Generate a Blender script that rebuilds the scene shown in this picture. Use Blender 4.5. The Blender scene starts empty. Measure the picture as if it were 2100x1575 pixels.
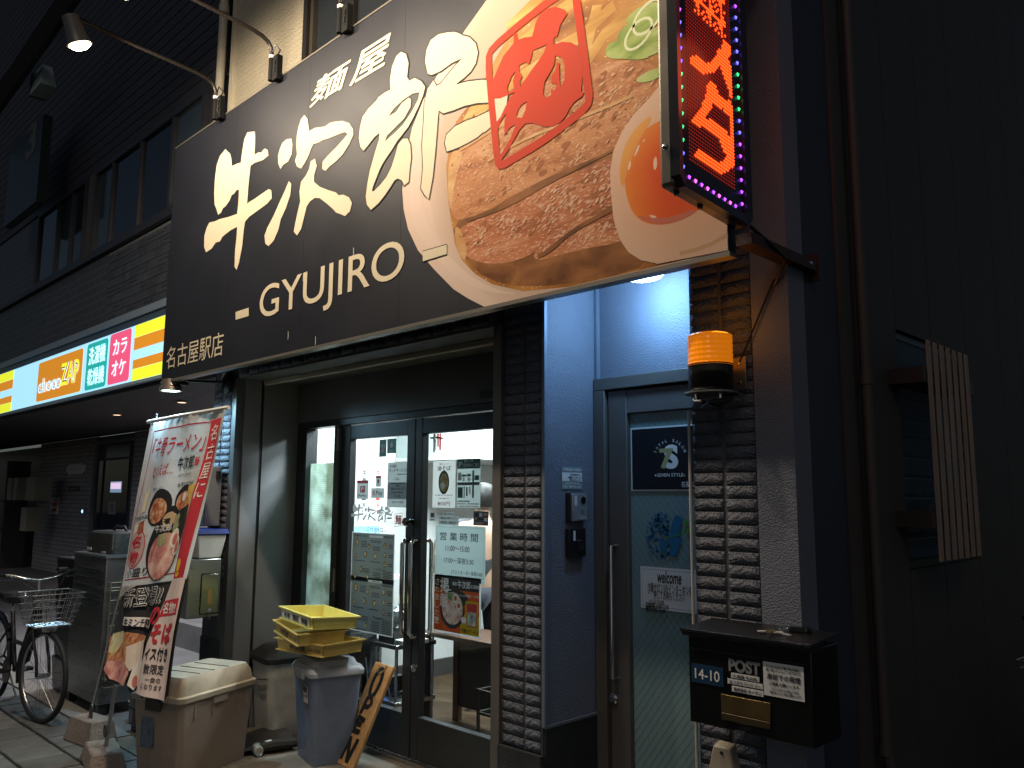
import bpy, bmesh, math, random
from mathutils import Vector, Matrix, noise
from mathutils.geometry import tessellate_polygon
R = math.radians
random.seed(7)
scn = bpy.context.scene
COL = scn.collection

# ------------------------------------------------------------------ camera, world, sun, exposure
IW, IH, FPX = 2100.0, 1575.0, 1695.5
YAW, PIT, ROL = R(45.115), R(7.803), R(0.284)
EYE = Vector((0, 0, 1.65))
_fh = Vector((-math.cos(YAW), math.sin(YAW), 0)); _rt = Vector((math.sin(YAW), math.cos(YAW), 0)); _up = Vector((0, 0, 1))
FW = _fh * math.cos(PIT) + _up * math.sin(PIT)
_uv = -_fh * math.sin(PIT) + _up * math.cos(PIT)
RT = _rt * math.cos(ROL) + _uv * math.sin(ROL)
UP = -_rt * math.sin(ROL) + _uv * math.cos(ROL)
cam = bpy.data.cameras.new('camera'); cam.sensor_width = 36.0; cam.lens = 36.0 * FPX / IW
cam.clip_start = 0.05; cam.clip_end = 400
camo = bpy.data.objects.new('camera', cam); COL.objects.link(camo)
camo.matrix_world = Matrix(((RT.x, UP.x, -FW.x, EYE.x), (RT.y, UP.y, -FW.y, EYE.y), (RT.z, UP.z, -FW.z, EYE.z), (0, 0, 0, 1)))
scn.camera = camo

SUN_EL, SUN_AZ = 38.0, 35.0        # faint city glow from the street side
w = bpy.data.worlds.new('World'); scn.world = w; w.use_nodes = True
nt = w.node_tree; bg = nt.nodes['Background']
sky = nt.nodes.new('ShaderNodeTexSky'); sky.sky_type = 'NISHITA'; sky.sun_disc = False
sky.sun_elevation = R(SUN_EL); sky.sun_rotation = R(180 - SUN_AZ)
nt.links.new(sky.outputs[0], bg.inputs[0]); bg.inputs[1].default_value = 0.016
sl = bpy.data.lights.new('sun', 'SUN'); sl.energy = 0.13; sl.angle = R(12); sl.color = (1.0, 0.82, 0.66)
slo = bpy.data.objects.new('sun', sl); COL.objects.link(slo); slo.location = (2, -6, 9)
_sd = Vector((-math.sin(R(SUN_AZ)) * math.cos(R(SUN_EL)), math.cos(R(SUN_AZ)) * math.cos(R(SUN_EL)), -math.sin(R(SUN_EL))))
slo.rotation_euler = _sd.to_track_quat('-Z', 'Y').to_euler()
vs = scn.view_settings; vs.view_transform = 'Standard'; vs.look = 'None'; vs.exposure = 0.0; vs.gamma = 1.0; vs.use_curve_mapping = False
cy = scn.cycles; cy.use_denoising = True; cy.max_bounces = 8; cy.diffuse_bounces = 3; cy.glossy_bounces = 3
cy.transmission_bounces = 6; cy.transparent_max_bounces = 12; cy.sample_clamp_indirect = 4.0; cy.caustics_reflective = False; cy.caustics_refractive = False

# ------------------------------------------------------------------ measuring: a point of the photograph on a wall, floor or side plane
def ray(x, y): return FW + RT * ((x - IW / 2) / FPX) - UP * ((y - IH / 2) / FPX)
def PY(x, y, Y): d = ray(x, y); return EYE + d * ((Y - EYE.y) / d.y)
def PX(x, y, X): d = ray(x, y); return EYE + d * ((X - EYE.x) / d.x)
def PZ(x, y, Z): d = ray(x, y); return EYE + d * ((Z - EYE.z) / d.z)
YF, YD, YS, YSD, XC = 2.88, 3.43, 2.53, 3.30, -1.40   # facade, shop door, sign, salon door planes; building corner

# ------------------------------------------------------------------ materials
MATS = {}
def M(name, col, rough=0.6, metal=0.0, var=0.0, vs=8.0, bump=0.0, bs=60.0, emit=0.0, ecol=None, spec=0.5, rnd=0.0, dirt=None, ds=3.0, stretch=None, btype='noise', coat=0.0):
    if name in MATS: return MATS[name]
    m = bpy.data.materials.new(name); m.use_nodes = True; MATS[name] = m
    n, l = m.node_tree.nodes, m.node_tree.links
    b = n['Principled BSDF']
    c4 = (*col, 1)
    b.inputs['Base Color'].default_value = c4; b.inputs['Roughness'].default_value = rough; b.inputs['Metallic'].default_value = metal
    b.inputs['Specular IOR Level'].default_value = spec
    if coat: b.inputs['Coat Weight'].default_value = coat; b.inputs['Coat Roughness'].default_value = 0.15
    tc = n.new('ShaderNodeTexCoord'); vec = tc.outputs['Object']
    if stretch:
        mp = n.new('ShaderNodeMapping'); mp.inputs['Scale'].default_value = stretch; l.new(vec, mp.inputs[0]); vec = mp.outputs[0]
    last = None
    if var > 0:
        nz = n.new('ShaderNodeTexNoise'); nz.inputs['Scale'].default_value = vs; nz.inputs['Detail'].default_value = 5; nz.inputs['Roughness'].default_value = .62
        l.new(vec, nz.inputs['Vector'])
        rp = n.new('ShaderNodeValToRGB'); rp.color_ramp.elements[0].position = .3; rp.color_ramp.elements[1].position = .72
        lo = [max(0, c * (1 - var)) for c in col]; hi = [min(1, c * (1 + var)) for c in col]
        rp.color_ramp.elements[0].color = (*lo, 1); rp.color_ramp.elements[1].color = (*hi, 1)
        l.new(nz.outputs[0], rp.inputs[0]); last = rp.outputs[0]
        mr = n.new('ShaderNodeMapRange'); mr.inputs[3].default_value = max(0.03, rough - .12); mr.inputs[4].default_value = min(1, rough + .12)
        l.new(nz.outputs[0], mr.inputs[0]); l.new(mr.outputs[0], b.inputs['Roughness'])
    if dirt:
        dz = n.new('ShaderNodeTexNoise'); dz.inputs['Scale'].default_value = ds; dz.inputs['Detail'].default_value = 8; dz.inputs['Roughness'].default_value = .7
        l.new(vec, dz.inputs['Vector'])
        dr = n.new('ShaderNodeValToRGB'); dr.color_ramp.elements[0].position = .5; dr.color_ramp.elements[1].position = .72
        dr.color_ramp.elements[1].color = (.75, .75, .75, 1); l.new(dz.outputs[0], dr.inputs[0])
        mx = n.new('ShaderNodeMix'); mx.data_type = 'RGBA'; mx.inputs[6].default_value = c4; mx.inputs[7].default_value = (*dirt, 1)
        if last: l.new(last, mx.inputs[6])
        l.new(dr.outputs[0], mx.inputs[0]); last = mx.outputs[2]
    if rnd > 0:
        oi = n.new('ShaderNodeObjectInfo'); mr2 = n.new('ShaderNodeMapRange'); mr2.inputs[3].default_value = 1 - rnd; mr2.inputs[4].default_value = 1 + rnd
        l.new(oi.outputs['Random'], mr2.inputs[0])
        hs = n.new('ShaderNodeHueSaturation'); hs.inputs['Color'].default_value = c4
        if last: l.new(last, hs.inputs['Color'])
        l.new(mr2.outputs[0], hs.inputs['Value']); last = hs.outputs[0]
    if last: l.new(last, b.inputs['Base Color'])
    if bump > 0:
        if btype == 'voronoi':
            bz = n.new('ShaderNodeTexVoronoi'); bz.inputs['Scale'].default_value = bs; out = bz.outputs[0]
        else:
            bz = n.new('ShaderNodeTexNoise'); bz.inputs['Scale'].default_value = bs; bz.inputs['Detail'].default_value = 4; out = bz.outputs[0]
        l.new(vec, bz.inputs['Vector'])
        bp = n.new('ShaderNodeBump'); bp.inputs['Strength'].default_value = bump; bp.inputs['Distance'].default_value = .02
        l.new(out, bp.inputs['Height']); l.new(bp.outputs[0], b.inputs['Normal'])
    if emit > 0:
        b.inputs['Emission Color'].default_value = (*(ecol or col), 1); b.inputs['Emission Strength'].default_value = emit
    return m
def glass(name, tint=(.92, .96, .96), fac=.0, rough=.02):
    m = bpy.data.materials.new(name); m.use_nodes = True; n, l = m.node_tree.nodes, m.node_tree.links
    n.clear(); o = n.new('ShaderNodeOutputMaterial'); t = n.new('ShaderNodeBsdfTransparent'); g = n.new('ShaderNodeBsdfGlossy'); f = n.new('ShaderNodeFresnel'); x = n.new('ShaderNodeMixShader')
    t.inputs[0].default_value = (*tint, 1); g.inputs['Roughness'].default_value = rough; f.inputs[0].default_value = 1.45
    gm = n.new('ShaderNodeNewGeometry'); sb = n.new('ShaderNodeMath'); sb.operation = 'SUBTRACT'; sb.inputs[0].default_value = 1; l.new(gm.outputs['Backfacing'], sb.inputs[1])
    ml = n.new('ShaderNodeMath'); ml.operation = 'MULTIPLY'; l.new(f.outputs[0], ml.inputs[0]); l.new(sb.outputs[0], ml.inputs[1]); l.new(ml.outputs[0], x.inputs[0]); l.new(t.outputs[0], x.inputs[1]); l.new(g.outputs[0], x.inputs[2]); l.new(x.outputs[0], o.inputs[0])
    return m
def pattern_glass(name, col, tr=.35, scale=55):
    m = bpy.data.materials.new(name); m.use_nodes = True; n, l = m.node_tree.nodes, m.node_tree.links
    n.clear(); o = n.new('ShaderNodeOutputMaterial'); a = n.new('ShaderNodeBsdfTranslucent'); b = n.new('ShaderNodeBsdfTransparent'); g = n.new('ShaderNodeBsdfGlossy')
    x = n.new('ShaderNodeMixShader'); x2 = n.new('ShaderNodeMixShader'); tc = n.new('ShaderNodeTexCoord'); v = n.new('ShaderNodeTexVoronoi')
    v.inputs['Scale'].default_value = scale; v.inputs['Randomness'].default_value = .15; l.new(tc.outputs['Object'], v.inputs['Vector'])
    rp = n.new('ShaderNodeValToRGB'); rp.color_ramp.elements[0].position = .1; rp.color_ramp.elements[1].position = .75
    rp.color_ramp.elements[0].color = (*[c * .55 for c in col], 1); rp.color_ramp.elements[1].color = (*[min(1, c * 1.25) for c in col], 1)
    big = n.new('ShaderNodeTexNoise'); big.inputs['Scale'].default_value = 3.2; big.inputs['Detail'].default_value = 3; l.new(tc.outputs['Object'], big.inputs['Vector'])
    br_ = n.new('ShaderNodeValToRGB'); br_.color_ramp.elements[0].position = .38; br_.color_ramp.elements[0].color = (.28, .25, .2, 1); br_.color_ramp.elements[1].position = .62; l.new(big.outputs[0], br_.inputs[0])
    mxx = n.new('ShaderNodeMix'); mxx.data_type = 'RGBA'; mxx.blend_type = 'MULTIPLY'; mxx.inputs[0].default_value = 1; l.new(v.outputs[0], rp.inputs[0]); l.new(rp.outputs[0], mxx.inputs[6]); l.new(br_.outputs[0], mxx.inputs[7]); l.new(mxx.outputs[2], a.inputs[0]); b.inputs[0].default_value = (*col, 1)
    bp = n.new('ShaderNodeBump'); bp.inputs['Strength'].default_value = .6; bp.inputs['Distance'].default_value = .01; l.new(v.outputs[0], bp.inputs['Height'])
    l.new(bp.outputs[0], a.inputs[1]); l.new(bp.outputs[0], g.inputs['Normal']); g.inputs['Roughness'].default_value = .12
    x.inputs[0].default_value = tr; l.new(a.outputs[0], x.inputs[1]); l.new(b.outputs[0], x.inputs[2])
    x2.inputs[0].default_value = .08; l.new(x.outputs[0], x2.inputs[1]); l.new(g.outputs[0], x2.inputs[2]); l.new(x2.outputs[0], o.inputs[0])
    return m
def ramp_print(name, stops, scale=4.0, detail=6, stretch=(1, 1, 1), distort=.4, speck=None, gloss=None, rough=.5):
    """flat print: noise coloured through a ramp, with optional dark specks and pale glints"""
    m = bpy.data.materials.new(name); m.use_nodes = True; n, l = m.node_tree.nodes, m.node_tree.links; b = n['Principled BSDF']; b.inputs['Roughness'].default_value = rough
    b.inputs['Specular IOR Level'].default_value = .1
    tc = n.new('ShaderNodeTexCoord'); mp = n.new('ShaderNodeMapping'); mp.inputs['Scale'].default_value = stretch; mp.inputs['Rotation'].default_value = (0, R(28), 0)
    l.new(tc.outputs['Object'], mp.inputs[0])
    z = n.new('ShaderNodeTexNoise'); z.inputs['Scale'].default_value = scale; z.inputs['Detail'].default_value = detail; z.inputs['Distortion'].default_value = distort
    l.new(mp.outputs[0], z.inputs['Vector']); rp = n.new('ShaderNodeValToRGB'); els = rp.color_ramp.elements
    while len(els) < len(stops): els.new(.5)
    for e, (p, c) in zip(els, stops): e.position = p; e.color = (*c, 1)
    l.new(z.outputs[0], rp.inputs[0]); last = rp.outputs[0]
    for spec in (speck, gloss):
        if not spec: continue
        sc, lo, hi, c = spec
        q = n.new('ShaderNodeTexNoise'); q.inputs['Scale'].default_value = sc; q.inputs['Detail'].default_value = 3; l.new(mp.outputs[0], q.inputs['Vector'])
        r2 = n.new('ShaderNodeValToRGB'); r2.color_ramp.elements[0].position = lo; r2.color_ramp.elements[1].position = hi; l.new(q.outputs[0], r2.inputs[0])
        mx = n.new('ShaderNodeMix'); mx.data_type = 'RGBA'; l.new(r2.outputs[0], mx.inputs[0]); l.new(last, mx.inputs[6]); mx.inputs[7].default_value = (*c, 1); last = mx.outputs[2]
    l.new(last, b.inputs['Base Color']); return m

def translucent(m, fac):
    """thin sheet: lets light from behind glow through"""
    if m.get('thin'): return m
    m['thin'] = 1; n, l = m.node_tree.nodes, m.node_tree.links; b = n['Principled BSDF']; o = [x for x in n if x.type == 'OUTPUT_MATERIAL'][0]
    t = n.new('ShaderNodeBsdfTranslucent'); x = n.new('ShaderNodeMixShader'); x.inputs[0].default_value = fac; t.inputs[0].default_value = b.inputs['Base Color'].default_value
    if b.inputs['Base Color'].links: l.new(b.inputs['Base Color'].links[0].from_socket, t.inputs[0])
    l.new(b.outputs[0], x.inputs[1]); l.new(t.outputs[0], x.inputs[2]); l.new(x.outputs[0], o.inputs[0]); return m
def radial_print(name, c, org, stops, nscale=2.5, namp=.06):
    """flat print shaded outwards from a point of the picture, with a little mottling"""
    m = bpy.data.materials.new(name); m.use_nodes = True; n, l = m.node_tree.nodes, m.node_tree.links; b = n['Principled BSDF']; b.inputs['Roughness'].default_value = .5; b.inputs['Specular IOR Level'].default_value = .1
    tc = n.new('ShaderNodeTexCoord'); sb = n.new('ShaderNodeVectorMath'); sb.operation = 'DISTANCE'; sb.inputs[1].default_value = (c[0] - org[0], c[1] - org[1], c[2] - org[2]); l.new(tc.outputs['Object'], sb.inputs[0])
    z = n.new('ShaderNodeTexNoise'); z.inputs['Scale'].default_value = nscale; z.inputs['Detail'].default_value = 6; l.new(tc.outputs['Object'], z.inputs['Vector'])
    ma = n.new('ShaderNodeMath'); ma.operation = 'MULTIPLY_ADD'; ma.inputs[1].default_value = namp * 2; l.new(z.outputs[0], ma.inputs[0]); l.new(sb.outputs['Value'], ma.inputs[2])
    rp = n.new('ShaderNodeValToRGB'); els = rp.color_ramp.elements
    while len(els) < len(stops): els.new(.5)
    for e, (p, col) in zip(els, stops): e.position = p; e.color = (*col, 1)
    l.new(ma.outputs[0], rp.inputs[0]); l.new(rp.outputs[0], b.inputs['Base Color']); return m

# ------------------------------------------------------------------ things and meshes
ORG = {}
def tag(o, label=None, cat=None, group=None, kind=None):
    if label: o['label'] = label
    if cat: o['category'] = cat
    if group: o['group'] = group
    if kind: o['kind'] = kind
    return o
def thing(name, label, cat, loc=(0, 0, 0), group=None, local=False, rotz=0.0):
    o = bpy.data.objects.new(name, None); COL.objects.link(o); o.location = loc; o.empty_display_size = .1
    ORG[o.name] = Vector((0, 0, 0)) if local else Vector(loc); o.rotation_euler = (0, 0, rotz)
    return tag(o, label, cat, group)
class MB:
    def __init__(s): s.v = []; s.f = []
    def add(s, vs, fs):
        b = len(s.v); s.v += [Vector(v) for v in vs]; s.f += [tuple(b + i for i in f) for f in fs]; return s
    def box(s, x0, x1, y0, y1, z0, z1, mat=None):
        p = [Vector((x, y, z)) for z in (z0, z1) for y in (y0, y1) for x in (x0, x1)]
        if mat: p = [mat @ q for q in p]
        return s.add(p, [(0, 2, 3, 1), (4, 5, 7, 6), (0, 1, 5, 4), (1, 3, 7, 5), (3, 2, 6, 7), (2, 0, 4, 6)])
    def frustum(s, c, a0, b0, z0, a1, b1, z1, rz=0, off=(0, 0)):
        m = Matrix.Rotation(rz, 4, 'Z'); c = Vector((c[0], c[1], 0)); p = []
        for (a, b, z, o) in ((a0, b0, z0, (0, 0)), (a1, b1, z1, off)):
            for sx, sy in ((-1, -1), (1, -1), (1, 1), (-1, 1)): p.append(c + m @ Vector((sx * a / 2 + o[0], sy * b / 2 + o[1], z)))
        return s.add(p, [(3, 2, 1, 0), (4, 5, 6, 7), (0, 1, 5, 4), (1, 2, 6, 5), (2, 3, 7, 6), (3, 0, 4, 7)])
    def rrect(s, levels, n=4):
        """stack of rounded rectangles: (cx, cy, a, b, z, r)"""
        rings = []
        for cx, cy, a, b, z, r in levels:
            ring = []
            for k, (sx, sy) in enumerate(((1, 1), (-1, 1), (-1, -1), (1, -1))):
                for i in range(n + 1):
                    t = R(90 * k) + R(90) * i / n
                    ring.append(Vector((cx + sx * (a / 2 - r) + r * math.cos(t), cy + sy * (b / 2 - r) + r * math.sin(t), z)))
            rings.append(ring)
        N = len(rings[0]); base = len(s.v)
        for g in rings: s.v += g
        for k in range(len(rings) - 1):
            for i in range(N): j = (i + 1) % N; s.f.append((base + k * N + i, base + k * N + j, base + (k + 1) * N + j, base + (k + 1) * N + i))
        s.f.append(tuple(base + i for i in reversed(range(N)))); s.f.append(tuple(base + (len(rings) - 1) * N + i for i in range(N)))
        return s
    def tube(s, path, r, n=8, closed=False, caps=True):
        path = [Vector(p) for p in path]; N = len(path); rr = r if isinstance(r, (list, tuple)) else [r] * N
        base = len(s.v); pn = None
        for i, p in enumerate(path):
            if closed: d = path[(i + 1) % N] - path[i - 1]
            else: d = path[min(i + 1, N - 1)] - path[max(i - 1, 0)]
            d.normalize()
            if pn is None:
                a = Vector((0, 0, 1)) if abs(d.z) < .9 else Vector((1, 0, 0)); u = d.cross(a).normalized()
            else: u = (pn - d * pn.dot(d)).normalized()
            pn = u; v = d.cross(u)
            for k in range(n): t = 2 * math.pi * k / n; s.v.append(p + (u * math.cos(t) + v * math.sin(t)) * rr[i])
        for i in range(N if closed else N - 1):
            for k in range(n):
                a = base + i * n + k; b = base + i * n + (k + 1) % n; c = base + ((i + 1) % N) * n + (k + 1) % n; d2 = base + ((i + 1) % N) * n + k
                s.f.append((a, b, c, d2))
        if not closed and caps:
            s.f.append(tuple(base + k for k in reversed(range(n)))); s.f.append(tuple(base + (N - 1) * n + k for k in range(n)))
        return s
    def cyl(s, p0, p1, r0, r1=None, n=16): return s.tube([p0, p1], [r0, r0 if r1 is None else r1], n)
    def lathe(s, prof, c, n=24, axis=None):
        c = Vector(c); base = len(s.v); m = (Vector((0, 0, 1)).rotation_difference(Vector(axis)).to_matrix() if axis is not None else Matrix.Identity(3))
        for r, z in prof:
            for k in range(n): t = 2 * math.pi * k / n; s.v.append(c + m @ Vector((r * math.cos(t), r * math.sin(t), z)))
        for i in range(len(prof) - 1):
            for k in range(n): s.f.append((base + i * n + k, base + i * n + (k + 1) % n, base + (i + 1) * n + (k + 1) % n, base + (i + 1) * n + k))
        s.f.append(tuple(base + k for k in reversed(range(n)))); s.f.append(tuple(base + (len(prof) - 1) * n + k for k in range(n)))
        return s
    def poly(s, pts, holes=()):
        loops = [[Vector(p) for p in pts]] + [[Vector(p) for p in h] for h in holes]
        tri = tessellate_polygon(loops); base = len(s.v)
        for lp in loops: s.v += lp
        s.f += [tuple(base + i for i in t) for t in tri]; return s
    def slab(s, pts, d):
        """polygon with thickness: pts in order, d = back-offset vector"""
        pts = [Vector(p) for p in pts]; d = Vector(d); n = len(pts); base = len(s.v)
        s.v += pts + [p + d for p in pts]
        tri = tessellate_polygon([pts])
        s.f += [tuple(base + i for i in t) for t in tri] + [tuple(base + n + i for i in reversed(t)) for t in tri]
        s.f += [(base + i, base + (i + 1) % n, base + n + (i + 1) % n, base + n + i) for i in range(n)]; return s
    def ribbon(s, pts, wd, nrm=(0, -1, 0), closed=True):
        pts = [Vector(p) for p in pts]; N = len(pts); nrm = Vector(nrm); base = len(s.v)
        for i in range(N):
            a = pts[i - 1] if (closed or i > 0) else pts[i]; b = pts[(i + 1) % N] if (closed or i < N - 1) else pts[i]
            d = (b - a).normalized(); q = d.cross(nrm).normalized() * wd / 2; s.v += [pts[i] + q, pts[i] - q]
        for i in range(N if closed else N - 1):
            j = (i + 1) % N; s.f.append((base + 2 * i, base + 2 * j, base + 2 * j + 1, base + 2 * i + 1))
        return s
    def grid(s, fn, nu, nv):
        base = len(s.v)
        for j in range(nv + 1):
            for i in range(nu + 1): s.v.append(Vector(fn(i / nu, j / nv)))
        for j in range(nv):
            for i in range(nu): a = base + j * (nu + 1) + i; s.f.append((a, a + 1, a + nu + 2, a + nu + 1))
        return s
    def mesh(s, name, org=Vector((0, 0, 0)), smooth=False, fix=True):
        me = bpy.data.meshes.new(name); me.from_pydata([v - org for v in s.v], [], s.f); me.update()
        if fix:
            bm = bmesh.new(); bm.from_mesh(me); bmesh.ops.recalc_face_normals(bm, faces=bm.faces); bm.to_mesh(me); bm.free()
        if smooth:
            for p in me.polygons: p.use_smooth = True
            try: me.set_sharp_from_angle(angle=R(40))
            except Exception: pass
        return me
    def build(s, name, mat, parent=None, smooth=False, bevel=0.0, org=None, fix=True):
        root = parent
        while root is not None and root.parent is not None: root = root.parent
        og = Vector(org) if org is not None else (ORG.get(root.name, Vector((0, 0, 0))) if root is not None else Vector((0, 0, 0)))
        me = s.mesh(name, og, smooth, fix)
        for mm in (mat if isinstance(mat, (list, tuple)) else [mat]): me.materials.append(mm)
        o = bpy.data.objects.new(name, me); COL.objects.link(o)
        if parent is not None: o.parent = parent
        elif org is not None: o.location = og; ORG[o.name] = og
        if bevel > 0:
            b = o.modifiers.new('b', 'BEVEL'); b.width = bevel; b.segments = 2; b.limit_method = 'ANGLE'; b.angle_limit = R(35)
            for p in me.polygons: p.use_smooth = True
            try: me.set_sharp_from_angle(angle=R(35))
            except Exception: pass
        return o
def link_mesh(name, me, parent, loc, rot=None, scale=None):
    o = bpy.data.objects.new(name, me); COL.objects.link(o); o.parent = parent; o.location = loc
    if rot: o.rotation_euler = rot
    if scale: o.scale = scale
    return o
def bx(name, mat, parent, x0, x1, y0, y1, z0, z1, bevel=0.0): return MB().box(x0, x1, y0, y1, z0, z1).build(name, mat, parent, bevel=bevel)
def struct(name, mb, mat): return tag(mb.build(name, mat), kind='structure')
def copy_tree(o, parent=None):
    c = o.copy(); COL.objects.link(c); c.parent = parent
    ORG[c.name] = ORG.get(o.name, Vector((0, 0, 0)))
    for ch in list(o.children): copy_tree(ch, c)
    return c

# ------------------------------------------------------------------ lettering
_TC = {}
def glyphs(body, bold=0.0, res=3, shear=0.0):
    bold = 0.0 if any(ord(c) > 0x2000 for c in body) else bold
    k = (body, bold, res, shear)
    if k in _TC: return _TC[k]
    c = bpy.data.curves.new('t', 'FONT'); c.body = body; c.resolution_u = res; c.offset = bold; c.shear = shear; c.fill_mode = 'FRONT'
    o = bpy.data.objects.new('t', c); 
    me = bpy.data.meshes.new_from_object(o)
    vs = [v.co.copy() for v in me.vertices]; fs = [tuple(p.vertices) for p in me.polygons]
    bpy.data.objects.remove(o); bpy.data.curves.remove(c); bpy.data.meshes.remove(me)
    if not vs: vs = [Vector((0, 0, 0))]
    x0 = min(v.x for v in vs); x1 = max(v.x for v in vs); y0 = min(v.y for v in vs); y1 = max(v.y for v in vs)
    _TC[k] = ([((v.x - x0) / max(1e-6, x1 - x0), (v.y - y0) / max(1e-6, y1 - y0)) for v in vs], fs, (max(1e-6, x1 - x0), max(1e-6, y1 - y0))); return _TC[k]
def lettermap(mb, body, fn, bold=0.0, res=2, shear=0.0):
    uv, fs, (we_, he_) = glyphs(body, bold, res, shear); sh = [(0, 0)]
    if bold > 0 and any(ord(c) > 0x2000 for c in body):      # heavier strokes for CJK: the outline struck again a hair's breadth away
        a, b = bold * .5 / we_, bold * .5 / he_; sh = [(-a, 0), (a, 0), (0, b), (0, -b)]
    o0 = Vector(fn(0, 0)); nv = (Vector(fn(1, 0)) - o0).cross(Vector(fn(0, 1)) - o0); nv = nv.normalized() * .00025
    for k, (du, dv_) in enumerate(sh): mb.add([Vector(fn(u + du, v + dv_)) + nv * k for u, v in uv], fs)
    return mb
def text_y(body, mat, parent, lb, rt, Y, bold=0.0, name='lettering', res=2, off=.003, shear=0.0):
    """lettering on a wall plane Y: from photo point lb (left bottom) to rt (right top)"""
    a = PY(*lb, Y); b = PY(*rt, Y); mb = MB()
    lettermap(mb, body, lambda u, v: (a.x + (b.x - a.x) * u, Y - off, a.z + (b.z - a.z) * v), bold, res, shear)
    return mb.build(name, mat, parent, fix=False)
def text_box(mb, body, x0, x1, z0, z1, Y, bold=0.0, res=2, shear=0.0):
    return lettermap(mb, body, lambda u, v: (x0 + (x1 - x0) * u, Y, z0 + (z1 - z0) * v), bold, res, shear)
def lines_box(mb, x0, x1, z0, z1, Y, rows, seed=0, fill=.55, gap=.25):
    """rows of small print too fine to read: short bars"""
    rg = random.Random(seed); h = (z1 - z0) / rows
    for i in range(rows):
        z = z1 - h * (i + 1); x = x0 + rg.random() * gap * (x1 - x0) * .3
        while x < x1 - .003:
            wd = (x1 - x0) * rg.uniform(.04, .14); e = min(x + wd, x1 - rg.random() * (x1 - x0) * gap * .3)
            if e > x: mb.add([(x, Y, z), (e, Y, z), (e, Y, z + h * fill), (x, Y, z + h * fill)], [(0, 1, 2, 3)])
            x += wd + (x1 - x0) * .018
    return mb
def ell(cx, cz, rx, rz, Y, n=20, a0=0, a1=360, tilt=0):
    out = []
    for i in range(n):
        t = R(a0 + (a1 - a0) * i / (n if a1 - a0 == 360 else n - 1)); x = rx * math.cos(t); z = rz * math.sin(t)
        out.append(Vector((cx + x * math.cos(tilt) - z * math.sin(tilt), Y, cz + x * math.sin(tilt) + z * math.cos(tilt))))
    return out

LAMP_W, RECESS_W, WALL_W, ROOM_W = 90.0, 17.0, 85.0, 85.0
WARM = (1, .82, .62)
def lamp(name, kind, W, col, loc, parent, aim=None, size=120, soft=.05, blend=.6, sx=None, sy=None):
    L = bpy.data.lights.new(name, kind); L.energy = W; L.color = col
    if kind == 'AREA': L.shape = 'RECTANGLE'; L.size = sx; L.size_y = sy
    else: L.shadow_soft_size = soft
    if kind == 'SPOT': L.spot_size = R(size); L.spot_blend = blend
    o = bpy.data.objects.new(name, L); COL.objects.link(o); o.parent = parent; o.location = Vector(loc) - ORG[parent.name]
    if aim is not None: o.rotation_euler = Vector(aim).to_track_quat('-Z', 'Y').to_euler()
    return o

# ------------------------------------------------------------------ palette
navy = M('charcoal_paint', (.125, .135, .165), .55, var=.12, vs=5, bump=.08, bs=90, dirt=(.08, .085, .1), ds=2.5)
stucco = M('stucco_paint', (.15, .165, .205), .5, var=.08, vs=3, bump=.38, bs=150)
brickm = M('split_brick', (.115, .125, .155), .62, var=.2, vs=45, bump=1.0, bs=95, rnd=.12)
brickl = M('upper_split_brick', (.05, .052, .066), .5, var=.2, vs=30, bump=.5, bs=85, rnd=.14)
mortar = M('dark_mortar', (.10, .102, .11), .8, var=.2, vs=40, bump=.2, bs=120)
blackp = M('black_base', (.02, .02, .023), .5, var=.3, vs=9)
dframe = M('dark_aluminium', (.035, .038, .04), .38, metal=.5, var=.1, vs=6)
gframe = M('grey_aluminium', (.13, .135, .14), .42, metal=.5, var=.1, vs=6)
chrome = M('chrome', (.75, .75, .74), .12, metal=1)
steel = M('stainless', (.5, .49, .47), .28, metal=1, var=.05, vs=2.5)
white = M('white_plastic', (.75, .74, .7), .45, var=.05, vs=10)
paper = M('paper', (.72, .73, .72), .7, var=.03, vs=12); gpaper = translucent(M('glass_paper', (.74, .75, .74), .7, var=.03, vs=12), .5)
ink = M('ink', (.02, .02, .022), .6)
redink = M('red_ink', (.55, .03, .04), .6)
wht = M('white_ink', (.82, .82, .8), .6)
gold = M('gold_ink', (.42, .38, .17), .5)
clear = glass('clear_glass')
black = M('black_plastic', (.013, .013, .014), .35, var=.2, vs=10)
rubber = M('tyre_rubber', (.012, .012, .012), .7, var=.3, vs=20)

# ------------------------------------------------------------------ the setting: ground, pavements, porch
asph = M('asphalt', (.045, .045, .047), .85, var=.3, vs=30, bump=.4, bs=200)
conc = M('old_concrete', (.17, .15, .12), .8, var=.22, vs=5, bump=.3, bs=120, dirt=(.075, .06, .045), ds=2.2)
lot = M('lot_concrete', (.16, .16, .165), .75, var=.15, vs=4, bump=.15, bs=90, dirt=(.09, .09, .09), ds=1.5)
joint = M('paver_joint', (.016, .016, .015), .9, var=.3, vs=30)
pav = M('paver_stone', (.14, .15, .148), .78, var=.2, vs=14, bump=.25, bs=160, rnd=.2, dirt=(.06, .062, .058), ds=4)
struct('ground', MB().add([(-90, -90, -.10), (90, -90, -.10), (90, 90, -.10), (-90, 90, -.10)], [(0, 1, 2, 3)]), asph)
sw = struct('sidewalk', MB().box(-30, 12, -1.6, 2.26, -.16, -.009), joint)
pv = []
for k in range(3):
    b = MB().rrect([(0, 0, .278, .278, -.03, .006), (0, 0, .278, .278, -.004, .006), (0, 0, .27, .27, 0, .006)], n=1); me = b.mesh('paver'); me.materials.append(pav); pv.append(me)
cnt = 0
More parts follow.
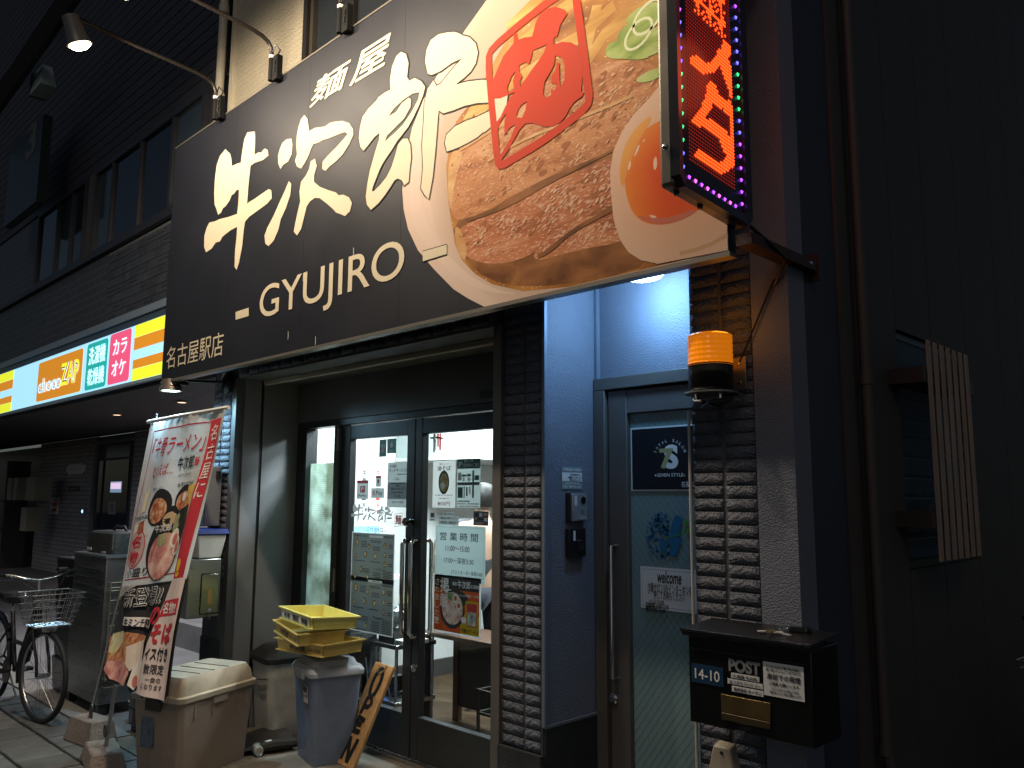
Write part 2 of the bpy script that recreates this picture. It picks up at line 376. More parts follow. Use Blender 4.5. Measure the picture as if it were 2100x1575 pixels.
for j in range(6):
    yy = 2.11 - .3 * j
    for i in range(20):
        xx = -9.3 + .3 * i + (.15 if j % 2 else 0)
        if xx > -4.2 + (2.2 - yy) * .9: continue
        link_mesh('paver', pv[(i * 7 + j * 3) % 3], sw, (xx, yy, random.uniform(-.003, .002)), (random.uniform(-.008, .008), random.uniform(-.008, .008), random.uniform(-.01, .01)))
struct('lot_pavement', MB().box(-30, -6.12, 2.42, 5.6, -.12, -.006), lot)
struct('kerb_strip', MB().box(-30, -6.12, 2.262, 2.417, -.12, .004), M('kerb_concrete', (.22, .215, .2), .8, var=.15, vs=8, bump=.2, bs=100))
struct('porch_floor', MB().box(-6.118, -1.2, 2.262, 3.42, -.12, -.002), conc)
struct('alley_ground', MB().box(-1.198, 6, 2.262, 30, -.12, -.02), asph)
struct('entrance_platform', MB().box(-24, -7.3, 4.1, 5.3, -.1, .26), lot)
fl = ramp_print('brown_floor', [(.3, (.04, .026, .015)), (.5, (.075, .048, .028)), (.7, (.12, .08, .048))], 2.2, 8, (1, 3, 1), .6, rough=.55)
struct('shop_floor', MB().box(-6.15, -1.0, 3.44, 9.2, -.1, .012), fl)

# ------------------------------------------------------------------ ramen shop building
B = thing('shop_building', 'dark painted brick building with the big ramen sign across its front', 'building', (-3.6, 3.0, 0))
def brick_mesh(seed, wd, ht, d=.013):
    rg = random.Random(seed); mb = MB(); nx, nz = 4, 2; fr = []
    for j in range(nz + 1):
        for i in range(nx + 1):
            edge = i in (0, nx) or j in (0, nz)
            fr.append(Vector((-wd / 2 + wd * i / nx + (0 if i in (0, nx) else rg.uniform(-.012, .012)), -(rg.uniform(.0025, .0045) if edge else rg.uniform(.0035, .008)), -ht / 2 + ht * j / nz + (0 if j in (0, nz) else rg.uniform(-.008, .008)))))
    mb.add(fr, [(j * 5 + i, j * 5 + i + 1, (j + 1) * 5 + i + 1, (j + 1) * 5 + i) for j in range(nz) for i in range(nx)])
    rim = [0, 1, 2, 3, 4, 9, 14, 13, 12, 11, 10, 5]; b = len(mb.v)
    mb.v += [Vector((fr[i].x, .004, fr[i].z)) for i in rim]
    mb.f += [(rim[k], rim[(k + 1) % 12], b + (k + 1) % 12, b + k) for k in range(12)]
    me = mb.mesh('brick')
    for k_, p_ in enumerate(me.polygons): p_.use_smooth = k_ < 8
    return me
def bricks(part, cols, z0, z1, Y, mats, pitch=.05, tall=.0445, seed=1):
    sets = {}
    n = int((z1 - z0) / pitch)
    for (xa, xb) in cols:
        key = round(xb - xa, 3)
        if key not in sets: sets[key] = [brick_mesh(seed * 31 + q, xb - xa - .006, tall) for q in range(4)]
        for me in sets[key]:
            if not me.materials: me.materials.append(mats)
        for r in range(n):
            z = z0 + pitch * (r + .5)
            o = link_mesh('brick', sets[key][random.randrange(4)], part, Vector(((xa + xb) / 2, Y - .001, z)) - ORG[B.name], (random.uniform(-.03, .03), 0, 0))
            if random.random() < .5: o.scale.x = -1
# mortar backing and bricks of the three piers and the lintel band
p = bx('pier', mortar, B, -6.12, -5.80, YF, 3.30, .62, 2.60)
bricks(p, [(-6.115, -5.965), (-5.96, -5.81)], 1.05, 2.50, YF, brickm, seed=1)
bx('corner_trim', gframe, B, -5.797, -5.735, YF - .012, YF + .05, .02, 2.517)
bx('pier_base', blackp, B, -6.12, -5.80, YF - .01, 3.3, 0, .62)
p = bx('pier', mortar, B, -2.925, -2.662, YF, 3.25, .50, 2.60)
bricks(p, [(-2.92, -2.775), (-2.77, -2.668)], .50, 2.58, YF, brickm, seed=2)
bx('pier_base', M('pier_base_paint', (.03, .031, .034), .6, var=.3, vs=12, bump=.2, bs=60), B, -2.93, -2.655, YF - .025, 3.25, 0, .497)
bx('corner_trim', M('taupe_trim', (.16, .145, .13), .5, metal=.3, var=.1, vs=5), B, -2.985, -2.928, YF - .018, YF + .06, 0, 2.517)
p = bx('pier', mortar, B, -1.838, -1.556, YF, 3.8, .30, 2.75)
bricks(p, [(-1.835, -1.70), (-1.69, -1.558)], .60, 2.72, YF, brickm, seed=3)
p = bx('lintel', mortar, B, -5.80, -2.99, YF, YF + .22, 2.522, 2.80)
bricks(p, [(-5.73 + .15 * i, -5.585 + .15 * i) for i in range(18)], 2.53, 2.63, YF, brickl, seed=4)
# stucco corner strip and painted side wall
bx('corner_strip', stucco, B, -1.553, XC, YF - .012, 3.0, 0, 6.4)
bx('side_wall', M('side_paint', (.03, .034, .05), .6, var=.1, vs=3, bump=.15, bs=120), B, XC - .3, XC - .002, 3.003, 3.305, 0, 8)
bx('pier_foot', blackp, B, -1.838, -1.556, YF, 3.2, 0, .298)
# upper facade behind the sign
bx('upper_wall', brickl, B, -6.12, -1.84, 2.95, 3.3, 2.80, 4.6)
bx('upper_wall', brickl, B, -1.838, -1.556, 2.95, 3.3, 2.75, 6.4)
# shop recess: jambs, ceiling, header over the doors
jamb = M('jamb_paint', (.17, .17, .185), .42, var=.08, vs=2.5, bump=.04, bs=60)
bx('jamb', jamb, B, -5.79, -5.722, YF + .052, 3.062, 0, 2.517)
bx('shutter_rail', M('rail_black', (.012, .012, .012), .4), B, -5.79, -5.732, 3.065, 3.085, 0, 2.517)
bx('jamb', jamb, B, -5.79, -5.722, 3.088, 3.40, 0, 2.517)
bx('jamb', jamb, B, -2.98, -2.93, YF + .065, 3.40, 0, 2.517)
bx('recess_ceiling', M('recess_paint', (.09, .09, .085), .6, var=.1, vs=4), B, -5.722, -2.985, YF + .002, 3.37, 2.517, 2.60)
bx('shutter_slot', M('cream_rail', (.42, .39, .31), .5, var=.1, vs=6), B, -5.72, -2.99, 3.075, 3.115, 2.485, 2.514)
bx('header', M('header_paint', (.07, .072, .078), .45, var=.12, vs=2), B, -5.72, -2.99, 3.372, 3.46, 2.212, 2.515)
g = bx('vent_grille', black, B, -3.62, -3.2, 3.36, 3.371, 2.24, 2.28)
# salon recess: walls, ceiling, black plinth
bx('recess_side_wall', stucco, B, -2.80, -2.658, 3.252, 3.36, .60, 2.78)
bx('recess_side_wall', stucco, B, -2.72, -2.656, YF + .003, 3.25, .62, 2.78)
bx('corner_bead', M('bead_metal', (.2, .24, .3), .4, metal=.4), B, -2.662, -2.644, YF - .006, YF + .012, .62, 2.78)
bx('corner_bead', M('bead_metal', (.2, .24, .3), .4), B, -2.655, -2.64, 3.265, 3.292, 2.25, 2.78)
bx('recess_back_wall', stucco, B, -2.655, -1.84, 3.293, 3.40, 2.252, 2.78)
bx('recess_plinth', blackp, B, -2.72, -2.645, YF + .004, 3.262, 0, .612)
bx('plinth_cap', M('cap_grey', (.12, .125, .14), .6), B, -2.70, -2.642, YF + .002, 3.264, .613, .624)
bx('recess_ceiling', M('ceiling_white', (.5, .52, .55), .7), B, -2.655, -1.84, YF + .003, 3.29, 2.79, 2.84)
bx('wall_seam', M('seam', (.12, .14, .18), .5), B, -1.965, -1.935, 3.284, 3.2925, 2.252, 2.78)
# upper storey: cream siding, window, dark flank
cream = M('cream_siding', (.55, .49, .36), .6, var=.06, vs=9)
n_, l_ = cream.node_tree.nodes, cream.node_tree.links
bt = n_.new('ShaderNodeTexBrick'); bt.inputs['Scale'].default_value = 1.0; bt.inputs['Brick Width'].default_value = .16; bt.inputs['Row Height'].default_value = .045; bt.inputs['Mortar Size'].default_value = .006
tcn = n_.new('ShaderNodeTexCoord'); mp_ = n_.new('ShaderNodeMapping'); mp_.inputs['Rotation'].default_value = (R(90), 0, 0); l_.new(tcn.outputs['Object'], mp_.inputs[0]); l_.new(mp_.outputs[0], bt.inputs[0])
bt.inputs['Color1'].default_value = (1, 1, 1, 1); bt.inputs['Color2'].default_value = (.75, .75, .75, 1); bt.inputs['Mortar'].default_value = (0, 0, 0, 1)
nz_ = n_.new('ShaderNodeTexNoise'); nz_.inputs['Scale'].default_value = 60; ad_ = n_.new('ShaderNodeMath'); ad_.operation = 'MULTIPLY_ADD'; ad_.inputs[1].default_value = .7
l_.new(tcn.outputs['Object'], nz_.inputs[0]); l_.new(nz_.outputs[0], ad_.inputs[0]); l_.new(bt.outputs[0], ad_.inputs[2])
bp_ = n_.new('ShaderNodeBump'); bp_.inputs['Strength'].default_value = .9; bp_.inputs['Distance'].default_value = .025; l_.new(ad_.outputs[0], bp_.inputs['Height']); l_.new(bp_.outputs[0], n_['Principled BSDF'].inputs['Normal'])
cup = bx('upper_storey_wall', cream, B, -6.30, -5.19, 3.0, 3.4, 4.602, 8)
bx('upper_storey_wall', cream, B, -5.187, -3.9, 3.0, 3.4, 6.45, 8)
bx('upper_storey_wall', cream, B, -3.88, -1.556, 3.0, 3.4, 4.602, 8)
bx('corner_trim', M('cream_trim', (.58, .53, .41), .5), B, -6.36, -6.302, 2.97, 3.4, 4.5, 8)
wn = MB().box(-5.185, -5.13, 2.97, 3.1, 4.603, 6.44).box(-3.96, -3.90, 2.97, 3.1, 4.603, 6.44).box(-5.128, -3.962, 2.97, 3.1, 6.38, 6.44).box(-4.60, -4.54, 2.985, 3.1, 4.603, 6.378).build('window_frame', M('bronze_frame', (.05, .045, .04), .4, metal=.5), B)
bx('window_sash', M('bronze_sash', (.10, .085, .065), .4, metal=.4), B, -5.126, -5.085, 2.995, 3.06, 4.603, 6.378)
bx('window_pane', M('dark_pane', (.03, .035, .04), .15, bump=.1, bs=90), B, -5.083, -4.603, 3.03, 3.04, 4.603, 6.376)
bx('window_pane', M('dark_pane', (.03, .035, .04), .15), B, -4.538, -3.964, 3.02, 3.03, 4.603, 6.376)
# drain pipe with brackets
dp = thing('drain_pipe', 'cream drainpipe running up the corner left of the big sign', 'pipe', (-6.42, 2.92, 4.2))
cp = M('cream_pipe', (.5, .46, .37), .45, var=.06, vs=6)
MB().cyl((-6.42, 2.92, 4.2), (-6.42, 2.92, 8), .036, n=14).build('pipe', cp, dp, smooth=True)
for z in (4.95, 5.75, 6.6): MB().cyl((-6.42, 2.92, z), (-6.42, 2.92, z + .07), .045, n=14).build('pipe_collar', cp, dp, smooth=True)

# ------------------------------------------------------------------ shop doors and side light (plane YD)
D = thing('shop_doors', 'dark aluminium double doors of the ramen shop with glass panes and side light', 'door', (-4.5, YD, 0))
Zt, Zg0, Zg1 = 2.205, .29, 2.058
bx('head_frame', dframe, D, -5.718, -2.995, YD - .05, YD + .05, 2.165, 2.21, .003)
bx('jamb_frame', dframe, D, -5.718, -5.585, YD - .05, YD + .05, .0, 2.163, .003)
bx('mullion', dframe, D, -5.205, -5.135, YD - .05, YD + .05, 0, 2.163, .003)
bx('jamb_frame', dframe, D, -3.10, -2.995, YD - .05, YD + .05, 0, 2.163, .003)
bx('threshold', steel, D, -5.583, -3.102, YD - .045, YD + .045, 0, .022)
bx('side_rail', dframe, D, -5.583, -5.207, YD - .03, YD + .03, .03, .12)
bx('side_pane', glass('side_clear'), D, -5.583, -5.207, YD - .004, YD + .004, 1.90, 2.163)
bx('patterned_pane', pattern_glass('patterned_glass', (.55, .67, .63), .3, 70), D, -5.583, -5.207, YD - .006, YD + .006, .122, 1.897)
def leaf(x0, x1, gx0, gx1):
    d = bx('door_leaf', dframe, D, x0, gx0, YD - .028, YD + .028, .03, 2.16, .004)
    bx('stile', dframe, d, gx1, x1, YD - .028, YD + .028, .03, 2.16, .004)
    bx('top_rail', dframe, d, gx0, gx1, YD - .026, YD + .026, Zg1, 2.158, .003)
    bx('bottom_rail', dframe, d, gx0, gx1, YD - .026, YD + .026, .032, Zg0, .003)
    bx('glass_pane', clear, d, gx0, gx1, YD - .003, YD + .003, Zg0, Zg1)
    return d
dl = leaf(-5.13, -4.285, -5.03, -4.368); dr = leaf(-4.275, -3.11, -4.208, -3.20)
def pull(x, sgn, par):
    m = MB(); a = x; y0 = YD + sgn * .03; y1 = YD + sgn * .085
    pts = [(a, y0, 1.372), (a, y1 - sgn * .02, 1.372), (a, y1, 1.35), (a, y1, .80), (a, y1 - sgn * .02, .775), (a, y0, .775)]
    return m.tube(pts, .0145, 12).build('pull_handle', M('polished_handle', (.55, .53, .5), .16, metal=1, var=.1, vs=5), par, smooth=True)
pull(-4.32, -1, dl); pull(-4.235, -1, dr); pull(-4.335, 1, dl); pull(-4.235, 1, dr)
MB().lathe([(.022, 0), (.022, .012), (.012, .016), (.012, .04), (.024, .046), (.026, .06), (.018, .068)], (-4.30, YD - .028, 1.49), 18, (0, -1, 0)).build('door_knob', M('dark_knob', (.1, .1, .1), .25, metal=.9), dl, smooth=True)
bx('latch_tag', white, dl, -4.362, -4.345, YD - .031, YD - .0285, 1.455, 1.50)
for z in (1.98, .98): MB().cyl((-5.14, YD - .055, z), (-5.14, YD - .055, z + .16), .013, n=12).build('hinge', M('hinge_grey', (.16, .16, .16), .4, metal=.7), dl, smooth=True)
MB().lathe([(.024, 0), (.024, .01), (.014, .014)], (-4.245, YD - .028, .58), 18, (0, -1, 0)).build('lock', chrome, dr, smooth=True)

# ------------------------------------------------------------------ salon door (plane YSD)
S = thing('salon_door', 'grey metal salon door with wired frosted glass deep in the blue lit recess', 'door', (-2.2, YSD, 0))
sal = M('salon_frame', (.12, .108, .098), .45, metal=.2, var=.08, vs=3)
MB().box(-2.653, -2.585, YSD - .05, YSD + .05, 0, 2.185).box(-2.653, -1.845, YSD - .05, YSD + .05, 2.187, 2.248).build('door_frame', sal, S, bevel=.003)
dsal = bx('stile', sal, S, -2.575, -2.462, YSD - .03, YSD + .03, .02, 2.18, .003)
bx('top_rail', sal, S, -2.46, -1.90, YSD - .028, YSD + .028, 2.062, 2.178, .003)
bx('stile', sal, S, -1.898, -1.845, YSD - .03, YSD + .03, .02, 2.18, .003)
bx('bottom_rail', sal, S, -2.46, -1.90, YSD - .028, YSD + .028, .02, .16, .003)
gp = bx('glass_pane', M('frosted_wired_glass', (.19, .295, .305), .16, var=.06, vs=3, spec=.6), S, -2.46, -1.90, YSD - .004, YSD + .004, .162, 2.06)
wm = MB()
for k in range(-16, 50):
    for sg in (1, -1):
        a = -2.46 + k * .036; pts = []
        # clip the diagonal to the pane
        def at(t): return (a + t, .162 + t * 1.35) if sg > 0 else (a + t, 2.06 - t * 1.35)
        t0 = max(0, -2.46 - a); t1 = min(1.9 / 1.35, -1.90 - a)
        if t1 - t0 < .02: continue
        (xa, za), (xb, zb) = at(t0), at(t1)
        wm.ribbon([(xa, YSD - .0065, za), (xb, YSD - .0065, zb)], .0013, closed=False)
tag(wm.build('wire_mesh', M('wire_grey', (.05, .07, .075), .5), S, fix=False), kind='stuff')
MB().tube([(-2.535, YSD - .03, 1.42), (-2.535, YSD - .07, 1.42), (-2.535, YSD - .07, .80), (-2.535, YSD - .03, .80)], .011, 10).build('bar_handle', chrome, S, smooth=True)
MB().lathe([(.026, 0), (.026, .012), (.015, .018)], (-2.555, YSD - .03, .70), 18, (0, -1, 0)).build('lock', chrome, S, smooth=True)

# ------------------------------------------------------------------ big sign
SX0, SX1, SZ0, SZ1 = -6.285, -1.447, 2.512, 4.365
SG = thing('shop_sign', 'huge black ramen shop sign with cream brush characters and a printed noodle bowl', 'sign', (-3.8, 2.7, SZ0))
signm = M('sign_black', (.0135, .015, .021), .5, var=.1, vs=2, spec=.25, dirt=(.016, .018, .024), ds=1.2)
for i, (a, b) in enumerate(((SX0, -5.255), (-5.2535, -4.30), (-4.2985, -3.345), (-3.3435, -2.39), (-2.3885, SX1))):
    bx('sign_panel', signm, SG, a, b, YS, YS + .03, SZ0, SZ1)
bx('sign_frame', M('sign_edge', (.3, .27, .22), .35, metal=.7), SG, SX0 - .004, SX1 + .004, YS - .004, YS + .05, SZ0 - .018, SZ0 - .001)
bx('sign_frame', M('sign_edge', (.3, .27, .22), .35), SG, SX0 - .004, SX1 + .004, YS - .004, YS + .05, SZ1 + .001, SZ1 + .012)
for xs_ in (-6.0, -4.8, -3.6, -2.4, -1.6):
    for zs_ in (2.9, 4.0): bx('stand_off', blackp, SG, xs_ - .03, xs_ + .03, YS + .051, 2.95, zs_, zs_ + .06)
bx('sign_back', blackp, SG, SX0 + .002, SX1 - .002, YS + .031, YS + .05, SZ0 + .001, SZ1 - .001)

# ---- print on the sign: bowl, noodles, meat, egg
def sp(pts, o=(0, 0), s=1.0, off=.002):
    """photo points -> on the sign plane, kept inside the board"""
    out = []
    for x, y in pts:
        q = PY(o[0] + x / s, o[1] + y / s, YS); out.append(Vector((min(q.x, SX1 - .002), YS - off * .16, max(min(q.z, SZ1 - .002), SZ0 + .001))))
    return out
def XZ(x, z, off): return Vector((x, YS - off * .16, z))
def smoothpoly(pts, it=1, closed=True):
    for _ in range(it):
        o = []; N = len(pts)
        for i in range(N):
            a = pts[i]; b = pts[(i + 1) % N]; o += [a * .75 + b * .25, a * .25 + b * .75]
        pts = o
    return pts
def decal(name, pts, mat, parent=SG, holes=()): return MB().poly(pts, holes).build(name, mat, parent, fix=False)
SGO = ORG[SG.name]; bc_ = (-2.2, YS, 3.35)
bowlm = radial_print('print_bowl', bc_, SGO, [(.0, (.40, .28, .19)), (.86, (.46, .33, .25)), (.98, (.56, .42, .34)), (1.0, (.60, .46, .38))], 1.5, .05)
bowl = sp([(1005, -10), (953, 63), (905, 140), (868, 205), (845, 263), (830, 330), (825, 390), (828, 430), (837, 470), (857, 513), (890, 552), (930, 593), (960, 612), (993, 627)], off=.0015)
decal('printed_bowl', bowl[:13] + [XZ(bowl[13].x, SZ0 + .001, .0015), XZ(SX1 - .002, SZ0 + .001, .0015), XZ(SX1 - .002, SZ1 - .002, .0015), XZ(bowl[0].x + .25, SZ1 - .002, .0015)], bowlm)
decal('bowl_rim', smoothpoly(sp([(960, 60), (880, 200), (842, 330), (838, 420), (850, 470), (900, 540), (980, 598), (1080, 606), (1000, 590), (930, 540), (880, 470), (858, 400), (862, 320), (900, 220)], off=.002), 2), radial_print('print_rim', bc_, SGO, [(.85, (.52, .38, .30)), (.97, (.62, .48, .40))], 1.5, .05))
soup = ramp_print('print_soup', [(.28, (.17, .06, .015)), (.45, (.34, .135, .028)), (.6, (.42, .20, .05)), (.75, (.50, .29, .10))], 3.2, 7, (1, 1, 1.6), .5, gloss=(60, .66, .72, (.8, .62, .4)))
con = sp([(1120, -40), (1040, 80), (985, 175), (963, 213), (935, 250), (922, 300), (915, 340), (918, 390), (920, 417), (928, 467), (933, 500), (947, 533), (975, 562), (1010, 583), (1073, 603)], off=.0025)
decal('printed_soup', con[:14] + [XZ(con[14].x, SZ0 + .03, .0025), XZ(-2.2, SZ0 + .004, .0025), XZ(SX1 - .003, SZ0 + .004, .0025), XZ(SX1 - .003, SZ1 - .004, .0025), XZ(con[0].x, SZ1 - .004, .0025)], soup)
nood = ramp_print('print_noodle', [(.3, (.38, .18, .035)), (.5, (.50, .28, .07)), (.7, (.58, .39, .15))], 5, 6, (.6, 1, 3), .3)
strands = [[(1000, 205), (1060, 95), (1150, 20), (1230, -30)], [(975, 240), (1020, 190), (1110, 130), (1190, 75), (1260, 10)], [(1090, 150), (1150, 95), (1215, 60), (1230, 20)], [(1140, 190), (1190, 140), (1205, 90), (1225, 10)], [(1200, 130), (1240, 70), (1290, 30), (1350, 0)], [(1040, 60), (1100, 0), (1160, -50)], [(980, 215), (1000, 170), (1050, 150), (1100, 90)], [(955, 250), (975, 215), (1010, 205), (1030, 180)]]
for i, sd in enumerate(strands): MB().ribbon(smoothpoly(sp(sd, off=.003 + .0001 * i), 0), .055, closed=False).build('printed_noodle', nood, SG, fix=False)
meat = ramp_print('print_meat', [(.26, (.19, .06, .022)), (.42, (.37, .135, .05)), (.58, (.45, .195, .08)), (.75, (.53, .29, .15))], 2.6, 10, (.8, 1, 3.4), .9, speck=(26, .70, .745, (.10, .04, .02)), gloss=(62, .54, .74, (.62, .38, .22)))
meat2 = ramp_print('print_meat_red', [(.26, (.19, .05, .02)), (.45, (.37, .12, .05)), (.6, (.45, .175, .08)), (.78, (.54, .29, .18))], 2.8, 10, (.8, 1, 3.0), .9, speck=(30, .71, .75, (.10, .035, .02)), gloss=(55, .53, .70, (.64, .38, .24)))
fat = ramp_print('print_fat', [(.3, (.44, .22, .08)), (.6, (.54, .33, .15)), (.75, (.6, .43, .25))], 6, 5, (1, 1, 2.2), .3)
shade = ramp_print('print_gravy', [(.3, (.11, .04, .014)), (.55, (.23, .09, .03)), (.75, (.34, .15, .05))], 5, 6, (1, 1, 2), .5)
decal('printed_gravy', smoothpoly(sp([(925, 455), (990, 440), (1080, 385), (1180, 330), (1275, 300), (1270, 420), (1290, 500), (1340, 540), (1230, 575), (1080, 590), (1000, 575), (945, 525)], off=.0036), 1), shade)
decal('printed_meat', smoothpoly(sp([(918, 345), (935, 300), (965, 262), (1010, 235), (1060, 205), (1110, 175), (1165, 140), (1225, 128), (1300, 122), (1352, 135), (1365, 190), (1330, 240), (1290, 275), (1262, 305), (1210, 328), (1130, 360), (1070, 392), (1010, 425), (960, 448), (930, 452), (920, 410)], off=.004), 2), meat)
decal('printed_meat', smoothpoly(sp([(930, 478), (965, 455), (1010, 440), (1070, 405), (1130, 375), (1200, 345), (1262, 318), (1258, 370), (1268, 420), (1210, 440), (1160, 455), (1120, 485), (1095, 520), (1050, 538), (1000, 542), (960, 530), (938, 505)], off=.0041), 2), meat2)
decal('printed_meat', smoothpoly(sp([(1092, 528), (1105, 500), (1140, 468), (1190, 445), (1268, 425), (1290, 480), (1268, 498), (1210, 508), (1150, 522), (1110, 535)], off=.0042), 2), meat2)
def glints(poly_px, n, seed, mat, lo, hi, off, ang=28):
    """printed wet highlights or pepper on a slice: many small streaks along the grain"""
    rg = random.Random(seed); xs = [p[0] for p in poly_px]; ys = [p[1] for p in poly_px]; mb = MB(); k = 0
    def inside(x, y):
        c = False; j = len(poly_px) - 1
        for i in range(len(poly_px)):
            (xi, yi), (xj, yj) = poly_px[i], poly_px[j]
            if (yi > y) != (yj > y) and x < (xj - xi) * (y - yi) / (yj - yi) + xi: c = not c
            j = i
        return c
    while k < n:
        x, y = rg.uniform(min(xs), max(xs)), rg.uniform(min(ys), max(ys))
        if not inside(x, y) or noise.noise(Vector((x * .018, y * .03, seed))) < rg.uniform(-.35, .25): k += .2; continue
        q = PY(x, y, YS); L_ = rg.uniform(lo, hi); W_ = L_ * rg.uniform(.18, .5); a = R(ang + rg.uniform(-22, 22)); pts = []
        for t in range(6): th = t * math.pi / 3; r_ = rg.uniform(.6, 1.15); ex, ez = L_ * r_ * math.cos(th), W_ * r_ * math.sin(th); pts.append(Vector((q.x + ex * math.cos(a) - ez * math.sin(a), YS - off * .16 - k * 4e-6, q.z + ex * math.sin(a) + ez * math.cos(a))))
        if max(p.x for p in pts) < SX1 - .01: mb.poly(smoothpoly(pts, 1))
        k += 1
    o = mb.build('printed_streaks', mat, SG, fix=False); return tag(o, kind='stuff')
S1 = [(935, 300), (1010, 240), (1110, 182), (1225, 135), (1350, 142), (1355, 190), (1290, 262), (1200, 320), (1070, 380), (960, 440), (930, 440), (922, 360)]; S2 = [(940, 485), (1010, 448), (1130, 385), (1255, 330), (1260, 415), (1160, 450), (1100, 505), (1000, 530)]; S3 = [(1105, 520), (1145, 475), (1262, 435), (1280, 475), (1150, 512)]
wet = M('print_wet', (.60, .36, .20), .5, spec=.1); wet2 = M('print_wet_pink', (.62, .36, .235), .5, spec=.1); brn = M('print_brown', (.29, .105, .04), .6, spec=.1); pep = M('print_pepper', (.085, .035, .018), .6, spec=.1)
glints(S1, 90, 1, brn, .012, .04, .0050); glints(S1, 420, 2, wet, .005, .018, .0056); glints(S1, 55, 3, pep, .004, .009, .0085)
glints(S2, 70, 4, brn, .012, .04, .0050); glints(S2, 420, 5, wet2, .005, .019, .0056); glints(S2, 40, 6, pep, .004, .010, .0085); glints(S3, 170, 7, wet2, .005, .017, .0056)
decal('printed_fat', smoothpoly(sp([(932, 462), (945, 470), (958, 505), (955, 535), (945, 528), (935, 500)], off=.0046), 2), fat)
decal('printed_fat', smoothpoly(sp([(920, 335), (932, 300), (950, 290), (945, 330), (932, 380), (925, 440), (918, 400)], off=.0046), 2), fat)
for i, (a, b) in enumerate((((960, 452), (1262, 312)), ((1100, 520), (1265, 428)), ((940, 300), (1180, 200)), ((1000, 330), (1300, 190)))):
    pts = [(a[0] + (b[0] - a[0]) * t + 4 * math.sin(t * 9 + i), a[1] + (b[1] - a[1]) * t + 7 * math.sin(t * 5 + i)) for t in [k / 12 for k in range(13)]]
    MB().ribbon(sp(pts, off=.0140 + .0004 * i), (.012, .02, .022, .014)[i], closed=False).build('printed_crease', (shade, shade, fat, fat)[i], SG, fix=False)
yc_ = PY(1405, 355, YS); eggw = radial_print('print_egg_white', yc_, SGO, [(.25, (.60, .34, .22)), (.42, (.60, .40, .29)), (.56, (.54, .36, .27)), (.68, (.48, .27, .18))], 3, .05)
ew = sp([(1365, 160), (1330, 205), (1300, 235), (1275, 272), (1258, 312), (1252, 350), (1253, 395), (1259, 450), (1272, 492), (1290, 518), (1315, 534), (1345, 540)], off=.0145)
decal('printed_egg_white', ew + [XZ(-1.75, SZ0 + .012, .0145), XZ(SX1 - .003, SZ0 + .002, .0145), XZ(SX1 - .003, 3.55, .0145)], eggw)
yolk = radial_print('print_yolk', yc_, SGO, [(.05, (.52, .045, .008)), (.2, (.58, .065, .008)), (.31, (.62, .14, .015)), (.42, (.64, .26, .04))], 5, .07)
yk = smoothpoly(sp([(1352, 247), (1313, 273), (1290, 305), (1279, 350), (1285, 405), (1303, 447), (1340, 463), (1385, 458), (1425, 437), (1480, 400), (1500, 330), (1480, 260), (1400, 235)], off=.0152), 2)
decal('printed_yolk', yk, yolk)
glint = M('print_glint', (.62, .40, .26), .5)
for pts in ([(1308, 300), (1314, 296), (1306, 318), (1300, 322)], [(1290, 335), (1295, 328), (1294, 345), (1288, 352)], [(1340, 330), (1347, 318), (1349, 342), (1342, 352)], [(1318, 290), (1324, 284), (1322, 292)], [(1330, 440), (1350, 444), (1340, 449)]): decal('printed_glint', smoothpoly(sp(pts, off=.0162), 1), glint)
decal('printed_shade', smoothpoly(sp([(1300, 440), (1340, 462), (1390, 456), (1430, 436), (1425, 428), (1380, 446), (1335, 448)], off=.0160), 2), M('yolk_deep', (.40, .06, .012), .5))
MB().ribbon(smoothpoly(sp([(1500, 480), (1460, 500), (1430, 512), (1395, 520)], off=.0156), 0), .015, closed=False).build('printed_crease', M('egg_crease', (.42, .24, .10), .6), SG, fix=False)
for i, pts in enumerate(([(1345, 232), (1310, 255), (1284, 292), (1270, 345), (1276, 395), (1290, 340), (1310, 290)],)):
    decal('printed_yolk_edge', smoothpoly(sp(pts, off=.0156), 2), radial_print('yolk_amber', yc_, SGO, [(.2, (.62, .15, .02)), (.38, (.64, .30, .07))], 6, .05))
green = ramp_print('print_onion', [(.3, (.14, .22, .04)), (.5, (.27, .36, .08)), (.72, (.42, .48, .19))], 5, 5, (1, 1, 3), .4)
for i, pts in enumerate(([(1243, 95), (1262, 82), (1300, 88), (1355, 78), (1355, 112), (1300, 120), (1243, 122)], [(1266, 72), (1290, 45), (1335, 55), (1355, 60), (1355, 86), (1300, 92), (1268, 88)], [(1282, 40), (1310, 15), (1355, 0), (1355, 40), (1330, 62), (1290, 55)], [(1300, 165), (1330, 146), (1358, 136), (1358, 158), (1320, 172)], [(1262, 120), (1300, 108), (1340, 116), (1310, 124)])):
    decal('printed_onion', smoothpoly(sp(pts, off=.0145 + .0004 * i), 2), green)
for c, r_ in (((1330, 35), .055), ((1310, 70), .05)):
    q = PY(*c, YS); MB().ribbon(ell(q.x, q.z, r_ * 1.4, r_, YS - .0027, 18, tilt=.5), .012).build('printed_onion', M('onion_pale', (.46, .5, .25), .5), SG, fix=False)
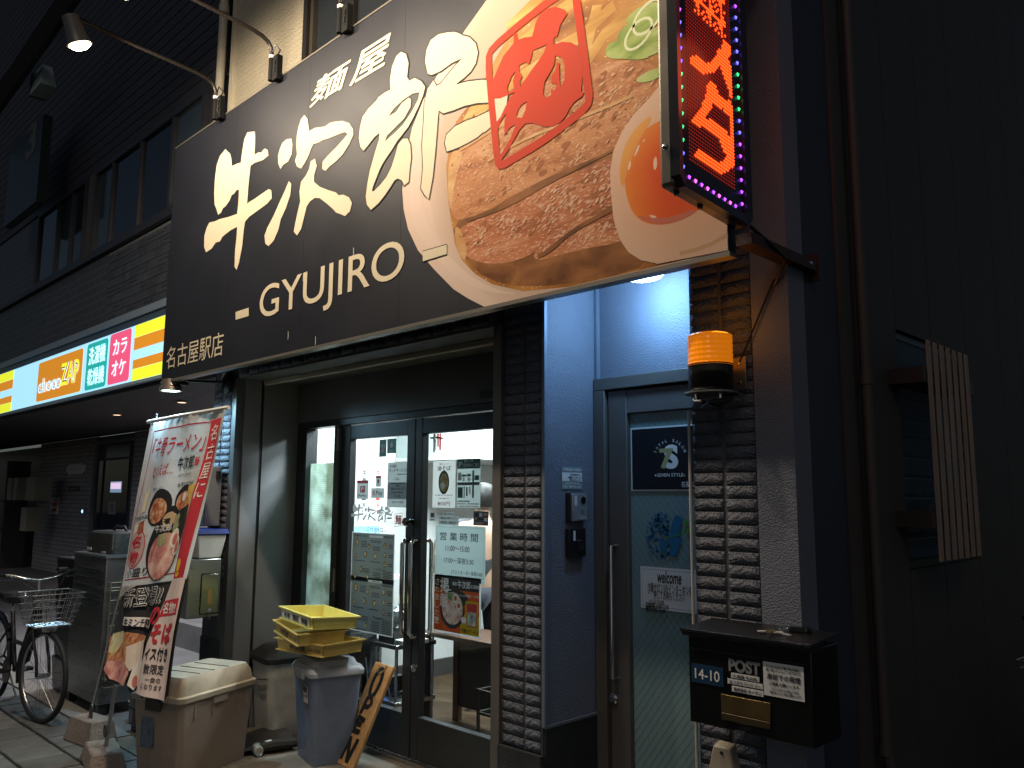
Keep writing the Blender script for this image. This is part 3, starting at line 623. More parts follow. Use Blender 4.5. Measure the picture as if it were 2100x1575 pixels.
# ---- brush characters
creami = M('cream_ink', (.60, .53, .385), .55, var=.02, vs=3, spec=.12)
o6 = ((380, 30), 3.0)
ushi = [(385, 725), (408, 722), (430, 720), (433, 760), (432, 800), (428, 862), (455, 848), (470, 850), (478, 838), (492, 824), (510, 834), (514, 868), (480, 895), (430, 912), (404, 930), (398, 985), (390, 1060), (383, 1165), (398, 1152), (420, 1140), (470, 1105), (515, 1074), (532, 1082), (535, 1130), (505, 1165), (450, 1205), (395, 1245), (370, 1275), (362, 1330), (352, 1430), (332, 1530), (318, 1572), (305, 1550), (309, 1450), (318, 1370), (322, 1306), (280, 1328), (230, 1368), (214, 1398), (190, 1402), (165, 1440), (130, 1463), (118, 1430), (120, 1360), (135, 1310), (150, 1280), (185, 1272), (215, 1258), (270, 1245), (322, 1226), (330, 1150), (333, 1080), (320, 1078), (300, 1105), (288, 1110), (275, 1145), (250, 1180), (234, 1192), (225, 1215), (205, 1234), (195, 1200), (183, 1170), (180, 1100), (185, 1010), (195, 930), (215, 870), (250, 828), (262, 842), (278, 855), (285, 880), (290, 932), (320, 918), (345, 910), (352, 850), (365, 770)]
tsugi = [[(600, 790), (625, 768), (655, 763), (662, 800), (657, 860), (635, 905), (605, 925), (588, 950), (575, 915), (573, 870), (585, 825)],
 [(640, 1025), (655, 1042), (648, 1110), (622, 1190), (590, 1260), (577, 1320), (547, 1390), (515, 1425), (495, 1410), (490, 1360), (508, 1310), (545, 1240), (580, 1160), (615, 1085)],
 [(735, 618), (755, 645), (765, 718), (800, 698), (860, 690), (890, 668), (920, 660), (970, 655), (1010, 668), (1035, 705), (1037, 740), (1010, 800), (970, 862), (930, 903), (890, 935), (865, 962), (845, 950), (848, 905), (880, 868), (930, 818), (975, 768), (1002, 735), (985, 723), (950, 735), (890, 760), (850, 772), (830, 785), (790, 798), (775, 830), (760, 870), (740, 910), (715, 948), (690, 935), (678, 900), (690, 860), (685, 800), (690, 740), (700, 690), (715, 645)],
 [(775, 903), (800, 886), (812, 930), (795, 990), (795, 1030), (830, 1060), (880, 1080), (930, 1095), (945, 1112), (975, 1108), (1010, 1125), (1028, 1160), (1015, 1212), (985, 1240), (950, 1225), (930, 1218), (915, 1200), (870, 1160), (830, 1130), (800, 1128), (770, 1150), (750, 1180), (735, 1240), (715, 1320), (690, 1360), (670, 1335), (680, 1280), (695, 1210), (710, 1150), (705, 1090), (715, 1030), (745, 990), (765, 950)]]
rou1 = [(1330, 230), (1360, 243), (1376, 300), (1366, 385), (1380, 408), (1415, 391), (1455, 412), (1478, 445), (1465, 500), (1440, 560), (1405, 635), (1375, 690), (1340, 735), (1305, 780), (1275, 830), (1240, 880), (1215, 920), (1200, 950), (1180, 1000), (1160, 1050), (1150, 1085), (1162, 1088), (1200, 1050), (1240, 1000), (1270, 940), (1290, 880), (1312, 800), (1340, 765), (1370, 763), (1387, 800), (1392, 880), (1382, 960), (1377, 1030), (1350, 1052), (1335, 1020), (1310, 1008), (1290, 1020), (1265, 1060), (1230, 1112), (1190, 1162), (1145, 1202), (1120, 1170), (1113, 1120), (1123, 1040), (1138, 960), (1158, 890), (1175, 830), (1195, 770), (1198, 728), (1168, 752), (1130, 800), (1100, 838), (1080, 815), (1070, 760), (1078, 690), (1093, 630), (1130, 578), (1180, 528), (1192, 508), (1230, 480), (1265, 463), (1262, 400), (1275, 320), (1300, 258)]
rou1h = [[(1252, 627), (1290, 575), (1345, 525), (1400, 488), (1443, 478), (1437, 520), (1395, 600), (1340, 680), (1290, 730), (1230, 782), (1245, 745), (1300, 690), (1350, 640), (1388, 570), (1392, 525), (1378, 512), (1335, 545), (1300, 600)]]
rou2 = [(1490, 345), (1478, 290), (1486, 220), (1513, 158), (1560, 123), (1580, 118), (1620, 110), (1660, 108), (1690, 118), (1710, 130), (1750, 140), (1790, 180), (1803, 235), (1790, 300), (1760, 350), (1710, 397), (1665, 432), (1740, 412), (1830, 402), (1900, 408), (1900, 540), (1800, 545), (1720, 562), (1650, 590), (1590, 608), (1562, 590), (1556, 640), (1552, 700), (1540, 850), (1525, 1000), (1500, 1137), (1475, 1110), (1453, 1070), (1465, 950), (1460, 800), (1470, 650), (1475, 540), (1495, 455), (1530, 405), (1548, 440), (1575, 425), (1610, 380), (1660, 320), (1708, 268), (1640, 300), (1580, 345), (1520, 372), (1495, 365)]
rou3 = [(1612, 843), (1600, 790), (1610, 740), (1660, 690), (1730, 655), (1800, 630), (1850, 605), (1895, 585), (1900, 670), (1885, 690), (1850, 720), (1830, 728), (1800, 755), (1740, 790), (1680, 820)]
rou4 = [(1900, 512), (1960, 505), (1987, 495), (1978, 560), (1970, 580), (1952, 620), (1917, 667), (1905, 600)]
outl = M('outline_ink', (.035, .03, .027), .6, spec=.1)
for pts in (rou1, rou2, rou3, rou4): MB().ribbon(sp(pts, *o6, off=.0190), .014).build('character_outline', outl, SG, fix=False)
decal('brush_character', sp(ushi, *o6, off=.0200), creami)
MBt = MB()
for pts in tsugi: MBt.poly(sp(pts, *o6, off=.0200))
MBt.build('brush_character', creami, SG, fix=False)
MBt = MB().poly(sp(rou1, *o6, off=.0200), [sp(h, *o6, off=.0200) for h in rou1h])
for pts in (rou2, rou3, rou4): MBt.poly(sp(pts, *o6, off=.0200))
MBt.build('brush_character', creami, SG, fix=False)
# two small brush characters above
for ch, lb, rt_, sh in (('麺', (636, 222), (720, 120), .25), ('屋', (718, 178), (802, 68), .25)):
    text_y(ch, creami, SG, lb, rt_, YS, .03, off=.0032, shear=sh, res=3)
text_y('GYUJIRO', creami, SG, (531, 675), (831, 486), YS, .004, off=.0032, res=6)
decal('dash', sp([(484, 640), (511, 631), (511, 648), (484, 656)], off=.0200), creami)
dsh = sp([(868, 516), (917, 502), (917, 521), (868, 536)], off=.0200); decal('dash', dsh, creami); MB().ribbon([q + Vector((0, .0002, 0)) for q in dsh], .009).build('dash_outline', outl, SG, fix=False)
text_y('名古屋駅店', creami, SG, (341, 758), (460, 679), YS, .0, off=.0032, res=3)
# ---- red stamp
stampm = M('stamp_red', (.46, .044, .02), .6, var=.04, vs=4, spec=.08)
o4 = ((980, 0), 4.377)
MB().ribbon(smoothpoly(sp([(600, 45), (350, 245), (125, 440), (95, 520), (120, 850), (150, 1150), (180, 1450), (212, 1490), (300, 1440), (560, 1285), (800, 1110), (990, 955), (1005, 860), (985, 745), (965, 560), (930, 300), (895, 50), (885, -40), (860, -100), (760, -60)], *o4, off=.0215), 1), .042).build('stamp_border', stampm, SG, fix=False)
so = [(560, 130), (620, 80), (700, 63), (780, 88), (805, 130), (772, 180), (742, 230), (717, 330), (685, 340), (685, 405), (760, 378), (840, 383), (900, 418), (925, 480), (947, 600), (942, 700), (932, 820), (955, 838), (940, 870), (880, 910), (830, 970), (790, 1050), (740, 1102), (680, 1137), (610, 1140), (550, 1125), (490, 1105), (430, 1112), (380, 1165), (330, 1255), (260, 1375), (210, 1445), (198, 1410), (240, 1340), (300, 1240), (345, 1118), (290, 1150), (243, 1220), (243, 1100), (257, 1020), (210, 1090), (182, 1175), (163, 1110), (210, 1048), (250, 960), (300, 870), (343, 828), (290, 848), (265, 860), (200, 886), (150, 888), (130, 740), (170, 650), (230, 510), (325, 390), (325, 310), (350, 296), (367, 360), (420, 340), (492, 330), (520, 220)]
sh_ = [[(500, 455), (620, 402), (600, 470), (540, 560), (480, 640), (388, 778), (380, 740), (402, 690), (375, 640), (376, 590), (430, 560), (465, 580)], [(340, 640), (300, 700), (268, 790), (275, 840), (328, 800), (320, 730)], [(700, 502), (760, 520), (785, 600), (780, 720), (750, 782), (738, 720), (735, 570), (715, 558), (702, 640), (667, 680), (662, 750), (720, 758), (690, 815), (662, 800), (660, 858), (612, 883), (590, 850), (602, 740), (660, 640), (690, 580)], [(445, 912), (430, 1000), (400, 1060), (345, 1053), (370, 980), (400, 940)]]
decal('stamp_character', sp(so, *o4, off=.0230), stampm, holes=[sp(h, *o4, off=.0230) for h in sh_])
for p_ in ((725, 508), (622, 560), (591, 680), (647, 690)):   # bird-dropping streaks
    q = PY(*p_, YS); MB().ribbon([XZ(q.x, q.z, .003), XZ(q.x + .003, q.z - .03, .003), XZ(q.x + .001, q.z - .05, .003)], .005, closed=False).build('streak', M('streak_white', (.5, .5, .48), .7), SG, fix=False)

# ------------------------------------------------------------------ gooseneck lamps
GL = ['gooseneck lamp above the left end of the sign, first from the drainpipe', 'gooseneck lamp with its arm crossing the drainpipe, second along the sign', 'gooseneck lamp whose bracket hangs by the upstairs window', 'gooseneck lamp above the printed noodles, fourth along the sign', 'gooseneck lamp above the egg end of the sign, fifth along']
goo = M('lamp_bronze', (.035, .03, .027), .35, metal=.7)
for i in range(5):
    X = -5.465 + .80 * i
    G = thing('gooseneck_lamp', GL[i], 'lamp', (X, YS - .03, 4.36), group='gooseneck lamps over the shop sign')
    brb = M('bracket_black', (.005, .005, .005), .65, spec=.15); br = bx('bracket', brb, G, X - .03, X + .03, YS - .05, YS - .008, 4.33, 4.50, .004)
    MB().cyl((X - .05, YS - .045, 4.34), (X - .05, YS - .045, 4.50), .019, n=12).build('arm_socket', brb, G, smooth=True)
    MB().cyl((X - .05, YS - .045, 4.495), (X - .05, YS - .045, 4.515), .0195, n=12).build('collar', white, G, smooth=True)
    for z in (4.37, 4.42, 4.47): MB().lathe([(.006, 0), (.006, .006), (.002, .009)], (X + .012, YS - .05, z), 8, (0, -1, 0)).build('bolt', chrome, br)
    x0 = X - .05; ax = -.0
    arm = [(x0, YS - .045, 4.51), (x0, YS - .05, 4.56), (x0, YS - .075, 4.60), (x0, YS - .12, 4.625), (x0, YS - .20, 4.64), (x0, YS - .97, 4.70)]
    MB().tube(arm, .0135, 10).build('arm', goo, G, smooth=True)
    end = Vector((x0, YS - 1.00, 4.695)); aim = Vector((0, .8, -.85)).normalized(); hax = Vector((0, .42, -1)).normalized()
    MB().cyl(end + Vector((0, .06, .0)), end - Vector((0, .03, 0)), .022, n=12).build('knuckle', goo, G, smooth=True)
    hd = end + Vector((0, -.03, -.01))
    MB().lathe([(.02, -.03), (.05, -.02), (.055, .06), (.058, .10), (.075, .155), (.078, .165), (.068, .165), (.05, .10)], hd, 22, hax).build('lamp_head', M('lamp_grey', (.16, .15, .14), .4, metal=.5), G, smooth=True)
    MB().lathe([(.066, .155), (.062, .172), (.045, .186), (.015, .192)], hd, 22, hax).build('bulb_lens', M('warm_lens', (1, .8, .5), .4, emit=40, ecol=(1, .80, .52)), G, smooth=True)
    MB().tube([(x0, YS - .045, 4.52), (X, YS - .05, 4.57), (X + .03, YS - .03, 4.53), (X + .01, YS - .056, 4.45), (X + .005, YS - .055, 4.38)], .005, 6).build('cable', black, G, smooth=True)
    lamp('bulb', 'SPOT', LAMP_W * (1, 1, 1, .85, .85)[i], WARM, hd + hax * .22, G, aim, 176, .05, .3)

# ------------------------------------------------------------------ neighbouring building on the left
N = thing('neighbour_building', 'dark tiled building with upstairs windows and siding left of the ramen shop', 'building', (-10, 3.0, 0))
YN = 2.97
tile = M('dark_wall_tile', (.055, .06, .07), .45, var=.2, vs=12, rnd=.2)
tilej = M('tile_joint', (.17, .18, .2), .8)
siding = M('dark_siding', (.034, .032, .038), .6, var=.15, vs=3, rnd=.12)
nfr = M('neighbour_frame', (.04, .043, .052), .45, metal=.4)
def tilewall_mat():
    m = M('tile_wall_far', (.042, .045, .052), .5); n, l = m.node_tree.nodes, m.node_tree.links
    bt = n.new('ShaderNodeTexBrick'); bt.inputs['Scale'].default_value = 1; bt.inputs['Brick Width'].default_value = .2; bt.inputs['Row Height'].default_value = .09; bt.inputs['Mortar Size'].default_value = .004
    tc = n.new('ShaderNodeTexCoord'); mp = n.new('ShaderNodeMapping'); mp.inputs['Rotation'].default_value = (R(90), 0, 0); l.new(tc.outputs['Object'], mp.inputs[0]); l.new(mp.outputs[0], bt.inputs[0])
    bt.inputs['Color1'].default_value = (.055, .06, .07, 1); bt.inputs['Color2'].default_value = (.045, .05, .058, 1); bt.inputs['Mortar'].default_value = (.13, .14, .155, 1)
    l.new(bt.outputs[0], n['Principled BSDF'].inputs['Base Color']); return m
tw = tilewall_mat()
wl = bx('tile_wall', tw, N, -34, -8.92, YN, 3.3, 3.40, 4.17)
wl2 = bx('tile_wall', tilej, N, -8.918, -6.45, YN + .006, 3.3, 3.40, 4.17)
tm = [MB().box(-.0975, .0975, -.012, .004, -.0425, .0425).mesh('wall_tile'), MB().box(-.0475, .0475, -.012, .004, -.0425, .0425).mesh('wall_tile'), MB().box(-.0975, .0975, -.012, .004, -.02, .02).mesh('wall_tile')]
for me in tm: me.materials.append(tile)
for r in range(8):
    x = -8.9; z = 3.45 + .09 * r
    while x < -6.6:
        k = random.choice((0, 0, 1, 2))
        wd = (.2, .1, .2)[k]
        if k == 2:
            for dz in (-.0225, .0225): link_mesh('wall_tile', tm[2], wl2, Vector((x + .1, YN + .004, z + dz)) - ORG[N.name])
        else: link_mesh('wall_tile', tm[k], wl2, Vector((x + wd / 2, YN + .004, z)) - ORG[N.name])
        x += wd
bx('sill_band', nfr, N, -13.2, -6.6, YN - .05, 3.2, 4.172, 4.225)
bx('wall_return', tw, N, -34, -11.55, YN, 3.3, 4.227, 5.2)
def nwin(x0, x1, divs, tones):
    wo = MB().box(x0, x1, YN - .03, YN + .05, 4.227, 4.275).box(x0, x1, YN - .03, YN + .05, 5.16, 5.22).box(x0, x0 + .05, YN - .03, YN + .05, 4.277, 5.158).box(x1 - .05, x1, YN - .03, YN + .05, 4.277, 5.158).build('window', nfr, N)
    xs = [x0 + .052] + divs + [x1 - .052]
    for d in divs: bx('mullion', nfr, wo, d - .025, d + .025, YN - .025, YN + .04, 4.277, 5.158)
    for a, b, t in zip(xs, xs[1:], tones): bx('pane', M('night_pane_%d' % t, ((.008, .009, .011), (.03, .042, .048), (.02, .022, .03))[t], .08, spec=.7), wo, a + (.027 if a in divs else 0), b - (.027 if b in divs else 0), YN + .0, YN + .01, 4.277, 5.158)
nwin(-11.5, -9.72, [-10.72, -10.2], (0, 1, 2)); nwin(-9.45, -6.75, [-8.93, -8.18, -7.42], (1, 0, 0, 1))
bx('window_post', M('post_brown', (.075, .062, .055), .6), N, -9.70, -9.47, YN - .01, YN + .06, 4.227, 5.22)
for r in range(44):
    bx('siding_plank', siding, N, -34, -6.42, YN - .002 + (.0), YN + .03, 5.235 + .115 * r, 5.235 + .115 * r + .104)
bx('siding_backing', M('siding_gap', (.085, .08, .082), .7), N, -34, -6.42, YN + .012, 3.3, 5.222, 10.4)
bx('flank_wall', siding, N, -6.75, -6.40, 3.0, 3.4, 2.6, 5.2)
# entrance under the light-box sign
bx('soffit', M('soffit_brown', (.05, .045, .042), .6), N, -24, -6.2, 2.98, 5.02, 2.64, 2.69)
ent = M('entrance_brick', (.11, .105, .115), .55, var=.15, vs=14)
n, l = ent.node_tree.nodes, ent.node_tree.links
bt = n.new('ShaderNodeTexBrick'); bt.inputs['Scale'].default_value = 1; bt.inputs['Brick Width'].default_value = .22; bt.inputs['Row Height'].default_value = .075; bt.inputs['Mortar Size'].default_value = .006
tc = n.new('ShaderNodeTexCoord'); mp = n.new('ShaderNodeMapping'); mp.inputs['Rotation'].default_value = (R(90), 0, 0); l.new(tc.outputs['Object'], mp.inputs[0]); l.new(mp.outputs[0], bt.inputs[0])
bt.inputs['Color1'].default_value = (.36, .345, .36, 1); bt.inputs['Color2'].default_value = (.30, .285, .305, 1); bt.inputs['Mortar'].default_value = (.08, .08, .09, 1)
l.new(bt.outputs[0], n['Principled BSDF'].inputs['Base Color']); bp = n.new('ShaderNodeBump'); bp.inputs['Strength'].default_value = .5; l.new(bt.outputs['Fac'], bp.inputs['Height']); bp.invert = True; l.new(bp.outputs[0], n['Principled BSDF'].inputs['Normal'])
bx('entrance_wall', ent, N, -18.1, -14.95, 5.02, 5.2, .2, 2.638); bx('entrance_wall', ent, N, -13.35, -6.2, 5.02, 5.2, .2, 2.638); bx('entrance_wall', ent, N, -14.948, -13.352, 5.06, 5.2, 2.5, 2.638)
bx('lobby_back', black, N, -24, -18.11, 5.3, 5.4, .2, 2.638)
bx('lobby_counter', M('lobby_grey', (.10, .105, .115), .5), N, -23.8, -18.6, 4.6, 5.2, .262, .95)
ed = bx('entrance_door', nfr, N, -14.94, -13.36, 5.03, 5.055, .262, 2.498)
for a, b in ((-14.85, -14.62), (-14.5, -13.5)): bx('door_pane', M('entrance_pane', (.012, .016, .024), .05, spec=.8), ed, a, b, 5.012, 5.028, .35, 2.22)
bx('transom', M('transom_pane', (.10, .14, .19), .2), ed, -14.5, -13.5, 5.012, 5.028, 2.26, 2.46)
bx('door_jamb', M('door_jamb_steel', (.2, .22, .26), .4, metal=.5), ed, -14.97, -14.94, 4.96, 5.05, .262, 2.50); bx('door_jamb', M('door_jamb_steel', (.2, .22, .26)), ed, -14.97, -13.33, 4.96, 5.05, 2.502, 2.55)
for (x, y) in ((240, 849), (373, 823)):
    q = PZ(x, y, 2.635); dlt = thing('downlight', 'small warm downlight in the dark soffit ' + ('nearer the light-box sign panels' if x < 300 else 'just above the hanging banner'), 'light', q, group='soffit downlights')
    MB().lathe([(.055, 0), (.055, -.012), (.045, -.014)], q, 18).build('trim_ring', M('ring_white', (.7, .68, .62), .5), dlt); lamp('downlight_bulb', 'SPOT', 180, (.95, .92, .95), q + Vector((0, 0, -.03)), dlt, (0, .25, -1), 150, .04); MB().lathe([(.042, -.0145), (.02, -.0150)], q, 18).build('lens', M('downlight_lens', (1, .8, .6), .5, emit=2.2, ecol=(1, .62, .38)), dlt)
# plates and notices on the entrance wall (far in the recess)
def plate(name, lb, rt_, Y, mat, label, cat, d=.015):
    a = PY(*lb, Y); b = PY(*rt_, Y); t = thing(name, label, cat, ((a.x + b.x) / 2, Y, min(a.z, b.z)))
    bx('plate', mat, t, min(a.x, b.x), max(a.x, b.x), Y - d, Y - .001, min(a.z, b.z), max(a.z, b.z)); return t, a, b
t, a, b = plate('name_plate', (137, 973), (178, 950), 5.02, M('plate_steel', (.6, .6, .62), .4, metal=.2), 'brushed metal name plate on the dark entrance wall', 'plate'); tb = MB(); text_box(tb, '深川町', a.x + .2, b.x - .2, a.z + .08, b.z - .08, 5.002, .02); tb.build('lettering', gold, t, fix=False)
for q in ((.05, .04), (.95, .04), (.05, .96), (.95, .96)): MB().lathe([(.022, 0), (.015, .012)], (a.x + (b.x - a.x) * q[0], 5.004, a.z + (b.z - a.z) * q[1]), 10, (0, -1, 0)).build('bolt', black, t)
t, a, b = plate('small_plate', (141, 1008), (164, 997), 5.02, M('plate_dark', (.10, .10, .11), .4), 'small dark plate below the metal name plate', 'plate'); tb = MB(); lines_box(tb, a.x + .1, b.x - .1, a.z + .05, b.z - .05, 5.003, 1, 3, .9); tb.build('lettering', wht, t, fix=False)
t, a, b = plate('camera_notice', (104, 1054), (122, 1021), 5.02, paper, 'white notice with two round symbols low on the entrance wall', 'notice'); 
mb = MB()
for cx in (.3, .7): mb.ribbon(ell(a.x + (b.x - a.x) * cx, a.z + (b.z - a.z) * .66, abs(b.x - a.x) * .16, abs(b.z - a.z) * .26, 5.003, 16), .02)
lines_box(mb, a.x + .05, b.x - .05, a.z + .05, a.z + .25, 5.003, 2, 5); mb.build('print', redink, t, fix=False)
t, a, b = plate('keypad', (168, 1056), (177, 1041), 5.02, M('keypad_grey', (.25, .25, .26), .4), 'small keypad with a blue light beside the entrance door', 'keypad', .03); MB().lathe([(.03, 0), (.015, .01)], ((a.x + b.x) / 2, 4.989, a.z + (b.z - a.z) * .5), 12, (0, -1, 0)).build('indicator', M('blue_led', (.2, .5, 1), .5, emit=3, ecol=(.3, .55, 1)), t)
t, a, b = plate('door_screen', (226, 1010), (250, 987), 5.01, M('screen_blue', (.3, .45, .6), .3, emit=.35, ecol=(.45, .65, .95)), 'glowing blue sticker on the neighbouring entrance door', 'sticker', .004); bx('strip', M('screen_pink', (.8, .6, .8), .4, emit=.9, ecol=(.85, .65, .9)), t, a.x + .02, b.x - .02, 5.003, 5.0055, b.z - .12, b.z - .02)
t, a, b = plate('door_notice', (222, 1054), (238, 1028), 5.01, M('notice_grey', (.3, .33, .36), .6), 'grey paper taped on the neighbouring entrance door', 'notice', .004); tb = MB(); lines_box(tb, a.x + .05, b.x - .05, a.z + .03, b.z - .03, 5.005, 6, 9); tb.build('print', ink, t, fix=False)
# dark shelf with boxes at the far left of the entrance
shf = thing('parcel_shelf', 'dark open shelf with pale file boxes deep in the entrance at the left edge', 'shelf', (-19.5, 4.55, .3))
for z in (1.5, .95): bx('shelf_board', M('shelf_dark', (.03, .032, .035), .5), shf, -21.5, -18.2, 4.5, 4.9, z, z + .05)
for a in (-21.45, -18.25): bx('upright', M('shelf_dark', (.03, .032, .035)), shf, a - .04, a + .04, 4.5, 4.9, .262, 2.3)
for i, (lb, rt_) in enumerate((((11, 1026), (24, 994)), ((25, 1026), (35, 998)), ((51, 1028), (71, 1000)), ((41, 1076), (56, 1043)))):
    a = PY(*lb, 4.52); b = PY(*rt_, 4.52); z0 = 1.55 if i < 3 else 1.002
    tag(MB().box(a.x, b.x, 4.52, 4.8, z0, z0 + .42).build('file_box', M('file_card', (.30, .29, .23), .8, var=.1, vs=4), None, org=(a.x, 4.52, z0)), ('pale file box at the far left end of the top shelf', 'narrow pale file box, second on the top shelf', 'pale file box at the right end of the top shelf', 'pale file box standing on the lower shelf')[i], 'box', 'file boxes on the dark shelf')

# ---- light-box sign of the neighbour
Z = thing('lightbox_sign', 'long glowing light-box sign with teal, pink and orange panels under the dark tiles', 'sign', (-9.6, 2.9, 2.7))
YL = 2.93
def em(name, col, s=1.0): return M(name, col, .4, emit=s, ecol=col)
lw = em('lit_white', (.42, .80, 1.0), .95)
bx('housing', M('housing_alu', (.3, .38, .45), .4, metal=.5), Z, -13.0, -6.5, YL + .002, YL + .16, 2.70, 3.24); bx('hood', M('hood_alu', (.32, .42, .52), .4, metal=.3), Z, -13.0, -6.5, YL - .03, YL + .02, 3.315, 3.385); bx('hood_channel', M('channel_alu', (.13, .19, .26), .35, metal=.5), Z, -13.0, -6.5, YL - .01, YL + .03, 3.245, 3.313)
bx('lit_face', lw, Z, -12.95, -6.52, YL - .012, YL, 2.705, 3.238)
bx('bottom_lip', M('lip_alu', (.4, .55, .65), .4), Z, -13.0, -6.5, YL - .03, YL + .02, 2.672, 2.70)
def zpx(pts, off): return [Vector((PY(x, y, YL).x, YL - .012 - off, PY(x, y, YL).z)) for x, y in pts]
def zrect(name, x0, x1, z0, z1, mat, off=.003, r=.04):
    m = MB(); ring = []
    for k, (sx, sz) in enumerate(((1, 1), (0, 1), (0, 0), (1, 0))):
        for i in range(5):
            tt = R(90 * k + 22.5 * i); ring.append(Vector(((x1 - r if sx else x0 + r) + r * math.cos(tt), YL - .012 - off, (z1 - r if sz else z0 + r) + r * math.sin(tt))))
    return m.poly(ring).build(name, mat, Z, fix=False)
ylw, org_ = em('lit_yellow', (.80, .86, .03), .95), em('lit_orange', (.72, .27, .015), .8)
for x0, x1 in ((-7.92, -6.54), (-12.9, -11.9)):
    for z0, z1, mm in ((3.12, 3.235, ylw), (3.0, 3.117, org_), (2.82, 2.905, org_), (2.708, 2.817, ylw)): bx('lit_stripe', mm, Z, x0, x1, YL - .016, YL - .013, z0, z1)
zrect('lit_panel', -10.85, -9.32, 2.735, 3.20, org_)
zrect('lit_panel', -9.20, -8.60, 2.725, 3.215, em('lit_teal', (.02, .45, .42), .75)); zrect('lit_panel', -8.55, -8.0, 2.725, 3.23, em('lit_pink', (.85, .10, .22), .85))
def ztext(body, x0, x1, z0, z1, mat, bold=0.0, off=.006, res=3):
    m = MB(); text_box(m, body, x0, x1, z0, z1, YL - .012 - off, bold, res); return m.build('lettering', mat, Z, fix=False)
lw2 = em('lit_white_text', (.75, .93, 1.0), 1.1)
dkt = M('sign_dark_blue', (.015, .03, .05), .5); ylt = em('lit_yellow_text', (.9, .88, .03), 1.0)
ztext('choco', -10.80, -9.98, 2.83, 3.0, lw2, .065, .005); ztext('choco', -10.80, -9.98, 2.83, 3.0, dkt, .03, .006); ztext('choco', -10.80, -9.98, 2.83, 3.0, lw2, .004, .007)
ztext('ZAP', -10.0, -9.42, 2.85, 3.10, lw2, .065, .005); ztext('ZAP', -10.0, -9.42, 2.85, 3.10, dkt, .035, .006); ztext('ZAP', -10.0, -9.42, 2.85, 3.10, ylt, .012, .007)
ztext('洗濯機', -9.13, -8.66, 2.985, 3.17, lw2, .015); ztext('乾燥機', -9.13, -8.66, 2.77, 2.945, lw2, .015)
ztext('カラ', -8.45, -8.1, 3.01, 3.16, lw2, .03); ztext('オケ', -8.45, -8.1, 2.80, 2.95, lw2, .03)
# ---- thing in the top left corner: eave beam, hanging lamp box, dark vertical sign
eb = thing('eave_beam', 'dark eave beam crossing the top left corner of the night sky', 'beam', (-14, 2.2, 6.5))
MB().tube([PY(-60, 290, 2.3), PY(160, -30, 2.3)], .10, 4).build('beam', M('beam_dark', (.03, .028, .034), .6), eb)
hl = thing('lamp_shade', 'pale wedge-shaped unlit lamp shade high at the top left', 'lamp shade', PY(92, 155, 2.5))
c = PY(90, 160, 2.5); MB().frustum((c.x, c.y), .42, .16, c.z - .16, .2, .10, c.z + .11).build('shade', M('shade_mint', (.33, .42, .40), .6), hl); MB().box(c.x - .23, c.x - .2, c.y - .08, c.y + .08, c.z - .17, c.z + .12).build('back_plate', M('shade_dark', (.05, .06, .06), .6), hl)
vsn = thing('vertical_sign', 'unlit dark green vertical sign with a faint figure near the left edge', 'sign', PY(45, 330, 2.6))
a = PY(11, 420, 2.6); b = PY(88, 250, 2.6); bx('board', M('sign_deep_green', (.014, .022, .021), .4), vsn, a.x, b.x, 2.6, 2.7, a.z - .3, b.z + .1)
tb = MB(); text_box(tb, '3', a.x + (b.x - a.x) * .55, a.x + (b.x - a.x) * .85, a.z + .35, a.z + .8, 2.597, .03); tb.build('lettering', M('faint_white', (.10, .11, .11), .6), vsn, fix=False)

# ------------------------------------------------------------------ alley side: neighbour house with slatted window
H = thing('alley_house', 'dark grey sided house wall along the alley with a louvred window', 'house', (XC, 4.5, 0))
hs = M('alley_siding', (.05, .046, .042), .7, var=.12, vs=3, bump=.05, bs=80)
XW = XC + .0
for y0, y1 in ((3.47, 3.93), (4.96, 5.62), (5.63, 6.08), (6.09, 6.54), (6.55, 7.0), (7.01, 8.2), (8.21, 12)): bx('wall_panel', hs, H, XW - .25, XW, y0, y1, 0, 9)
for y0, y1 in ((3.94, 4.40), (4.41, 4.95)): bx('wall_panel', hs, H, XW - .25, XW, y0, y1, 2.435, 9); bx('wall_panel', hs, H, XW - .25, XW, y0, y1, 0, 1.335)
bx('downpipe_channel', M('channel_taupe', (.06, .052, .045), .6), H, XW - .25, XW + .012, 3.308, 3.405, 0, 9)
wf = MB().box(XW - .1, XW - .02, 3.94, 3.97, 1.337, 2.433).box(XW - .1, XW - .02, 4.92, 4.95, 1.337, 2.433).box(XW - .1, XW - .02, 3.972, 4.918, 1.337, 1.37).box(XW - .1, XW - .02, 3.972, 4.918, 2.40, 2.433).build('window_frame', black, H)
lv = M('louvre_glass', (.10, .16, .21), .25, var=.1, vs=3, spec=.6)
for i in range(11):
    z = 1.372 + .0935 * i; m = Matrix.Translation((XW - .05, 4.445, z + .048)) @ Matrix.Rotation(R(24), 4, 'Y'); MB().box(-.004, .004, -.47, .47, -.052, .052, m).build('louvre', lv, wf)
sl_m = M('slat_wood', (.32, .235, .18), .6, var=.2, vs=6, stretch=(6, 6, .6), dirt=(.17, .12, .09), ds=5)
XSL = XW + .16
for i in range(7): bx('slat', sl_m, H, XSL - .007, XSL, 3.845 + .0875 * i, 3.845 + .0875 * i + .048, 1.385, 2.352, .0015)
for z in (2.16, 1.53): bx('slat_bracket', M('bracket_brown', (.05, .042, .037), .5, metal=.4), H, XW + .001, XSL - .008, 3.80, 4.50, z, z + .07)
apipe = thing('alley_pipe', 'taupe downpipe against the alley wall bending outward near the ground', 'pipe', (XW + .05, 3.44, 0))
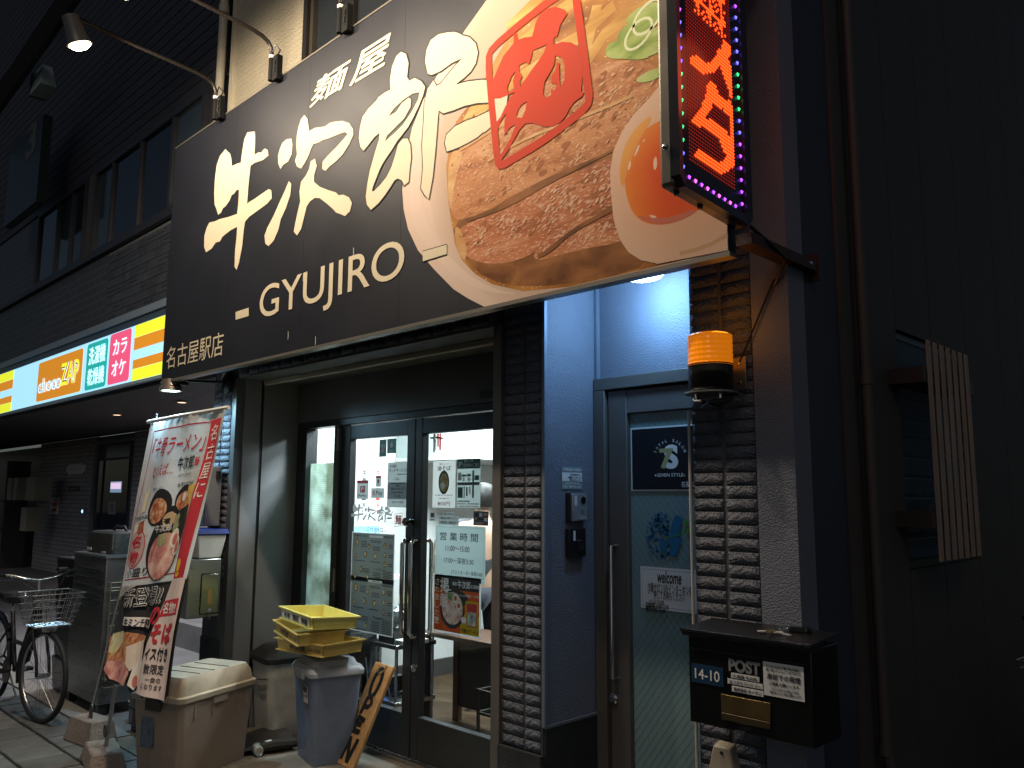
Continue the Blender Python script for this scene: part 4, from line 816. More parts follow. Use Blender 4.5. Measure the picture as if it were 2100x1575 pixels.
MB().tube([(XW + .045, 3.44, 8.5), (XW + .045, 3.44, .72), (XW + .05, 3.45, .64), (XW + .10, 3.50, .3), (XW + .15, 3.56, -.02)], .022, 12).build('pipe', M('channel_taupe', (.10, .088, .074)), apipe, smooth=True)
for z in (2.12, .66): MB().cyl((XW + .045, 3.44, z), (XW + .045, 3.44, z + .05), .027, n=12).build('pipe_collar', M('channel_taupe', (.1, .088, .074)), apipe, smooth=True)

# ------------------------------------------------------------------ projecting LED sign
L0 = Vector((-1.353, 2.068, 2.60)); L1 = Vector((-1.400, 2.598, 2.60)); LU = (L1 - L0).normalized(); LN = Vector((LU.y, -LU.x, 0)); LWD = (L1 - L0).length; LH = 1.55
def lp(u, z, d=0.0): return L0 + LU * u + Vector((0, 0, z)) + LN * d
E_ = thing('led_sign', 'projecting box sign with glowing red dot-matrix letters and a rim of coloured lights', 'sign', (L0 + L1) / 2)
mLU = Matrix(((LU.x, LN.x, 0, L0.x), (LU.y, LN.y, 0, L0.y), (0, 0, 1, L0.z), (0, 0, 0, 1)))
def lbox(mb, u0, u1, d0, d1, z0, z1):
    p = [lp(u, z, d) for z in (z0, z1) for d in (d0, d1) for u in (u0, u1)]
    return mb.add(p, [(0, 2, 3, 1), (4, 5, 7, 6), (0, 1, 5, 4), (1, 3, 7, 5), (3, 2, 6, 7), (2, 0, 4, 6)])
lbox(MB(), .004, LWD, -.062, -.012, .004, LH).build('case', M('led_case_alu', (.24, .21, .17), .42, metal=.75, var=.08, vs=5), E_, bevel=.012)
rim_m = M('led_bezel', (.01, .01, .012), .3)
mb = MB(); ring = [(0, LH), (0, .03), (.03, 0), (LWD - .03, 0), (LWD, .03), (LWD, LH)]; inn = [(.035, LH), (.035, .055), (.055, .035), (LWD - .055, .035), (LWD - .035, .055), (LWD - .035, LH)]
for i in range(5):
    a, b, c, d = ring[i], ring[i + 1], inn[i + 1], inn[i]
    mb.add([lp(*a, -.02), lp(*b, -.02), lp(*c, -.01), lp(*d, -.01), lp(*a, .012), lp(*b, .012), lp(*c, .006), lp(*d, .006)], [(0, 1, 2, 3), (4, 7, 6, 5), (0, 4, 5, 1), (1, 5, 6, 2), (2, 6, 7, 3), (3, 7, 4, 0)])
mb.build('bezel', rim_m, E_)
lbox(MB(), .03, LWD - .03, -.0115, -.006, .03, LH).build('matrix_board', M('led_board', (.008, .004, .006), .35), E_)
def dome(mb, c, r, n=6, h=.6):
    b = len(mb.v); mb.v += [c + (LU * math.cos(2 * math.pi * k / n) + Vector((0, 0, 1)) * math.sin(2 * math.pi * k / n)) * r for k in range(n)] + [c + LN * r * h]
    mb.f += [(b + k, b + (k + 1) % n, b + n) for k in range(n)]
def proj(p):
    v = p - EYE; z = v.dot(FW); return IW / 2 + FPX * v.dot(RT) / z, IH / 2 - FPX * v.dot(UP) / z
zs = 3.15; strokes = [[(290, 20), (400, 90), (475, 150), (490, 250), (470, 330), (380, 440), (330, 440), (270, 390)], [(490, 20), (515, 90), (522, 150)], [(440, 345), (475, 450), (510, 540), (525, 610)], [(375, 560), (390, 630), (470, 680), (525, 750), (530, 850), (525, 960), (490, 1060), (440, 1085), (380, 1060), (300, 1000)], [(375, 600), (345, 690), (280, 780), (350, 800), (430, 850), (470, 910), (480, 960)], [(290, 20), (330, -60), (420, -120), (520, -60)]]
strokes = [[(1340 + x / zs, y / zs) for x, y in s] for s in strokes]
def near(p, s):
    best = 1e9
    for a, b in zip(s, s[1:]):
        dx, dy = b[0] - a[0], b[1] - a[1]; t = max(0, min(1, ((p[0] - a[0]) * dx + (p[1] - a[1]) * dy) / (dx * dx + dy * dy + 1e-9)))
        best = min(best, math.hypot(p[0] - a[0] - dx * t, p[1] - a[1] - dy * t))
    return best
# the letters are laid out on the sign's own dot grid
lit, dim = MB(), MB(); pit = .0125
for j in range(int((LH - .13) / pit)):
    for i in range(int((LWD - .19) / pit)):
        c = lp(.10 + pit * i, .115 + pit * j, -.005); q = proj(c)
        on = min(near(q, s) for s in strokes) < 10.5
        if c.z > 3.25: on = ((i - 14) * (j - 75)) % 7 < 3 and 4 < i < 24
        dome(lit if on else dim, c, .0056 if on else .0036)
ledred = M('led_red', (1, .12, .02), .4, emit=3.6, ecol=(1, .062, .008))
tag(lit.build('lit_dots', ledred, E_, fix=False), kind='stuff'); tag(dim.build('dark_dots', M('led_red_dim', (.12, .015, .008), .35, emit=.3, ecol=(1, .05, .02)), E_, fix=False), kind='stuff')
cols = {'b': M('led_blue', (.1, .1, 1), .4, emit=3.2, ecol=(.12, .12, 1)), 'g': M('led_green', (.1, 1, .3), .4, emit=2.4, ecol=(.03, .8, .25)), 'p': M('led_violet', (.5, .1, 1), .4, emit=3.2, ecol=(.36, .06, 1)), 'm': M('led_pink', (1, .2, .8), .4, emit=3, ecol=(.9, .12, .75))}
seq = []
zz = .075; side = 'bbgggbbbppppppppppppppppppppppppppp'
dots = [(.052, .075 + .044 * k, ('b' if k < 2 else 'g' if k < 8 else 'b' if k < 12 else 'p')) for k in range(33)] + [(LWD - .052, .075 + .044 * k, ('p' if k < 6 else 'b' if k < 8 else 'g' if k < 12 else 'b' if k < 17 else 'p')) for k in range(33)] + [(.09 + .042 * k, .052, ('m' if k % 2 else 'p')) for k in range(9)]
for u, z, c in dots:
    m = MB(); dome(m, lp(u, z, -.004), .0072, 8, .9); m.build('rim_light', cols[c], E_, smooth=True)
bx_ = MB()
for z in (.13, .66, 1.2): MB().lathe([(.011, 0), (.011, .004), (.007, .010), (.002, .012)], lp(.0, z, -.037), 12, -LU).build('screw', chrome, E_, smooth=True)
for u in (.06, .22): MB().lathe([(.011, 0), (.008, .012)], lp(u, .004, -.035), 12, (0, 0, -1)).build('screw', black, E_)
lamp('matrix_glow', 'POINT', 1.6, (1, .12, .05), lp(LWD * .5, .5, .10), E_, soft=.15)
brk = thing('sign_bracket', 'brown steel arm holding the LED sign to the building corner', 'bracket', (-1.40, 2.7, 2.55))
rust = M('rusty_steel', (.055, .028, .022), .6, metal=.3, var=.3, vs=20)
for dz in (0, 1.25):
    MB().box(-1.425, -1.365, 2.54, 3.05, 2.525 + dz, 2.565 + dz).build('arm', rust, brk); bx('foot', rust, brk, -1.428, -1.36, 3.052, 3.06, 2.49 + dz, 2.60 + dz)
    MB().lathe([(.008, 0), (.006, .006)], (-1.363, 2.99, 2.545 + dz), 8, (1, 0, 0)).build('bolt', chrome, brk)
MB().tube([(-1.39, 2.58, 2.60), (-1.36, 2.66, 2.55), (-1.37, 2.80, 2.52), (-1.45, 2.86, 2.45)], .007, 6).build('cable', black, brk, smooth=True)

# ------------------------------------------------------------------ amber beacon
bc = Vector((-1.655, 2.73, 0)); BE = thing('beacon_light', 'amber warning beacon glowing on a black base on the right brick pier', 'beacon', (bc.x, bc.y, 2.06))
amb = M('amber_lens', (.75, .23, .0), .18, emit=.5, ecol=(1, .25, .004), coat=.5)
pr = []
for k in range(12):
    z = 2.158 + .104 * k / 11; pr.append((.0815 + (.0018 if k % 2 else 0), z))
mbl = MB(); nseg = 60; base = 0
for r_, z in [(.085, 2.146), (.085, 2.153)] + pr + [(.074, 2.268), (.055, 2.273)]:
    for k in range(nseg):
        t = 2 * math.pi * k / nseg; rr = r_ * (1 + (.012 if k % 2 else 0)); mbl.v.append(Vector((bc.x + rr * math.cos(t), bc.y + rr * math.sin(t), z)))
R_ = 16
for i in range(R_ - 1):
    for k in range(nseg): mbl.f.append((i * nseg + k, i * nseg + (k + 1) % nseg, (i + 1) * nseg + (k + 1) % nseg, (i + 1) * nseg + k))
mbl.f.append(tuple((R_ - 1) * nseg + k for k in range(nseg)))
mbl.build('lens', amb, BE)
MB().lathe([(.045, 2.175), (.05, 2.19), (.05, 2.24), (.045, 2.25)], (bc.x, bc.y, 0), 18).build('inner_reflector', M('amber_core', (1, .5, .1), .4, emit=5, ecol=(1, .5, .08)), BE)
MB().lathe([(.078, 2.052), (.084, 2.06), (.084, 2.142), (.08, 2.1455)], (bc.x, bc.y, 0), 40).build('base', M('gloss_black', (.008, .008, .008), .12), BE, smooth=True)
MB().lathe([(.0862, 2.147), (.0862, 2.152)], (bc.x, bc.y, 0), 40).build('band', M('amber_band', (.10, .02, .0), .3), BE)
MB().lathe([(.100, 2.040), (.100, 2.046)], (bc.x, bc.y, 0), 40).build('mount_plate', M('plate_zinc', (.3, .28, .25), .35, metal=.8), BE, smooth=True)
bx('mount_arm', M('plate_zinc', (.3, .28, .25)), BE, -1.66, -1.578, bc.y + .03, YF - .028, 2.040, 2.0455)
bx('wall_plate', M('plate_zinc', (.3, .28, .25)), BE, -1.66, -1.575, YF - .03, YF - .024, 2.063, 2.19, .002)
for z in (2.09, 2.165): MB().lathe([(.007, 0), (.005, .005)], (-1.60, YF - .03, z), 8, (0, -1, 0)).build('screw', chrome, BE)
for dx, dy in ((-.03, -.06), (.05, -.02)): MB().cyl((bc.x + dx, bc.y + dy, 2.02), (bc.x + dx, bc.y + dy, 2.056), .005, n=8).build('bolt', chrome, BE)
MB().tube([(bc.x - .04, bc.y - .04, 2.054), (bc.x - .06, bc.y, 2.02), (bc.x, bc.y + .05, 2.0), (bc.x + .07, bc.y + .03, 2.02), (bc.x + .02, bc.y - .05, 2.005), (bc.x - .05, bc.y + .02, 1.995)], .007, 6).build('cable', black, BE, smooth=True)
MB().tube([(bc.x - .05, bc.y - .05, 2.03), (bc.x - .03, bc.y - .07, 2.012), (bc.x, bc.y - .075, 2.008)], .005, 6).build('cable', white, BE, smooth=True)
MB().tube([(-1.60, YF - .03, 2.17), (-1.52, YF - .026, 2.33), (-1.45, YF - .022, 2.47)], .0035, 6).build('cable', black, BE, smooth=True)
lamp('beacon_bulb', 'POINT', .4, (1, .35, .03), (bc.x + .06, bc.y + .0, 2.30), BE, soft=.05)

# ------------------------------------------------------------------ recess ceiling lamp and wall spotlight
RL = thing('recess_lamp', 'round glowing white ceiling lamp in the blue salon recess', 'lamp', (-2.215, 3.08, 2.79))
MB().lathe([(.125, 0), (.13, -.03), (.125, -.035)], (-2.215, 3.08, 2.79), 30).build('lamp_base', white, RL, smooth=True)
MB().lathe([(.12, -.035), (.122, -.06), (.112, -.10), (.085, -.125), (.045, -.137), (.015, -.139)], (-2.215, 3.08, 2.79), 30).build('globe', M('globe_lit', (.8, .93, 1), .5, emit=5.5, ecol=(.62, .90, 1)), RL, smooth=True)
lamp('recess_bulb', 'POINT', RECESS_W, (.26, .56, 1), (-2.215, 3.08, 2.60), RL, soft=.07)
WLm = thing('wall_spotlight', 'round bronze spotlight on a wall arm shining down over the hanging banner', 'spotlight', (-5.86, 2.88, 2.49))
MB().lathe([(.085, 0), (.085, .02), (.06, .035), (.03, .05)], (-5.86, YF - .02, 2.49), 26, (0, -1, 0)).build('mount', goo, WLm, smooth=True)
MB().tube([(-5.86, YF - .06, 2.49), (-6.08, 2.63, 2.505)], .014, 10).build('arm', goo, WLm, smooth=True)
bx('yoke', goo, WLm, -6.13, -6.07, 2.58, 2.65, 2.47, 2.53, .006)
hc = Vector((-6.16, 2.555, 2.475))
MB().lathe([(.03, .045), (.06, .04), (.068, -.01), (.08, -.02), (.083, -.045), (.076, -.05), (.07, -.03)], hc, 28).build('lamp_head', M('spot_bronze', (.30, .25, .20), .3, metal=.8), WLm, smooth=True)
MB().lathe([(.071, -.042), (.06, -.046), (.02, -.048)], hc, 24).build('lens', M('cool_lens', (.8, .95, 1), .5, emit=14, ecol=(.72, .93, 1)), WLm)
lamp('spot_bulb', 'SPOT', WALL_W, (.42, .78, 1), hc + Vector((0, 0, -.07)), WLm, (.15, -.05, -1), 165, .04)
MB().tube([(-5.84, YF - .05, 2.56), (-5.83, YF - .06, 2.40), (-5.85, YF - .05, 2.2), (-5.845, YF - .05, 2.05)], .0035, 6).build('pull_chain', chrome, WLm, smooth=True)

# ------------------------------------------------------------------ intercoms and notice in the salon recess (wall X = -2.656)
XR = -2.656
def xpart(mb, y0, y1, z0, z1, d0, d1): return mb.box(XR + d0, XR + d1, y0, y1, z0, z1)
nt_ = thing('wall_notice', 'small grey and white notice above the silver intercom', 'notice', (XR, 3.08, 1.69))
xpart(MB(), 3.004, 3.156, 1.69, 1.797, .001, .004).build('sheet', M('notice_teal', (.22, .30, .32), .6), nt_); xpart(MB(), 3.006, 3.154, 1.728, 1.77, .0045, .006).build('label_band', paper, nt_)
def xtext(par, body, y0, y1, z0, z1, d, mat, bold=.01):
    m = MB(); lettermap(m, body, lambda u, v: (XR + d, y0 + (y1 - y0) * u, z0 + (z1 - z0) * v), bold, 2); return m.build('lettering', mat, par, fix=False)
xtext(nt_, '宅配業者様へのお願い', 3.015, 3.145, 1.777, 1.791, .0055, wht); xtext(nt_, '3階用インターホン', 3.05, 3.15, 1.742, 1.752, .0075, ink, .02); xtext(nt_, '下記受付時間まで', 3.06, 3.14, 1.757, 1.765, .0075, ink); xtext(nt_, 'お呼び出し下さい', 3.06, 3.14, 1.731, 1.739, .0075, ink); xtext(nt_, '不在の場合は置き配', 3.03, 3.13, 1.714, 1.724, .0055, wht); xtext(nt_, '対応をお願い致します。', 3.015, 3.145, 1.697, 1.708, .0055, wht)
ic = thing('silver_intercom', 'silver door intercom with a round camera lens on the recess wall', 'intercom', (XR, 3.1, 1.54))
MB().box(XR + .001, XR + .012, 3.035, 3.165, 1.535, 1.672).build('back_box', black, ic); MB().box(XR + .012, XR + .03, 3.055, 3.166, 1.537, 1.67).build('body', M('intercom_silver', (.42, .45, .47), .35, metal=.6), ic, bevel=.004)
MB().lathe([(.017, 0), (.017, .004), (.01, .006)], (XR + .03, 3.132, 1.638), 18, (1, 0, 0)).build('camera_lens', M('lens_black', (.005, .005, .006), .08), ic); xpart(MB(), 3.068, 3.085, 1.612, 1.658, .0302, .0315).build('name_label', paper, ic); xpart(MB(), 3.115, 3.14, 1.575, 1.592, .0302, .032).build('speaker', M('speaker_grey', (.15, .16, .17), .5), ic); xpart(MB(), 3.10, 3.15, 1.545, 1.562, .0302, .033).build('call_button', M('button_silver', (.5, .53, .55), .3, metal=.5), ic)
ib = thing('black_intercom', 'black door intercom below the silver one on the recess wall', 'intercom', (XR, 3.09, 1.36))
MB().box(XR + .001, XR + .028, 3.03, 3.155, 1.367, 1.502).build('body', M('intercom_black', (.01, .01, .012), .3), ib, bevel=.004); xpart(MB(), 3.06, 3.075, 1.445, 1.492, .0285, .0295).build('name_label', paper, ib); xpart(MB(), 3.085, 3.135, 1.395, 1.43, .0285, .034).build('call_button', M('button_black', (.02, .02, .022), .15), ib); xpart(MB(), 3.085, 3.12, 1.443, 1.449, .0285, .031).build('speaker_slot', M('slot_grey', (.1, .1, .1), .4), ib)

# ------------------------------------------------------------------ salon door posters (plane YSD)
YQ = YSD - .0085
ss = thing('salon_poster', 'black poster with a white S and gold 7 on the salon door glass', 'poster', (-2.2, YQ, 1.69))
pb = bx('border', paper, ss, -2.452, -1.91, YQ - .001, YQ, 1.683, 1.99); bx('sheet', M('poster_navy', (.006, .008, .014), .3), ss, -2.444, -1.918, YQ - .0025, YQ - .0012, 1.69, 1.982)
def stext(par, body, lb, rt_, mat, bold=0.0, off=.004, res=3, Yp=YSD - .009): return text_y(body, mat, par, lb, rt_, Yp, bold, off=off, res=res)
text_y('S', wht, ss, (1363, 962), (1391, 911), YQ, .05, off=.0035, res=6); text_y('7', gold, ss, (1354, 962), (1382, 919), YQ, .03, off=.0045, res=6)
text_y('SEVEN STYLE', wht, ss, (1349, 978), (1402, 970), YQ, .01, off=.0035, res=3)
for x in (1345.5, 1404.5): q = PY(x, 975, YQ); MB().poly(ell(q.x, q.z, .0048, .0048, YQ - .0035, 12)).build('dot', wht if x < 1400 else gold, ss, fix=False)
ctr = PY(1375, 940, YQ); word = 'TOTAL SALON'; mb = MB()
for i, ch in enumerate(word):
    if ch == ' ': continue
    th = R(158 - i * 13.6); cx = ctr.x + .088 * math.cos(th); cz = ctr.z + .002 + .083 * math.sin(th); a = th - R(90); h = .0135
    lettermap(mb, ch, lambda u, v: (cx + (u - .5) * h * .8 * math.cos(a) - (v - .5) * h * math.sin(a), YQ - .0035, cz + (u - .5) * h * .8 * math.sin(a) + (v - .5) * h * math.cos(a)), .0, 3)
mb.build('arched_lettering', wht, ss, fix=False)
text_y('名駅店', wht, ss, (1398, 999), (1428, 987), YQ, .0, off=.0035)
em_ = thing('round_emblem', 'blue round emblem of leaves and a face profile with green leaves on the glass', 'emblem', (-2.23, YQ, 1.38))
blu = M('emblem_blue', (.012, .14, .28), .5); grn = M('emblem_green', (.08, .30, .04), .5)
o5 = ((1100, 820), 3.5)
def qp(pts, o=o5, off=.001): return [Vector((PY(o[0][0] + x / o[1], o[0][1] + y / o[1], YQ).x, YQ - off, PY(o[0][0] + x / o[1], o[0][1] + y / o[1], YQ).z)) for x, y in pts]
MB().poly(smoothpoly(qp([(1000, 820), (1050, 850), (1045, 880), (1030, 920), (1035, 950), (1020, 1000), (1050, 985), (1040, 1030), (1020, 1060), (1015, 1110), (985, 1128), (958, 1110), (962, 1000), (960, 940), (975, 880)]), 1)).build('profile', blu, em_, fix=False)
MB().poly(smoothpoly(qp([(880, 1000), (900, 985), (925, 1010), (935, 1060), (925, 1095), (905, 1100), (885, 1060)]), 1)).build('figure', blu, em_, fix=False)
mb = MB(); rg = random.Random(4)
for i in range(170):
    th = rg.uniform(0, 2 * math.pi); rr = math.sqrt(rg.random()) ; x = 905 + 105 * rr * math.cos(th); y = 975 + 160 * rr * math.sin(th)
    if x > 955 or (870 < x < 940 and 970 < y < 1110): continue
    a = rg.uniform(0, 3.1); L_, W_ = rg.uniform(12, 22), rg.uniform(6, 10); pts = [(x + L_ * math.cos(a), y + L_ * math.sin(a)), (x - W_ * math.sin(a), y + W_ * math.cos(a)), (x - L_ * math.cos(a), y - L_ * math.sin(a)), (x + W_ * math.sin(a), y - W_ * math.cos(a))]
    mb.poly(smoothpoly(qp(pts), 1))
for k in range(14):
    a0 = R(95 + 13 * k); pts = [(905 + 112 * math.cos(a0 + d) , 975 + 165 * math.sin(a0 + d)) for d in (0, .06, .12)]; mb.ribbon(qp(pts, off=.0012), .006, closed=False)
for (x, y) in ((880, 860), (915, 920), (945, 945)):
    for k in range(5): a = R(72 * k); mb.poly(qp([(x + 22 * math.cos(a), y + 22 * math.sin(a)), (x + 10 * math.cos(a + .6), y + 10 * math.sin(a + .6)), (x, y), (x + 10 * math.cos(a - .6), y + 10 * math.sin(a - .6))]))
mb.build('leaf_motif', blu, em_, fix=False)
MB().poly(smoothpoly(qp([(1060, 870), (1075, 850), (1090, 880), (1085, 915), (1065, 905)]), 1)).poly(smoothpoly(qp([(1055, 945), (1095, 915), (1100, 955), (1075, 962)]), 1)).ribbon(qp([(930, 1000), (980, 980), (1040, 965), (1080, 930)], off=.0016), .004, closed=False).build('green_leaf', grn, em_, fix=False)
we = thing('welcome_notice', 'white welcome notice taped low on the salon door glass', 'notice', (-2.25, YQ, 1.12))
a = PY(1315, 1253, YQ); b = PY(1430, 1158, YQ); wx0, wx1, wz0, wz1 = a.x, b.x + .01, 1.135, 1.328
bx('sheet', paper, we, wx0, wx1, YQ - .002, YQ, wz0, wz1); MB().ribbon([(wx0 + .012, YQ - .003, wz0 + .012), (wx1 - .012, YQ - .003, wz0 + .012), (wx1 - .012, YQ - .003, wz1 - .012), (wx0 + .012, YQ - .003, wz1 - .012)], .0015).build('frame_line', ink, we, fix=False)
text_y('welcome', ink, we, (1349, 1195), (1398, 1173), YQ, .02, off=.0035, shear=.25, res=4); text_y('[3階サロン]のインターホンを', ink, we, (1330, 1217), (1420, 1202), YQ, .015, off=.0035); text_y('押してお待ちください', ink, we, (1342, 1228), (1405, 1217), YQ, .01, off=.0035)
text_y('セブンスタイル名古屋', ink, we, (1333, 1238), (1362, 1231), YQ, .01, off=.0035); text_y('営業時間 10:00~22:00', ink, we, (1325, 1246), (1372, 1239), YQ, .02, off=.0035); text_y('最終受付 20:00', ink, we, (1325, 1253), (1366, 1246), YQ, .02, off=.0035)

# ------------------------------------------------------------------ mailbox, keys, outlet
MBX = thing('mailbox', 'black wall mailbox with sloping lid and brass slot on the right pier', 'mailbox', (-1.5, 2.76, .86))
mbk = M('mailbox_black', (.006, .006, .0065), .28, var=.15, vs=6, bump=.05, bs=200)
ym, x0, x1 = 2.65, -1.73, -1.266
bx('body', mbk, MBX, x0, x1, ym, YF - .032, .858, 1.165, .004)
MB().slab([(x0 - .016, ym - .03, 1.182), (x0 - .016, YF - .03, 1.198), (x1 + .01, YF - .03, 1.198), (x1 + .01, ym - .03, 1.182)], (0, 0, -.006)).build('lid', M('lid_black', (.012, .012, .014), .22, bump=.25, bs=260), MBX)
MB().slab([(x0 - .016, ym - .031, 1.183), (x1 + .01, ym - .031, 1.183), (x1 + .008, ym - .012, 1.158), (x0 - .014, ym - .012, 1.158)], (0, .006, .002)).build('lid_lip', M('lid_lip_black', (.02, .024, .03), .2, metal=.3, bump=.5, bs=300), MBX)
bx('door_gap', M('gap_black', (.03, .03, .03), .3), MBX, x0 + .012, x1 - .012, ym - .0015, ym - .0002, 1.113, 1.116)
pl = bx('number_plate', M('plate_blue', (.012, .045, .10), .35), MBX, -1.717, -1.588, ym - .004, ym - .0005, .998, 1.062); tb = MB(); text_box(tb, '14-10', -1.702, -1.602, 1.012, 1.048, ym - .0055, .01, 4); tb.build('lettering', wht, pl, fix=False)
tb = MB(); text_box(tb, 'POST', -1.567, -1.446, 1.056, 1.099, ym - .003, .045, 4); tb.build('lettering', M('post_silver', (.42, .43, .45), .3, metal=.5), MBX, fix=False)
for i, (s_, xa, xb, z0, z1) in enumerate((('1F 麺屋 牛次郎', -1.558, -1.452, 1.035, 1.052), ('2F リゼラ アンド コー', -1.572, -1.44, 1.014, 1.031), ('株式会社 キーマン', -1.556, -1.438, .990, 1.009))):
    lb_ = bx('name_label', paper, MBX, xa, xb, ym - .003 - .0004 * i, ym - .001, z0, z1); tb = MB(); text_box(tb, s_, xa + .008, xb - .008, z0 + .003, z1 - .003, ym - .0045, .02); tb.build('lettering', ink, lb_, fix=False)
bx('slot_plate', M('brass', (.20, .14, .055), .4, metal=.8, var=.2, vs=10), MBX, -1.599, -1.414, ym - .006, ym - .0005, .915, .975, .002); bx('slot_flap', M('brass_dark', (.11, .08, .045), .45, metal=.7), MBX, -1.598, -1.415, ym - .008, ym - .0005, .890, .9135, .002)
bx('pull_tab', chrome, MBX, -1.54, -1.50, ym - .02, ym - .001, .866, .87)
sn = thing('smoking_notice', 'white no-smoking notice stuck on the right half of the mailbox front', 'notice', (-1.365, ym, 1.0))
nx0, nx1, nz0, nz1 = -1.436, -1.293, .998, 1.107; bx('sheet', paper, sn, nx0, nx1, ym - .003, ym - .0012, nz0, nz1)
for s_, f0, f1, e0, e1, bo in (('【こちらはポイ捨て防止用の', .1, .9, .84, .92, .01), ('吸い殻入れとなっております】', .08, .92, .74, .82, .01), ('扉前での喫煙', .1, .92, .50, .68, .04), ('ご遠慮 お願いします', .14, .88, .34, .44, .015), ('セブンスタイルの出入り口を', .2, .86, .20, .28, .01), ('塞がないようご協力お願いします', .16, .92, .09, .17, .01)):
    tb = MB(); text_box(tb, s_, nx0 + (nx1 - nx0) * f0, nx0 + (nx1 - nx0) * f1, nz0 + (nz1 - nz0) * e0, nz0 + (nz1 - nz0) * e1, ym - .0042, bo); tb.build('lettering', ink, sn, fix=False)
K = thing('key_bunch', 'bunch of keys with a black fob lying on the mailbox lid', 'keys', (-1.45, 2.72, 1.19))
kz = 1.194; K.scale = (1.5, 1.5, 1.4)
MB().rrect([(-1.395, 2.765, .05, .026, kz - .002, .01), (-1.395, 2.765, .052, .028, kz + .006, .011), (-1.395, 2.765, .044, .022, kz + .012, .009)], 3).build('fob', M('gloss_black', (.008, .008, .008), .12), K, smooth=True)
MB().tube([(-1.43 + .013 * math.cos(t * .5236), 2.755 + .013 * math.sin(t * .5236), kz + .004) for t in range(12)], .0015, 6, closed=True).build('key_ring', chrome, K, smooth=True)
for i, (dx, dy, an, mt) in enumerate(((-.02, -.02, .6, M('nickel_key', (.62, .6, .56), .35, metal=.4)), (.02, -.03, -.5, M('nickel_key', (.62, .6, .56))), (-.005, -.035, -1.2, M('brass_key', (.5, .33, .1), .3, metal=1)))):
    m = Matrix.Translation((-1.43 + dx, 2.735 + dy, kz - .001 + .002 * i)) @ Matrix.Rotation(an, 4, 'Z'); mb = MB(); mb.box(-.003, .032, -.0035, .0035, 0, .002, m); 
    for k in range(3): mb.box(.012 + .007 * k, .015 + .007 * k, -.006, -.0036, 0, .002, m)
    c_ = m @ Vector((-.012, 0, .001)); mb.lathe([(.011, -.001), (.011, .001)], c_, 12); mb.build('key', mt, K)
ob = thing('outlet_cover', 'beige weatherproof outlet cover below the mailbox', 'outlet', (-1.69, YF, .62))
beige = M('outlet_beige', (.42, .36, .27), .5, var=.08, vs=8)
MB().slab([(-1.735, YF - .075, .745), (-1.665, YF - .075, .745), (-1.645, YF - .075, .655), (-1.758, YF - .075, .655)], (0, .045, .012)).build('hood', beige, ob, bevel=.006); MB().box(-1.76, -1.643, YF - .06, YF - .03, .625, .652).build('base', M('outlet_shade', (.2, .17, .13), .5), ob)
MB().lathe([(.007, 0), (.005, .003)], (-1.70, YF - .0755, .725), 10, (0, -1, 0)).build('screw', black, ob)
wc = thing('white_cable', 'white cable running down the left edge of the right pier', 'cable', (-1.85, YF - .03, .3))
MB().tube([(-1.845, YF - .012, 2.0), (-1.846, YF - .012, 1.2), (-1.845, YF - .012, .62), (-1.85, YF - .03, .56), (-1.89, YF - .04, .54), (-1.92, YF - .03, .51), (-1.91, YF - .02, .3)], .006, 6).build('cable', M('cable_white', (.45, .42, .38), .5), wc, smooth=True)

# ------------------------------------------------------------------ papers and stickers on the shop door glass
YG = YD - .0045
def sheet(name, lb, rt_, mat, label, cat, th=.0015, off=0.0):
    a = PY(*lb, YG); b = PY(*rt_, YG); t = thing(name, label, cat, ((a.x + b.x) / 2, YG, a.z)); t['_'] = 0; del t['_']
    bx('sheet', mat, t, a.x, b.x, YG - th - off, YG - off, a.z, b.z); return t, a.x, b.x, a.z, b.z, YG - th - off
def put(t, body, f0, f1, e0, e1, bo=.01, mat=ink, res=2, sh=0.0, name='lettering'):
    T, x0, x1, z0, z1, Yp = t; m = MB(); text_box(m, body, x0 + (x1 - x0) * f0, x0 + (x1 - x0) * f1, z0 + (z1 - z0) * e0, z0 + (z1 - z0) * e1, Yp - .0012, bo, res, sh); return m.build(name, mat, T, fix=False)
def fine(t, f0, f1, e0, e1, rows, seed, mat=ink, fill=.5):
    T, x0, x1, z0, z1, Yp = t; m = MB(); lines_box(m, x0 + (x1 - x0) * f0, x0 + (x1 - x0) * f1, z0 + (z1 - z0) * e0, z0 + (z1 - z0) * e1, Yp - .0012, rows, seed, fill); return m.build('small_print', mat, T, fix=False)
def patch(t, f0, f1, e0, e1, mat, name='print_block', d=.0008):
    T, x0, x1, z0, z1, Yp = t; m = MB(); m.add([(x0 + (x1 - x0) * f0, Yp - d, z0 + (z1 - z0) * e0), (x0 + (x1 - x0) * f1, Yp - d, z0 + (z1 - z0) * e0), (x0 + (x1 - x0) * f1, Yp - d, z0 + (z1 - z0) * e1), (x0 + (x1 - x0) * f0, Yp - d, z0 + (z1 - z0) * e1)], [(0, 1, 2, 3)]); return m.build(name, mat, T, fix=False)
broth = ramp_print('print_broth', [(.3, (.35, .14, .04)), (.5, (.62, .42, .2)), (.7, (.8, .7, .5))], 40, 3)
def bowlprint(t, f, e, r, top=broth, asp=1.25, rim=ink):
    T, x0, x1, z0, z1, Yp = t; cx = x0 + (x1 - x0) * f; cz = z0 + (z1 - z0) * e
    MB().poly(ell(cx, cz, r, r * asp, Yp - .0012, 18)).build('printed_bowl', rim, T, fix=False); MB().poly(ell(cx, cz, r * .8, r * .8 * asp, Yp - .0016, 16)).build('printed_food', top, T, fix=False)
gpap = translucent(M('grey_paper', (.46, .49, .49), .6, var=.03, vs=20), .5); grnp = M('sticker_green', (.01, .16, .10), .4)
